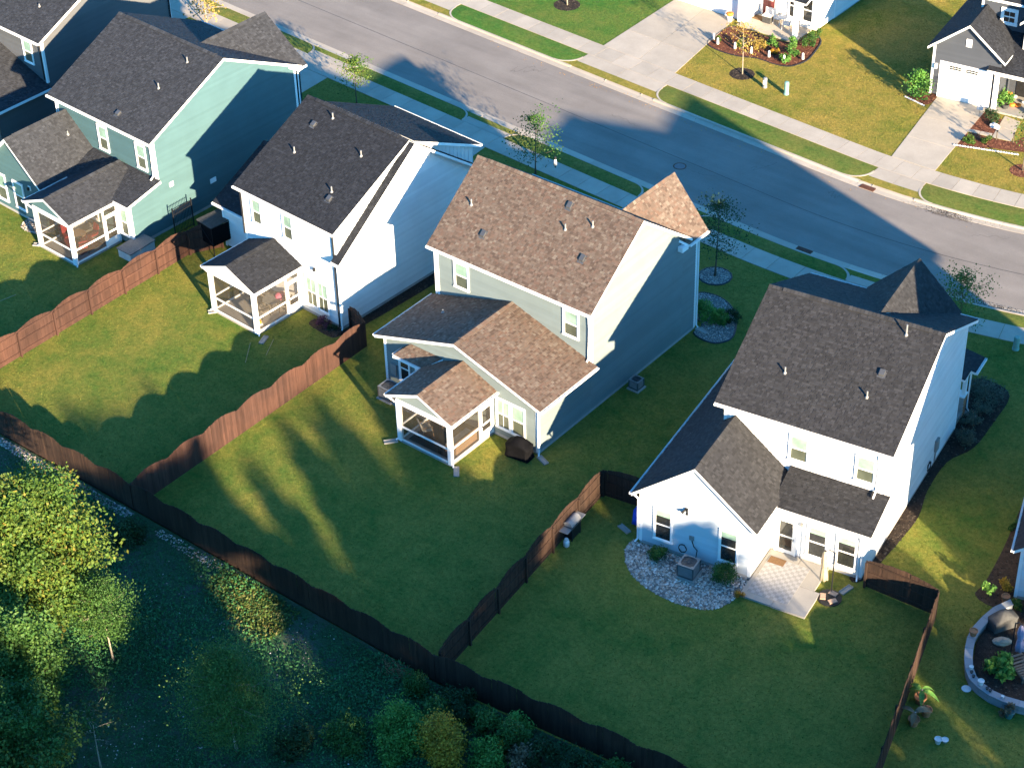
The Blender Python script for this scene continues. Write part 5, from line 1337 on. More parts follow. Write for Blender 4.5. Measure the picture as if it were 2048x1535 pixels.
def pot(loc, r_, h, mat, label, group=None, plant=None, cat='plant pot', name='plant_pot'):
    root = empty(name, loc, 0, label, cat, group)
    MB().lathe([(r_*0.68, 0), (r_*0.95, h*0.84), (r_*1.06, h*0.85), (r_*1.06, h), (r_*0.90, h), (r_*0.86, h*0.88)], k=18).build('pot', M[mat], root, smooth=False)
    MB().lathe([(r_*0.85, h*0.84), (0.0, h*0.87)], k=14).build('soil', M['soil'], root)
    return root

def chair(loc, rz, label, seatmat, framemat='black_metal', group=None):
    root = empty('chair', loc, rz, label, 'chair', group)
    MB().box(-0.26, 0.26, -0.26, 0.26, 0.38, 0.47).build('seat', M[seatmat], root)
    m = MB(); m.v = [(-0.25, 0.22, 0.47), (0.25, 0.22, 0.47), (0.25, 0.36, 0.98), (-0.25, 0.36, 0.98), (-0.25, 0.30, 0.47), (0.25, 0.30, 0.47), (0.25, 0.43, 0.97), (-0.25, 0.43, 0.97)]
    m.f = [(0, 1, 2, 3), (5, 4, 7, 6), (3, 2, 6, 7), (0, 4, 5, 1), (1, 5, 6, 2), (4, 0, 3, 7)]; m.a = [0.5]*6; m.build('backrest', M[seatmat], root)
    for sx in (-1, 1):
        for sy in (-1, 1): MB().tube([(sx*0.25, sy*0.25, 0.40), (sx*0.28, sy*0.29, 0.0)], 0.018, 6).build('leg', M[framemat], root)
        MB().tube([(sx*0.29, -0.24, 0.40), (sx*0.29, -0.24, 0.64), (sx*0.29, 0.30, 0.66)], 0.02, 6).build('arm_rest', M[framemat], root)
    return root

def table(loc, r_, h, label, mat, legmat='black_metal'):
    root = empty('table', loc, 0, label, 'table')
    MB().lathe([(r_, h-0.035), (r_, h), (0.0, h+0.002)], k=24).build('table_top', M[mat], root)
    for k in range(4):
        a = 0.78+k*1.571; MB().tube([(r_*0.55*math.cos(a), r_*0.55*math.sin(a), h-0.035), (r_*0.75*math.cos(a), r_*0.75*math.sin(a), 0)], 0.02, 6).build('leg', M[legmat], root)
    return root

def wheelie_bin(loc, rz, label, body, lid):
    root = empty('wheeled_bin', loc, rz, label, 'bin', 'wheeled bins beside the garage')
    m = MB(); a, b = 0.24, 0.31
    m.v = [(-a, -a, 0.06), (a, -a, 0.06), (a, a, 0.06), (-a, a, 0.06), (-b, -b*1.1, 0.98), (b, -b*1.1, 0.98), (b, b*1.1, 0.98), (-b, b*1.1, 0.98)]
    m.f = [(3, 2, 1, 0), (0, 1, 5, 4), (1, 2, 6, 5), (2, 3, 7, 6), (3, 0, 4, 7)]; m.a = [0.5]*5; m.build('body', M[body], root)
    l = MB(); l.slab([(-0.33, -0.38, 1.02), (0.33, -0.38, 1.02), (0.33, 0.36, 1.10), (-0.33, 0.36, 1.10)], 0.05); l.build('lid', M[lid], root)
    for s in (-1, 1): MB().tube([(s*0.2, 0.28, 0.13), (s*0.27, 0.28, 0.13)], 0.13, 12).build('wheel', M['plastic_black'], root)
    MB().tube([(-0.25, 0.42, 0.99), (0.25, 0.42, 0.99)], 0.018, 6).build('handle', M[body], root)
    MB().box(-0.14, 0.14, -0.305, -0.285, 0.62, 0.80).build('sticker', M['glaze_white'], root)
    return root

def pedestal(loc, r_, h, mat, label, squat=False):
    root = empty('utility_pedestal', loc, 0, label, 'pedestal')
    MB().lathe([(r_*1.15, 0), (r_*1.15, h*0.12), (r_, h*0.14), (r_, h*0.9), (r_*0.93, h*0.96), (r_*0.6, h)], k=18).build('body', M[mat], root, smooth=False)
    MB().lathe([(r_*1.01, h*0.80), (r_*1.05, h*0.81), (r_*1.05, h*0.84), (r_*1.01, h*0.85)], k=18).build('band', M[mat], root)
    if squat: MB().box(-r_*0.55, r_*0.55, -r_*1.06, -r_*0.9, h*0.35, h*0.8).build('label_plate', M['glaze_white'], root)
    return root

def pumpkin(loc, r_, label, mat='pumpkin', group='pumpkins at the doorsteps'):
    root = empty('pumpkin', loc, 0, label, 'pumpkin', group); mb = MB(); k = 20; prof = [(0.15, -0.02), (0.75, 0.08), (1.0, 0.42), (0.85, 0.75), (0.4, 0.86), (0.08, 0.78)]
    for q, z in prof:
        for j in range(k): s = q*(1+0.06*math.cos(j*math.pi)); a = 2*math.pi*j/k; mb.v.append((r_*s*math.cos(a), r_*s*math.sin(a), 0.02+r_*z))
    for i in range(len(prof)-1):
        for j in range(k): mb.f.append((i*k+j, i*k+(j+1) % k, (i+1)*k+(j+1) % k, (i+1)*k+j)); mb.a.append(0.5)
    mb.build('fruit', M[mat], root, smooth=True); MB().tube([(0, 0, r_*0.78), (r_*0.1, 0, r_*1.05)], [0.03, 0.018], 6).build('stalk', M['leaf_tan'], root)
    return root

# ------------------------------------------------------------------ small things: placed
ac_unit((0.98, -0.95, 0.0), 0, 'grey air conditioner behind the screened porch of the tan-roofed house')
ac_unit((10.95, 7.55, 0.0), 0, 'small grey air conditioner beside the shaded sage wall', 0.55, 0.62)
ac_unit((21.55, -2.85, 0.0), 9.5, 'grey air conditioner standing on the pale rock bed')
covered_grill((9.62, -0.72, 0.0), 8, 'grill under a black cover beside the double window', 'cover_black')
covered_grill((35.02, 2.75, 0.0), 62, 'grill under a grey cover by the curved block planter', 'cover_grey', 1.3, 0.7, 1.1)
gas_grill((15.45, -3.95, 0.0), -83, 'steel gas grill with side shelves against the brown fence')
pt = empty('propane_tank', (15.72, -4.75, 0), 0, 'white propane tank standing beside the steel gas grill', 'gas tank')
MB().lathe([(0.10, 0), (0.10, 0.03), (0.15, 0.06), (0.155, 0.30), (0.13, 0.37), (0.06, 0.40)], k=16).build('cylinder', M['glaze_white'], pt, smooth=True); MB().lathe([(0.09, 0.38), (0.10, 0.48)], k=14).build('collar', M['glaze_white'], pt)
for q in (((7.62, -3.35), -140, 'concrete splash block at the porch corner post of the tan-roofed house'), ((10.42, -0.15), -110, 'concrete splash block behind the black covered grill'), ((3.80, -3.5), 140, 'concrete splash block at the left post of the porch with wicker chairs'),
          ((10.4, 13.95), -95, 'concrete splash block on the gravel bed with the green shrub'), ((28.1, 1.05), 170, 'concrete splash block at the patio wall downspout'), ((-8.15, -0.9), -160, 'concrete splash block at the white house porch corner'), ((-11.95, -0.65), 140, 'concrete splash block at the left post of the white house porch'),
          ((25.75, 16.05), -90, 'concrete splash block in the dark mulch by the brick pier'), ((-25.2, -2.1), 120, 'concrete splash block at the teal house porch post'), ((17.55, -2.15), 75, 'concrete splash block at the corner of the pale rock bed')):
    splash_block(q[0], q[1], q[2])
# patio of the right-hand house
yawD = 9.47
def DW(x, y, z=0.0):
    a = R(yawD); return (19.91+math.cos(a)*x-math.sin(a)*y, 2.27+math.sin(a)*x+math.cos(a)*y, z)
pat = empty('patio'); tag(pat, kind='structure')
for a, b, c, d in ((3.50, 5.1, -5.58, -3.75), (5.12, 6.80, -5.60, -3.75), (3.50, 5.1, -3.73, -1.92), (5.12, 6.50, -3.73, -1.92)):
    MB().prism([DW(a, c)[:2], DW(b, c)[:2], DW(b, d)[:2], DW(a, d)[:2]], -0.05, 0.10).build('slab', M['concrete_patio'], pat)
rug = empty('outdoor_rug', DW(3.70, -5.2, 0.102), yawD, 'pale checkered outdoor rug on the patio slab', 'rug')
mb = MB(); mb.box(0, 2.08, 0, 2.8, 0, 0.008); mb.build('backing', M['cushion'], rug)
mb = MB()
for i in range(11):
    for j in range(15):
        w_, h_ = 2.04/11, 2.76/15; x, y = 0.02+i*w_, 0.02+j*h_; v = (1.0 if (i+j) % 2 else 0.0)*0.9+RND.uniform(0, 0.1)
        mb.face([(x, y, 0.0095), (x+w_, y, 0.0095), (x+w_, y+h_, 0.0095), (x, y+h_, 0.0095)], v)
mb.build('check_pattern', M['rug_check'], rug)
MB().box(0, 0.80, 0, 0.46, 0, 0.02).build('door_mat', M['mat_coir'], label='brown coir door mat at the patio door', cat='door mat', loc=DW(3.74, -2.42-0.46+0.02, 0.113), rz=yawD)
closed_umbrella(DW(7.20, -3.35), 'closed tan cantilever umbrella on the patio', 'canvas_tan', 2.5, offset=(-0.42, -0.12))
ub = empty('umbrella_base', DW(7.28, -3.75, 0), 20, 'black umbrella base weighed down with tan pavers', 'umbrella base')
MB().lathe([(0.58, 0), (0.58, 0.05), (0.5, 0.06)], k=20).build('plate', M['plastic_black'], ub)
for k in range(3):
    a = 1.2+k*2.09; MB().box(-0.2, 0.2, -0.13, 0.13, 0.062, 0.11, lambda x, y, z, a=a: (0.31*math.cos(a)+x*math.cos(a+1.57)-y*math.sin(a+1.57), 0.31*math.sin(a)+x*math.sin(a+1.57)+y*math.cos(a+1.57), z)).build('paver', M['paver'], ub)
# blue tarp over something behind the wing
tp = MB(); icoish(tp, (0, 0, 0.45), 0.45, 0.6, 0.55, 0.18, 5, 9, 6); tp.build('tarpaulin', M['plastic_blue'], label='bright blue tarpaulin heap behind the white wing by the fence corner', cat='tarpaulin', loc=(17.55, -1.1, 0.0))
bb = empty('barrel', (-0.5, 1.0, 0), 0, 'blue barrel behind the corner of the sage grey house', 'barrel'); MB().lathe([(0.26, 0), (0.29, 0.2), (0.30, 0.45), (0.29, 0.7), (0.26, 0.88), (0.1, 0.9)], k=16).build('drum', M['plastic_blue'], bb, smooth=True)
# storage box and black shelter near the teal house
sb = empty('storage_box', (-20.2, 0.65, 0), -2, 'cream storage box with dark lid behind the red-brown fence', 'storage box')
MB().box(-0.56, 0.56, -0.92, 0.92, 0.0, 0.56).build('box', M['glaze_white'], sb); mb = MB(); mb.slab([(-0.62, -0.98, 0.60), (0.62, -0.98, 0.60), (0.62, 0.98, 0.68), (-0.62, 0.98, 0.68)], 0.06); mb.build('lid', M['rug_grey'], sb)
gz = empty('shelter', (-16.72, 3.88, 0), -8, 'small black shelter with flat dark top beside the white house', 'shelter')
for x in (-0.66, 0.66):
    for y in (-0.75, 0.75): MB().tube([(x, y, 0), (x, y, 2.0)], 0.035, 4).build('post', M['black_metal'], gz)
MB().box(-0.72, 0.72, -0.82, 0.82, 2.0, 2.05).build('top', M['cover_grey'], gz)
for x in (-0.66, 0.66): MB().tube([(x, -0.75, 2.02), (x, 0.75, 2.02)], 0.03, 4).build('top_rail', M['black_metal'], gz)
MB().box(-0.66, 0.66, -0.78, -0.76, 0.75, 1.95).build('side_panel', M['cover_black'], gz); MB().box(0.68, 0.70, -0.75, 0.75, 0.75, 1.95).build('side_panel', M['cover_black'], gz)
MB().tube([(-0.66, -0.80, 1.95), (0.66, -0.80, 0.9)], 0.02, 4).build('brace', M['black_metal'], gz)
bf = empty('metal_fence', (-19.65, 3.25, 0), 0, 'black metal picket gate panel against the teal wall', 'fence')
for z in (0.15, 1.45, 1.75): MB().box(-0.015, 0.015, 0, 1.5, z, z+0.03).build('rail', M['black_metal'], bf)
for k in range(13): MB().box(-0.010, 0.010, 0.02+k*0.12, 0.038+k*0.12, 0.05, 1.86).build('bar', M['black_metal'], bf)
for k in (0, 1): MB().box(-0.03, 0.03, k*1.5-0.03, k*1.5+0.03, 0, 1.95).build('post', M['black_metal'], bf)
# porch furniture
def LW(org, yaw, x, y, z=0.12):
    a = R(yaw); return (org[0]+math.cos(a)*x-math.sin(a)*y, org[1]+math.sin(a)*x+math.cos(a)*y, z)
OA, OB = (-29.35, 3.62), (-12.63, 2.56)
table(LW(OA, -2.73, 6.0, -4.2), 0.5, 0.72, 'round dark table in the teal house porch', 'wicker')
for k, (x, y, rz) in enumerate(((5.2, -4.5, 70), (6.3, -3.4, -10), (6.9, -4.6, -120))): chair(LW(OA, -2.73, x, y), rz, 'red cushioned chair around the table in the teal house porch', 'red_fabric', group='red chairs in the teal house porch')
MB().box(-1.1, 1.1, -0.8, 0.8, 0, 0.01).build('rug', M['rug_red'], label='dark red rug under the round porch table', cat='rug', loc=LW(OA, -2.73, 6.0, -4.1, 0.122), rz=-2.7)
MB().box(-0.5, 0.5, -0.35, 0.35, 0, 0.012).build('door_mat', M['rug_grey'], label='grey mat at the back of the teal house porch', cat='door mat', loc=LW(OA, -2.73, 6.6, -2.85, 0.122), rz=-2.7)
table(LW(OB, -3.03, 3.1, -1.3), 0.5, 0.72, 'round glass-topped table in the white house porch', 'metal_light')
for k, (x, y, rz) in enumerate(((2.3, -1.5, 90), (3.2, -2.05, 170), (3.75, -0.9, -60))): chair(LW(OB, -3.03, x, y), rz, 'grey chair around the table in the white house porch', 'rug_grey', group='grey chairs in the white house porch')
sw = empty('baby_swing', LW(OB, -3.03, 3.25, -0.75), 20, 'pink baby swing seat in the white house porch', 'baby swing')
for s in (-1, 1): MB().tube([(s*0.35, -0.4, 0), (s*0.3, 0, 0.95), (s*0.35, 0.4, 0)], 0.022, 6).build('leg', M['metal_grey'], sw)
MB().tube([(-0.3, 0, 0.95), (0.3, 0, 0.95)], 0.022, 6).build('cross_bar', M['metal_grey'], sw); mb = MB(); icoish(mb, (0, 0, 0.72), 0.3, 0.36, 0.2, 0.1, 2, 10, 6); mb.build('seat', M['pink_fabric'], sw, smooth=True)
tb = empty('toy_box', LW(OB, -3.03, 3.5, -2.75), -30, 'white tray of yellow toys on the white house porch floor', 'toy box')
MB().box(-0.3, 0.3, -0.2, 0.2, 0, 0.14).build('tray', M['glaze_white'], tb)
for k in range(6): mb = MB(); icoish(mb, (-0.2+0.08*k, -0.08+0.16*(k % 2), 0.2), 0.09, 0.09, 0.08, 0.15, k, 8, 5); mb.build('toy', M['yellow_plastic'], tb)
for k, (x, y, rz) in enumerate(((4.75, -2.3, 150), (4.9, -1.2, 60))): chair((x, y, 0.12), rz, ('wicker chair with pale cushion by the porch screen', 'wicker chair with pale cushion at the back of the porch')[k], 'cushion', 'wicker')
lo = empty('outdoor_sofa', (6.75, -1.9, 0.12), -90, 'low wicker sofa with pale cushion along the porch side screen', 'sofa')
MB().box(-0.85, 0.85, -0.36, 0.36, 0.0, 0.34).build('base', M['wicker'], lo); MB().box(-0.82, 0.82, -0.34, 0.24, 0.341, 0.48).build('cushion', M['cushion'], lo); MB().box(-0.85, 0.85, 0.25, 0.36, 0.341, 0.78).build('backrest', M['wicker'], lo)
MB().box(-1.4, 1.4, -1.4, 1.4, 0, 0.01).build('rug', M['plastic_black'], label='black rug on the porch floor of the tan-roofed house', cat='rug', loc=(5.63, -1.75, 0.122), rz=0)
table((6.25, -3.0, 0.12), 0.22, 0.45, 'small black side table at the porch corner', 'black_metal')
table((5.6, -1.6, 0.12), 0.3, 0.42, 'low dark table between the wicker chairs', 'wicker')
# street side
pedestal((0.03, 39.19, 0), 0.16, 0.92, 'pedestal_green', 'tall pale green utility pedestal on the yellow lawn')
pedestal((-1.59, 39.14, 0), 0.14, 0.72, 'metal_light', 'short metal pedestal with white plate on the yellow lawn', True)
pedestal((25.26, 22.66, 0), 0.17, 0.85, 'pedestal_green', 'green utility pedestal beside the sidewalk near the patio house')
pedestal((-4.1, 20.2, 0), 0.14, 0.75, 'glaze_teal', 'teal utility pedestal behind the tan roof ridge')
wheelie_bin((6.95, 46.6, 0), 5, 'brown wheeled bin with black lid beside the slate grey garage', 'plastic_brown', 'plastic_black')
wheelie_bin((6.85, 47.4, 0), 5, 'blue wheeled recycling bin beside the slate grey garage', 'plastic_blue', 'plastic_blue')
pumpkin((12.6, 46.2, 0.12), 0.24, 'orange pumpkin on the slate grey house porch'); pumpkin((12.95, 46.35, 0.12), 0.21, 'orange pumpkin on the slate grey house porch'); pumpkin((11.75, 47.5, 0.12), 0.19, 'orange pumpkin on the slate grey house porch')
pumpkin((12.2, 47.3, 0.12), 0.17, 'white pumpkin on the slate grey house porch', 'glaze_white'); pumpkin((13.0, 47.0, 0.12), 0.15, 'white pumpkin on the slate grey house porch', 'glaze_white')
pumpkin((-8.75, 45.65, 0.42), 0.26, 'orange pumpkin on a white planter by the red door house')
pot((-8.75, 45.65, 0), 0.22, 0.42, 'glaze_white', 'white planter under a pumpkin by the white garage pillar')
pot((12.35, 45.75, 0.0), 0.26, 0.42, 'cover_grey', 'grey pot of yellow-green fern at the slate grey house porch')
for k, (x, y) in enumerate(((-7.4, 42.2), (-6.1, 42.35), (-4.85, 42.45), (-3.6, 42.7), (-2.45, 42.75), (-1.6, 43.75), (-8.0, 42.6))):
    g_ = empty('garden_marker', (x, y, 0), 20*k, 'white upright garden ghost figure in the red mulch bed', 'garden figure', 'white figures in the mulch bed')
    MB().tube([(0, 0, 0), (0, 0, 0.2)], 0.012, 5).build('stake', M['black_metal'], g_)
    mb = MB(); mb.lathe([(0.11, 0.10), (0.09, 0.28), (0.075, 0.40), (0.085, 0.48), (0.05, 0.55), (0.01, 0.57)], k=10); mb.build('cloth', M['glaze_white'], g_, smooth=True)
ys = empty('yard_sign', (11.3, 44.35, 0), 20, 'small white yard sign leaning beside the garage door', 'sign'); MB().box(-0.2, 0.2, -0.01, 0.01, 0.25, 0.75).build('board', M['glaze_white'], ys); MB().tube([(0, 0.02, 0), (0, 0.02, 0.6)], 0.012, 5).build('stake', M['black_metal'], ys)
mb = MB(); icoish(mb, (0, 0, 0.12), 0.34, 0.22, 0.2, 0.2, 9, 9, 6); mb.build('boulder', M['glaze_white'], label='pale boulder in the mulch by the slate grey house walk', cat='boulder', loc=(12.95, 43.3, 0))
for k, (x, y) in enumerate(((13.75, 42.0), (14.75, 42.3))):
    pl = empty('path_light', (x, y, 0), 0, ('dark path light post at the bend of the front walk', 'dark path light post at the end of the front walk')[k], 'path light'); MB().tube([(0, 0, 0), (0, 0, 0.6)], 0.035, 6).build('post', M['trunk'], pl); MB().lathe([(0.06, 0.6), (0.07, 0.66), (0.02, 0.72)], k=10).build('cap', M['black_metal'], pl)
bn = empty('porch_bench', (-6.45, 46.95, 0.1), 5, 'white storage bench on the red door house porch', 'bench')
MB().box(-0.3, 0.3, -0.28, 0.28, 0, 0.5).build('box', M['cover_grey'], bn); MB().box(-0.33, 0.33, -0.31, 0.31, 0.5, 0.55).build('seat', M['glaze_white'], bn); MB().box(-0.33, 0.33, 0.25, 0.31, 0.551, 0.95).build('backrest', M['glaze_white'], bn)
table((-5.3, 47.0, 0.1), 0.32, 0.7, 'small white bistro table on the red door house porch', 'glaze_white', 'glaze_white')
for k, (x, y, rz) in enumerate(((-5.75, 47.2, 90), (-4.8, 46.8, -80))): chair((x, y, 0.1), rz, 'white bistro chair on the red door house porch', 'glaze_white', 'glaze_white', 'white bistro chairs')
MB().box(0, 1.1, 0, 0.6, 0, 0.02).build('door_mat', M['mat_coir'], label='orange-brown door mat at the dark red door', cat='door mat', loc=(-7.9, 46.75, 0.112))
# hanging figure in the street tree
hg = empty('hanging_ornament', (-5.6, 21.9, 1.2), 0, 'small white cloth figure with black top hanging from street tree', 'ornament')
MB().lathe([(0.12, -0.25), (0.10, 0.0), (0.07, 0.15), (0.02, 0.2)], k=10).build('cloth', M['glaze_white'], hg, smooth=True); MB().lathe([(0.09, 0.19), (0.085, 0.30), (0.02, 0.36)], k=10).build('hood', M['plastic_black'], hg); MB().tube([(0, 0, 0.35), (0, 0, 0.9)], 0.006, 4).build('cord', M['plastic_black'], hg); MB().box(-0.03, 0.03, -0.02, 0.02, -0.42, -0.25).build('tail', M['plastic_black'], hg)

# ------------------------------------------------------------------ curved block planter at the right
pw = empty('planter_wall', (36.0, 1.0, 0), 0, 'curved grey block retaining wall with flat cap stones', 'retaining wall')
path = [(34.75, 4.15), (34.42, 3.25), (34.33, 2.43), (34.32, 1.58), (34.43, 0.91), (34.67, 0.27), (34.96, -0.33), (35.3, -0.87), (35.71, -1.29), (36.2, -1.5), (36.78, -1.63), (37.42, -1.61), (38.04, -1.46), (38.9, -1.2), (39.8, -0.8)]
ctr = Vector((37.4, 1.9))
def ring_pt(p, k): d = (Vector(p)-ctr).normalized(); return Vector(p)+d*k-Vector((36.0, 1.0))
for i, (p, q) in enumerate(zip(path[:-1], path[1:])):
    def seg(z0, z1, w, g=0.006):
        a0, a1, b0, b1 = ring_pt(p, -w), ring_pt(p, w), ring_pt(q, -w), ring_pt(q, w)
        f = g/max(0.1, (Vector(q)-Vector(p)).length)
        a0, b0 = a0.lerp(b0, f), b0.lerp(a0, f); a1, b1 = a1.lerp(b1, f), b1.lerp(a1, f)
        m = MB(); m.prism([a0, a1, b1, b0], z0, z1); return m
    seg(0.43, 0.51+RND.uniform(-0.004, 0.004), 0.19).build('cap_stone', M['cap_stone'], pw)
    for r_ in range(3): seg(0.02+r_*0.137, 0.15+r_*0.137, 0.145, 0.01 if (i+r_) % 2 else 0.004).build('block', M['cap_stone'], pw)
bed('mulch_bed', [(34.6, 4.0), (34.55, 2.4), (34.55, 1.6), (34.65, 1.0), (34.9, 0.4), (35.15, -0.2), (35.5, -0.7), (35.85, -1.1), (36.3, -1.28), (36.8, -1.4), (37.4, -1.36), (38.0, -1.2), (38.8, -0.95), (41, 1), (41, 5), (36, 5)], 'mulch_dark', 'chip_dark', 900, (0.03, 0.08), 0.20, smooth=False, flat=0.3)
mb = MB(); icoish(mb, (0, 0, 0.1), 0.42, 0.26, 0.22, 0.2, 4, 9, 6); mb.build('boulder', M['boulder'], label='tan boulder in the dark mulch beside the grey grill cover', cat='boulder', loc=(35.55, 1.75, 0.2), rz=30)
closed_umbrella((36.3, 1.05, 0.2), 'closed lilac umbrella beside the wooden lounge chair', 'canvas_lilac', 2.2, offset=(0.30, 0.12))
ld = empty('lounge_chair', (37.05, 0.65, 0.2), 60, 'weathered grey slatted wooden lounge chair in the planter', 'lounge chair')
for k in range(9): MB().box(-0.35, 0.35, -0.75+k*0.15, -0.65+k*0.15, 0.30+(0.06*max(0, k-5)), 0.33+(0.06*max(0, k-5))).build('slat', M['wood_grey'], ld)
for s in (-1, 1):
    MB().box(s*0.35-0.03, s*0.35+0.03, -0.8, 0.5, 0.22, 0.295).build('side_rail', M['wood_grey'], ld)
    for y in (-0.7, 0.4): MB().box(s*0.35-0.035, s*0.35+0.035, y-0.04, y+0.04, 0, 0.22).build('leg', M['wood_grey'], ld)
PW = 0.513
pot((34.41, 1.1, PW), 0.19, 0.30, 'terracotta', 'empty terracotta pot on the curved block wall', cat='plant pot')
pot((35.38, -0.86, PW), 0.10, 0.16, 'glaze_white', 'small pinkish white pot on the curved block wall')
for k, (x, y) in enumerate(((35.52, -1.08), (35.72, -1.26), (36.55, -1.56), (36.72, -1.60))): pot((x, y, PW), 0.075, 0.11, 'cover_grey', 'tiny dark pot on the cap stones of the curved wall', 'tiny dark pots on the curved wall')
pot((36.18, -1.46, PW), 0.14, 0.24, 'glaze_white', 'white watering jug standing on the curved block wall')
pot((37.32, -1.6, PW), 0.07, 0.10, 'glaze_white', 'tiny white cup on the curved block wall near the teal pot')
pot((37.9, -2.0, 0), 0.22, 0.36, 'glaze_teal', 'teal pot of brown grass below the curved block wall')
pot((34.3, 4.45, 0), 0.20, 0.40, 'terracotta', 'terracotta urn between the plants by the white wall'); MB().lathe([(0.2, 0), (0.22, 0.02), (0.2, 0.03)], k=16).build('saucer', M['glaze_white'], label='pale round saucer lying in the grass by the curved wall', cat='saucer', loc=(35.62, -1.62, 0.02))
pot((34.41, -3.57, 0), 0.27, 0.40, 'terracotta', 'terracotta pot holding a banana plant by the side fence', 'banana plant pots')
pot((34.85, -4.91, 0), 0.25, 0.38, 'terracotta', 'terracotta pot holding a dark leafed plant by the side fence'); pot((35.0, -4.08, 0), 0.24, 0.38, 'terracotta', 'empty terracotta pot between the two planted pots')
pot((36.22, -5.21, 0), 0.16, 0.26, 'glaze_white', 'white urn standing on the dark lawn'); pot((36.42, -4.96, 0), 0.15, 0.14, 'glaze_white', 'shallow white bowl beside the white urn on the lawn')
# ------------------------------------------------------------------ plants
def tg(rr, s):
    """gaussian without far outliers"""
    g = rr.gauss(0, s)
    return g if abs(g) < 1.7*s else rr.uniform(-1.2, 1.2)*s
def leaf(mb, p, size, rr, up=0.5, a=None, elong=1.5):
    n = Vector((rr.gauss(0, 1), rr.gauss(0, 1), rr.gauss(0, 1)+up)).normalized()
    t = n.cross(Vector((rr.gauss(0, 1), rr.gauss(0, 1), rr.gauss(0, 1)))).normalized(); b = n.cross(t)
    l, w = size*elong*0.5, size*0.5; p = Vector(p)
    mb.face([p-t*l, p+b*w-t*l*0.1+n*size*0.08, p+t*l, p-b*w-t*l*0.1+n*size*0.08], rr.random() if a is None else min(1, max(0, a+rr.uniform(-0.25, 0.25))))

def shrub(loc, rx, ry, h, n, size, mat, label, group=None, cat='shrub', seed=0, name='shrub', upright=False, stems=5):
    root = empty(name, (loc[0], loc[1], loc[2] if len(loc) > 2 else 0), 0, label, cat, group)
    rr = random.Random(seed+int(abs(loc[0])*97+abs(loc[1])*31)); mb = MB(); cl = []
    for k in range(max(5, n//70)):
        th = rr.uniform(0, 6.28); q = rr.uniform(0.25, 0.85 if not upright else 1.15)**0.6; z = rr.uniform(0.22 if not upright else 0.12, 0.88 if not upright else 1.0)
        w = math.sqrt(max(0.08, 1-(2*z-0.9)**2))
        cl.append((rx*q*w*math.cos(th), ry*q*w*math.sin(th), h*z, rr.random()))
    for i in range(n):
        c = rr.choice(cl); s = 0.26*min(rx, ry, h*0.7)
        p = (c[0]+tg(rr, s), c[1]+tg(rr, s), max(0.03, c[2]+tg(rr, s)*(1.6 if upright else 1.0)))
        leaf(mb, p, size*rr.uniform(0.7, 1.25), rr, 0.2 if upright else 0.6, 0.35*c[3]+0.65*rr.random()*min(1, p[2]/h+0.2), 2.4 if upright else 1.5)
    mb.build('foliage', M[mat], root)
    m = MB()
    for k in range(stems):
        c = rr.choice(cl); q = 1.0 if stems < 10 else rr.uniform(1.0, 1.35); m.tube([(rr.uniform(-0.04, 0.04), rr.uniform(-0.04, 0.04), 0), (c[0]*0.5, c[1]*0.5, c[2]*0.5), (c[0]*q, c[1]*q, c[2]*q)], [0.018, 0.012, 0.005], 5)
    m.build('stem', M['trunk'], root)
    return root

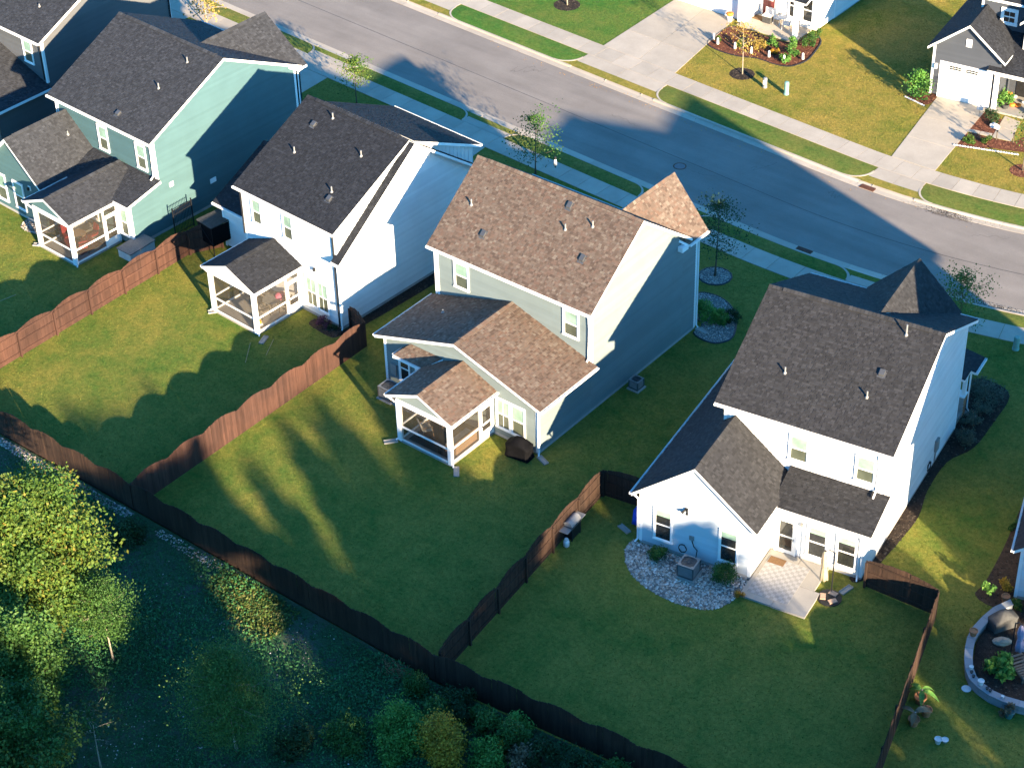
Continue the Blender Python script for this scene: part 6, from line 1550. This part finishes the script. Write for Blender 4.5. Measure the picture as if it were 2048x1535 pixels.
def tree(loc, h, r_, label, leafmat, n, size, trunk_h=0.35, trunk_r=0.06, limbs=12, bark='trunk', group=None, seed=1, conifer=False, spread=0.32, base_a=None, lean=(0, 0), name='tree', crown_low=None, clump=None):
    root = empty(name, (loc[0], loc[1], loc[2] if len(loc) > 2 else 0), 0, label, 'tree', group)
    rr = random.Random(seed*131+7); tr = MB(); lb = MB(); cr = MB()
    top = Vector((lean[0], lean[1], h*0.96)); zs = h*trunk_h
    def axis(z): t = z/h; return Vector((lean[0]*t+0.03*h*math.sin(t*4+seed)*0.25, lean[1]*t+0.03*h*math.cos(t*3+seed)*0.25-0.03*h*math.cos(seed)*0.25, z))
    tr.tube([axis(h*0.96*k/7) for k in range(8)], [trunk_r*(1-0.9*k/7)*(1.35 if k == 0 else 1) for k in range(8)], 8)
    pts = []
    for i in range(limbs):
        f = (i+0.5)/limbs; z = zs+(h*0.92-zs)*f; th = i*2.399+rr.uniform(-0.4, 0.4)
        if conifer: L = r_*(1-f)**0.8*rr.uniform(0.8, 1.1)+0.15; rise = -0.1*L
        else: L = r_*(math.sin(math.pi*min(1, (f*0.80+0.20)))**0.7)*rr.uniform(0.75, 1.1); rise = L*rr.uniform(0.25, 0.7)
        a = axis(z); d = Vector((math.cos(th), math.sin(th), 0)); e = a+d*L+Vector((0, 0, rise)); mid = a+d*L*0.5+Vector((0, 0, rise*0.6))
        lb.tube([a, mid, e], [trunk_r*0.42*(1-0.6*f), trunk_r*0.25*(1-0.6*f), trunk_r*0.07], 5)
        for k in range(4 if not conifer else 5):
            t = 0.35+0.65*k/3 if not conifer else 0.1+0.9*k/4
            c = a.lerp(e, t)+Vector((rr.gauss(0, 0.12*L), rr.gauss(0, 0.12*L), rr.gauss(0, 0.10*L)))
            pts.append((c, rr.random(), (L*0.30+0.1) if not conifer else 0.16*L+0.12))
            if k >= 2 and not conifer: lb.tube([a.lerp(e, t*0.8), c], [trunk_r*0.12, trunk_r*0.04], 4)
    pts.append((axis(h*0.93), 0.8, r_*0.22)); pts.append((axis(h*0.86), 0.6, r_*0.28))
    for i in range(n):
        c, v, s = rr.choice(pts); s *= spread/0.32
        p = c+Vector((tg(rr, s), tg(rr, s), tg(rr, s*0.75)))
        if p.z < zs*0.8: p.z = zs*0.8+rr.random()*0.3
        if p.z > h*1.03: p.z = h*rr.uniform(0.9, 1.02)
        leaf(cr, p, size*rr.uniform(0.7, 1.3), rr, 0.5, (v if base_a is None else base_a+(v-0.5)*0.5))
    tr.build('trunk', M[bark], root, smooth=True); lb.build('limbs', M[bark], root); cr.build('crown', M[leafmat], root)
    return root

# street trees
SG = 'young street trees'
tree((-21.6, 21.4), 3.6, 1.15, 'young yellow-green street tree on the lawn by the teal house driveway', 'leaf_autumn', 1200, 0.085, 0.42, 0.045, 11, seed=3, group=SG, base_a=0.5)
tree((-6.9, 21.6), 4.3, 1.5, 'green street tree with a few yellow leaves behind the tan roof', 'leaf_green', 1500, 0.085, 0.22, 0.05, 13, seed=4, group=SG)
tree((8.3, 18.9), 5.3, 1.45, 'green street tree standing in the round gravel ring', 'leaf_dark', 2000, 0.08, 0.28, 0.055, 14, seed=5, group=SG, base_a=0.7)
tree((22.1, 22.0), 4.2, 1.5, 'green street tree beside the pointed front gable', 'leaf_green', 1700, 0.085, 0.25, 0.055, 13, seed=6, group=SG, base_a=0.8)
tree((-3.81, 39.79), 4.0, 1.1, 'slender yellowing sapling in a dark mulch ring on the yellow lawn', 'leaf_yellow', 500, 0.075, 0.38, 0.04, 11, 'trunk_pale', seed=7, group=SG, base_a=0.4)
tree((-19.36, 40.98), 4.0, 1.1, 'sapling in a dark mulch ring on the lush green lawn', 'leaf_green', 900, 0.09, 0.40, 0.045, 11, 'trunk_pale', seed=8, group=SG)
tree((-37.7, 23.6), 3.6, 1.2, 'bare yellow-leafed street tree by the grey house driveway', 'leaf_yellow', 700, 0.11, 0.20, 0.05, 14, 'trunk_pale', seed=9, group=SG)
tree((16.83, 39.6), 4.2, 1.2, 'sapling in a red mulch ring before the slate grey house', 'leaf_autumn', 700, 0.09, 0.42, 0.045, 11, seed=10, group=SG)
# a few yellow leaves on one twig
# wood edge at the left
tree((0.35, -24.9), 9.6, 2.9, 'large yellow-green autumn tree at the edge of the wood', 'leaf_autumn', 120000, 0.115, 0.14, 0.20, 52, seed=11, group='trees at the wood edge', spread=0.24, base_a=0.6)
tree((4.0, -29.1), 7.6, 2.4, 'darker green tree below the yellow-green autumn tree', 'leaf_green', 80000, 0.10, 0.12, 0.18, 40, seed=12, group='trees at the wood edge', spread=0.23, base_a=0.6)
tree((7.6, -32.0), 7.2, 2.4, 'dark green tree deepest in the wood corner', 'leaf_green', 70000, 0.10, 0.12, 0.18, 40, seed=13, group='trees at the wood edge', spread=0.23, base_a=0.3)
tree((4.1, -23.5), 5.0, 1.2, 'slim green sapling with a pale trunk in the rough ground', 'leaf_green', 13000, 0.06, 0.34, 0.05, 22, 'trunk_pale', seed=14, group='saplings in the rough ground', spread=0.36, base_a=0.5)
tree((12.5, -24.0), 5.2, 1.75, 'broad feathery young tree with a leaning pale trunk', 'leaf_green', 30000, 0.055, 0.20, 0.06, 34, 'trunk_pale', seed=15, group='saplings in the rough ground', spread=0.42, base_a=0.75, lean=(-0.6, 0.3))
tree((8.6, -28.3), 4.2, 1.0, 'thin bare sapling near the dark tree', 'leaf_dark', 260, 0.10, 0.4, 0.04, 10, 'trunk_pale', seed=16, group='saplings in the rough ground')
# bushes along the bottom
BG = 'bushes in the rough ground'
bl = ['leafy green bush', 'fresh green bush', 'tall green bush', 'dark green bush', 'ragged green bush']
bush = [(17.3, -19.0, 0.85, 1.5, 'leaf_bright', 'largest fresh green bush left of the golden shrub'), (18.4, -17.5, 0.75, 1.1, 'leaf_green', 'green bush with dry tips above the golden shrub'), (18.5, -19.0, 0.8, 1.2, 'leaf_bright', 'fresh green bush touching the golden shrub'),
        (18.1, -20.0, 0.8, 1.0, 'leaf_bright', 'low fresh green bush below the golden shrub'), (21.7, -18.0, 0.75, 1.1, 'leaf_bright', 'rounded fresh green bush right of the golden shrub'), (20.8, -16.7, 0.6, 1.4, 'leaf_green', 'narrow upright green bush near the fence'), (22.1, -16.8, 0.6, 1.7, 'leaf_green', 'tall narrow grey-green bush between two others'),
        (21.7, -15.95+0.0, 0.55, 1.2, 'leaf_bright', 'pale green bush against the dark back fence'), (18.6, -16.6, 1.1, 0.9, 'leaf_dark', 'wide dark green bush under the back fence'), (26.6, -15.4, 0.5, 1.1, 'leaf_green', 'small green bush by the far end of the back fence'), (16.4, -16.6, 0.5, 1.1, 'leaf_green', 'small pointed green bush near the fence corner'),
        (19.9, -16.4, 0.5, 1.0, 'leaf_green', 'small green bush between the dark bush and the fence'), (16.0, -20.7, 1.0, 0.9, 'leaf_green', 'low spreading green bush in the bottom corner of the rough'), (14.4, -22.4, 0.9, 0.8, 'leaf_dark', 'low dark bush beside the feathery young tree'), (23.5, -16.6, 0.6, 1.2, 'leaf_dark', 'dark twiggy bush near the back fence'), (25.0, -16.2, 0.6, 1.1, 'leaf_dark', 'dark ragged bush near the back fence end'),
        (10.6, -21.6, 0.9, 0.6, 'leaf_dark', 'flat dark bush in the middle of the rough ground'), (-1.6, -17.3, 0.8, 0.8, 'leaf_dark', 'dark bush beside the gravel strip by the autumn tree')]
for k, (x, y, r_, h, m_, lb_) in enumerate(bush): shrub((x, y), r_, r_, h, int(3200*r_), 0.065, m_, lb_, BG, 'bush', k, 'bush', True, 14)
shrub((19.6, -18.6), 1.0, 0.9, 1.6, 5200, 0.06, 'leaf_gold', 'golden brown autumn shrub among the green bushes', None, 'shrub', 40, 'autumn_shrub', True)
shrub((20.4, -19.2), 0.7, 0.7, 1.2, 2600, 0.06, 'leaf_gold', 'smaller golden shrub at the foot of the golden brown one', None, 'shrub', 41, 'autumn_shrub', True)
shrub((23.1, -17.2), 0.65, 0.6, 1.0, 1100, 0.08, 'leaf_tan', 'dry tan grass clump among the bushes', None, 'grass clump', 42, 'grass_clump', True)
shrub((21.9, -17.4), 0.25, 0.25, 1.0, 300, 0.08, 'leaf_gold', 'thin brown weed between the green bushes', None, 'weed', 43, 'weed', True)
# beds
shrub((19.75, -2.85), 0.45, 0.45, 0.75, 1700, 0.055, 'leaf_green', 'round clipped shrub left of the air conditioner on the rock bed', None, 'shrub', 50)
shrub((23.2, -2.25), 0.60, 0.58, 1.0, 2600, 0.055, 'leaf_green', 'larger round clipped shrub right of the air conditioner on the rock bed', None, 'shrub', 51)
shrub((24.35, -2.75, 0.1), 0.24, 0.24, 0.35, 700, 0.04, 'leaf_orange', 'small orange mum flowers at the patio corner', None, 'flowers', 52, 'flowers')
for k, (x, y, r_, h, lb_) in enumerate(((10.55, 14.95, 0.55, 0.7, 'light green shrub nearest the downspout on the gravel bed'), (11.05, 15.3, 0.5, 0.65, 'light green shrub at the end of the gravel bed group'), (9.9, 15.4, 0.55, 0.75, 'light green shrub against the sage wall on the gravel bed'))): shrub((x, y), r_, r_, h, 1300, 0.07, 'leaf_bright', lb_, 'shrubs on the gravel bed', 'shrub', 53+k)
shrub((11.5, 15.7), 0.6, 0.5, 0.6, 900, 0.07, 'leaf_dark', 'dark shrub beside the light green shrubs on the gravel bed', None, 'shrub', 57)
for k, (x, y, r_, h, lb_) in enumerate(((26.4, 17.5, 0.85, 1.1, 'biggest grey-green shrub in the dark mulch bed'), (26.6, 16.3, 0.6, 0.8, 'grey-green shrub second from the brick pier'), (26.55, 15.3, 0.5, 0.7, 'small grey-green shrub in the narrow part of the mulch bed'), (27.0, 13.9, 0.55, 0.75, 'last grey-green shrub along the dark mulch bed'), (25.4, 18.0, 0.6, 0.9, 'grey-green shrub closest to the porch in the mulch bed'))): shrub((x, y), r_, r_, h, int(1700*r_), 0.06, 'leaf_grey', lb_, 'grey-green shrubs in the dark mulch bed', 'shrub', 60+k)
shrub((-6.25, 1.75), 0.42, 0.35, 0.6, 900, 0.05, 'leaf_plum', 'plum-coloured shrub under the white house windows', None, 'shrub', 70); shrub((-5.65, 1.75), 0.3, 0.3, 0.4, 400, 0.05, 'leaf_dark', 'dark low shrub beside the plum-coloured one', None, 'shrub', 71)
for k, (x, y, r_, h, m_, lb_) in enumerate(((-7.65, 42.7, 0.3, 0.4, 'leaf_autumn', 'small olive shrub at the driveway end of the red mulch bed'), (-6.0, 42.9, 0.35, 0.5, 'leaf_autumn', 'olive shrub behind the slender sapling'), (-4.8, 43.4, 0.45, 0.7, 'leaf_yellow', 'yellow-green shrub in the red mulch bed'), (-4.3, 44.2, 0.45, 0.75, 'leaf_bright', 'bright green shrub nearest the porch step'), (-2.5, 42.9, 0.4, 0.55, 'leaf_bright', 'bright green shrub at the front of the red mulch bed'),
        (-2.55, 44.0, 0.45, 0.75, 'leaf_bright', 'bright green shrub with a red flower in the red mulch bed'), (-3.25, 45.0, 0.35, 0.7, 'leaf_bright', 'bright green shrub beside the white porch post'), (-2.35, 45.7, 0.5, 0.7, 'leaf_green', 'green shrub at the bend of the red mulch bed'), (-2.55, 46.8, 0.45, 0.8, 'leaf_green', 'green shrub against the white house corner'), (-3.6, 43.5, 0.3, 0.4, 'leaf_gold', 'dry golden shrub in the red mulch bed'),
        (12.4, 43.7, 0.55, 0.75, 'leaf_dark', 'dense dark green shrub by the garage walk'), (12.55, 40.75, 0.4, 0.45, 'leaf_autumn', 'low olive plant with orange tips near the driveway'), (13.4, 41.4, 0.38, 0.45, 'leaf_autumn', 'low olive plant with orange tips near the path light'), (12.35, 45.75, 0.55, 0.95, 'leaf_bright', 'spiky yellow-green fern in the grey porch pot'),
        (33.45, 4.3, 0.35, 0.9, 'leaf_bright', 'bright leafy plant with a pot at the soil bed end'), (35.0, 4.45, 0.35, 0.7, 'leaf_autumn', 'yellowing grassy plant against the white wall'), (36.45, -0.1, 0.65, 0.85, 'leaf_bright', 'large yellow-green leafed plant in the curved planter'), (37.9, -2.0, 0.3, 0.6, 'leaf_tan', 'brown tufted grass in the teal pot'), (32.3, 9.4, 0.4, 0.4, 'leaf_green', 'small green plant in the soil strip'), (33.9, 5.2, 0.35, 0.5, 'leaf_gold', 'dry brown plants beside the terracotta urn'))):
    shrub((x, y, 0.2 if 'planter' in lb_ or 'pot' in lb_ and x < 20 else 0), r_, r_, h, int(1300*r_), 0.075 if 'large' not in lb_ else 0.2, m_, lb_, None, 'shrub' if 'plant' not in lb_ and 'grass' not in lb_ and 'fern' not in lb_ else 'plant', 80+k, 'shrub' if 'plant' not in lb_ and 'grass' not in lb_ and 'fern' not in lb_ else 'plant', 'fern' in lb_ or 'grass' in lb_)
tree((7.1, 43.9), 1.9, 0.55, 'upright glossy magnolia shrub beside the slate grey garage', 'leaf_bright', 1100, 0.11, 0.1, 0.03, 12, seed=21, base_a=0.4, spread=0.45)
def banana(loc, label, n, mat, seed):
    root = empty('banana_plant', loc, 0, label, 'plant'); rr = random.Random(seed)
    MB().tube([(0, 0, 0), (0.02, 0.02, 0.45)], [0.06, 0.04], 8).build('stem', M['trunk_pale'], root)
    for k in range(n):
        a = k*2.4+rr.random(); m = MB(); L = rr.uniform(0.55, 0.9); d = Vector((math.cos(a), math.sin(a), 0)); s = Vector((-d.y, d.x, 0)); P = []
        for i in range(7):
            t = i/6; c = d*L*t+Vector((0, 0, 0.42+0.45*t-0.75*t*t)); w = 0.13*math.sin(math.pi*(0.08+0.9*t)); P.append((c-s*w, c+Vector((0, 0, -0.02)), c+s*w))
        for p, q in zip(P[:-1], P[1:]): m.face([p[0], q[0], q[1], p[1]], 0.4+0.5*rr.random()); m.face([p[1], q[1], q[2], p[2]], 0.4+0.5*rr.random())
        m.build('leaf', M[mat], root)
    return root
banana((34.41, -3.57, 0.34), 'banana plant with one bright leaf in a terracotta pot', 5, 'leaf_bright', 1)
banana((34.85, -4.91, 0.32), 'dark brownish banana plant in a terracotta pot', 4, 'leaf_tan', 2)

# rough ground cover beyond the back fence: nobody could count it
rr = random.Random(99); mb = MB()
def patch(x, y): return 0.5+0.25*math.sin(x*0.55+1.3*math.sin(y*0.42))+0.25*math.sin(y*0.63+1.7*math.sin(x*0.31)+2)
cnt = 0
while cnt < 150000:
    x = rr.uniform(-16, 40); y = rr.uniform(-40, -13.6)
    if y > (-15.85 if x < 17 else -15.75+(x-17)*0.105): continue
    if y < -31-(x-5)*(-0.77) - 2 and x < 5: continue
    if x-22.6 > (y+17.5)*1.3+14: continue
    d = patch(x, y)
    if rr.random() > d*d*1.4+0.16: continue
    leaf(mb, (x, y, rr.random()**1.5*0.55*d+0.02), rr.uniform(0.045, 0.095), rr, 0.8, 0.2+0.6*rr.random()*d, 1.8); cnt += 1
tag(mb.build('ground_cover', M['leaf_weed']), 'low dark green weeds covering the rough ground beyond the back fence', 'ground cover', kind='stuff')
mb = MB()
for i in range(9000):
    x = rr.gauss(6.4, 1.5); y = -16.9+rr.gauss(0, 0.55)-(x-6.2)*0.15
    if abs(x-6.3) > 2.6 or y > -15.9: continue
    leaf(mb, (x, y, rr.random()*0.16), rr.uniform(0.05, 0.11), rr, 0.6, None, 2.2)
tag(mb.build('grass_mound', M['grass_blade']), 'tufted yellow-green grass bank below the back fence', 'grass', kind='stuff')
mb = MB()
for i in range(6000):
    x = rr.uniform(-14, 30); y = rr.uniform(-34, -16.2)
    if rr.random() < patch(x+3, y*1.3): continue
    pebble(mb, x, y, 0.0, rr.uniform(0.02, 0.06), rr)
tag(mb.build('loose_stones', M['stone_mix']), 'small pale stones scattered over the rough ground', 'stones', kind='stuff')

# trees standing in the wood behind and beside the lots; their crowns shade the back lawns
def sun_pos(a, c): return (a*0.9143+c*0.4051, a*-0.4051+c*0.9143)
WG = 'trees of the wood behind the lots'
for k, (a, c, h, r_, con, th) in enumerate(((60, -17.0, 17.2, 1.7, True, 0.06), (62, -14.0, 17.2, 2.2, False, 0.84), (60, -11.0, 18.2, 1.6, True, 0.06), (58, -10.4, 13.8, 1.4, False, 0.05), (61, -4.3, 17.0, 2.5, False, 0.05), (57, -1.2, 15.4, 2.3, False, 0.05), (60, 2.4, 13.3, 2.3, False, 0.05), (63, 5.6, 13.9, 1.9, True, 0.06), (58, 7.2, 12.9, 1.7, False, 0.05), (60, 9.9, 8.9, 1.7, False, 0.05),
        (66, 13.0, 11.2, 1.7, False, 0.05), (60, -19.8, 13.4, 2.1, False, 0.05), (64, -7.0, 15.6, 1.5, False, 0.05), (62, 0.6, 12.4, 2.4, False, 0.05), (64, 15.5, 11.2, 1.5, False, 0.05), (60, -25.0, 19.0, 3.2, False, 0.05), (58, -29.5, 20.5, 3.4, False, 0.05), (64, -34.0, 19.0, 3.4, False, 0.05), (59, -22.6, 16.2, 2.2, True, 0.06), (57, -6.2, 15.6, 1.9, False, 0.05),
        (59, -8.8, 15.3, 1.5, False, 0.05), (67, -16.6, 16.6, 2.2, False, 0.05), (55, -27.2, 17.5, 2.8, False, 0.05), (55, -32.0, 15.0, 3.0, False, 0.05), (66, 20.5, 9.0, 2.0, False, 0.05), (56, -18.2, 14.6, 2.0, False, 0.05), (66, -2.6, 16.2, 2.2, False, 0.05), (62, 18.4, 10.2, 0.9, True, 0.06), (68, -9.6, 15.4, 1.7, False, 0.05), (53, 3.8, 10.8, 2.2, False, 0.05), (55, -12.9, 10.2, 1.8, False, 0.05), (57, -15.2, 15.4, 1.3, False, 0.05), (61, -18.6, 16.2, 1.4, False, 0.05), (64, -17.4, 17.4, 1.5, False, 0.05), (57, -21.3, 12.6, 1.4, False, 0.05))):
    x, y = sun_pos(a, c)
    tree((x, y), h, r_, 'tall pine standing in the wood behind the lots' if con else 'tall leafy tree standing in the wood behind the lots', 'leaf_dark' if con else 'leaf_green', 6200, 0.27, th, 0.18, 30, seed=30+k, group=WG+(' (pines)' if con else ''), conifer=con, spread=0.40)
# ------------------------------------------------------------------ grass standing on the lawns
import numpy as np
for c in ([SP(-21.1, 8.02), SP(-14.9, 8.02), (-8.6, 46.1), (-13.7, 46.2)], [SP(2.5, 8.02), SP(6.1, 8.02), (11.4, 45.25), (8.05, 44.75)], [(-28.8, 15.8), (-25.6, 15.6), SP(-32.4, -7.18), SP(-35.8, -7.18)], [(-14.0, 14.4), (-10.9, 14.2), SP(-18.1, -7.18), SP(-21.5, -7.18)],
          [(0.6, 13.0), (4.4, 13.0), SP(-3.0, -7.18), SP(-6.9, -7.18)], [(17.2, 14.4), (20.9, 15.0), SP(11.1, -7.18), SP(7.1, -7.18)], [(-46.0, 20.4), (-39.9, 20.2), SP(-46.4, -7.18), SP(-52.4, -7.18)], [(11.8, 41.85), (14.6, 42.35), (13.9, 44.9), (12.75, 45.0), (13.2, 42.55), (11.7, 42.2)],
          [DW(3.4, -5.65)[:2], DW(6.85, -5.65)[:2], DW(6.85, -1.9)[:2], DW(3.4, -1.9)[:2]], [(3.85, -3.5), (7.42, -3.5), (7.42, 0), (3.85, 0)], [LW(OB, -3.03, 0.55, -3.5)[:2], LW(OB, -3.03, 4.25, -3.5)[:2], LW(OB, -3.03, 4.25, 0)[:2], LW(OB, -3.03, 0.55, 0)[:2]],
          [LW(OA, -2.73, 4.3, -5.85)[:2], LW(OA, -2.73, 7.7, -5.85)[:2], LW(OA, -2.73, 7.7, -2.3)[:2], LW(OA, -2.73, 4.3, -2.3)[:2]], [(-8.1, 45.3), (-3.2, 45.3), (-3.2, 50), (-8.1, 50)], [(0.9, -1.4), (3.9, -1.4), (3.9, 0), (0.9, 0)], path[1:12]+[(41, 2), (38, 5)]):
    EXCL.append(list(c))
VIEW = [(-58, 17), (5, -37), (46, -4), (8, 68)]
def np_inside(X, Y, poly):
    c = np.zeros(X.shape, bool)
    for (x0, y0), (x1, y1) in zip(poly, poly[1:]+poly[:1]):
        if y0 == y1: continue
        c ^= ((y0 > Y) != (y1 > Y)) & (X < (x1-x0)*(Y-y0)/(y1-y0)+x0)
    return c
def street_sd(X, Y):
    vx, vy = X-P0.x, Y-P0.y; s = vx*T0.x+vy*T0.y; d = vx*N0.x+vy*N0.y
    wx, wy = vx-N0.x*RC, vy-N0.y*RC; r_ = np.hypot(wx, wy)
    return np.where(s <= 0, d, RC-r_)
def grass(name, label, mat, n, box, keep, seed, h=(0.018, 0.042), z=0.0):
    g = np.random.default_rng(seed)
    X = g.uniform(box[0], box[1], n); Y = g.uniform(box[2], box[3], n)
    k = np_inside(X, Y, VIEW) & keep(X, Y)
    X, Y = X[k], Y[k]; bad = np.zeros(X.shape, bool)
    for p in EXCL: bad |= np_inside(X, Y, [tuple(q[:2]) for q in p])
    X, Y = X[~bad], Y[~bad]; m = len(X)
    a = g.uniform(0, 6.283, m); w = g.uniform(0.014, 0.034, m); hh = g.uniform(h[0], h[1], m); ln = g.normal(0, 0.025, (m, 2))
    V = np.zeros((m, 3, 3)); V[:, 0, 0] = X-np.cos(a)*w; V[:, 0, 1] = Y-np.sin(a)*w; V[:, 1, 0] = X+np.cos(a)*w; V[:, 1, 1] = Y+np.sin(a)*w
    V[:, 2, 0] = X+ln[:, 0]; V[:, 2, 1] = Y+ln[:, 1]; V[:, 2, 2] = hh; V[:, :, 2] += z
    me = bpy.data.meshes.new(name); me.vertices.add(3*m); me.vertices.foreach_set('co', V.ravel())
    me.loops.add(3*m); me.loops.foreach_set('vertex_index', np.arange(3*m, dtype=np.int32)); me.polygons.add(m)
    me.polygons.foreach_set('loop_start', np.arange(0, 3*m, 3, dtype=np.int32)); me.polygons.foreach_set('loop_total', np.full(m, 3, dtype=np.int32))
    me.update(); me.validate(); me.materials.append(M[mat])
    o = bpy.data.objects.new(name, me); link(o); return tag(o, label, 'grass', kind='stuff')
grass('back_lawn_grass', 'short grass of the back lawns and side yards', 'lawn_back', 330000, (-58, 46, -15.4, 26), lambda X, Y: street_sd(X, Y) < -7.2, 1)
grass('front_lawn_grass', 'short yellowing grass of the front lawns across the street', 'lawn_front', 260000, (-14, 46, 30, 68), lambda X, Y: (street_sd(X, Y) > 8.05) & (X > -13.6+0*Y), 2)
grass('lush_lawn_grass', 'short bright green grass of the lush lawn', 'lawn_lush', 60000, (-45, -13, 34, 60), lambda X, Y: (street_sd(X, Y) > 8.05) & (X < -13.6), 3)

# ------------------------------------------------------------------ dirt and odd things on the ground
def litter(name, label, n, seed, s_rng, d_rng, mat='chip_dark', z=ROADZ+0.02, size=(0.012, 0.04)):
    rr = random.Random(seed); m = MB()
    for i in range(n):
        s = rr.gauss((s_rng[0]+s_rng[1])/2, (s_rng[1]-s_rng[0])/4); d = d_rng[0]+(d_rng[1]-d_rng[0])*rr.random()**0.6
        if rr.random() < 0.4: s += rr.gauss(0, 0.8)
        x, y = SP(s, d); pebble(m, x, y, z, rr.uniform(*size), rr, 0.25)
    tag(m.build(name, M[mat]), label, 'debris', kind='stuff')
litter('gutter_dirt', 'dark washed-out dirt in the gutter right of the slate house driveway', 900, 4, (7.2, 10.8), (3.55, 4.3))
litter('gutter_dirt', 'dark dirt along the kerb by the pointed gable house', 1100, 5, (9.5, 18.5), (-3.75, -4.25))
litter('fallen_leaves', 'a few dry leaves fallen on the road and gutter', 160, 6, (-30, 6), (4.3, 3.2), 'leaf_orange', ROADZ+0.02, (0.02, 0.05))
bp = empty('brush_pile', (14.9, -16.15, 0), 0, 'heap of dead brown twigs against the back fence', 'brush pile'); rr = random.Random(8); m = MB()
for i in range(90):
    a = rr.uniform(0, 6.28); x, y = rr.gauss(0, 0.35), rr.gauss(0, 0.16); L = rr.uniform(0.3, 0.7)
    m.tube([(x, y, rr.uniform(0.02, 0.35)), (x+L*math.cos(a), y+0.5*L*math.sin(a), rr.uniform(0.02, 0.45))], 0.012, 4)
m.build('twigs', M['terracotta'], bp)
MB().box(-0.75, 0.75, -0.16, 0.16, 0.0, 0.05).build('drain_pipe', M['metal_light'], label='pale grey flattened drain sheet at the inner fence corner', cat='drain pipe', loc=(-2.0, -15.0, 0.02), rz=-8)
for k, (p, q) in enumerate((((-8.4, -1.9), (-7.3, -3.4)), ((-7.6, -0.9), (-6.9, -2.2)), ((-22.5, -6.6), (-22.9, -8.2)))):
    MB().tube([(*p, 0.06), (*q, 0.06)], 0.012, 5).build('garden_stake', M['canvas_tan'], label=('long pale cane lying on the lawn by the white porch', 'shorter pale cane lying on the lawn near the plum shrub', 'pale cane lying on the teal house lawn')[k], cat='cane')
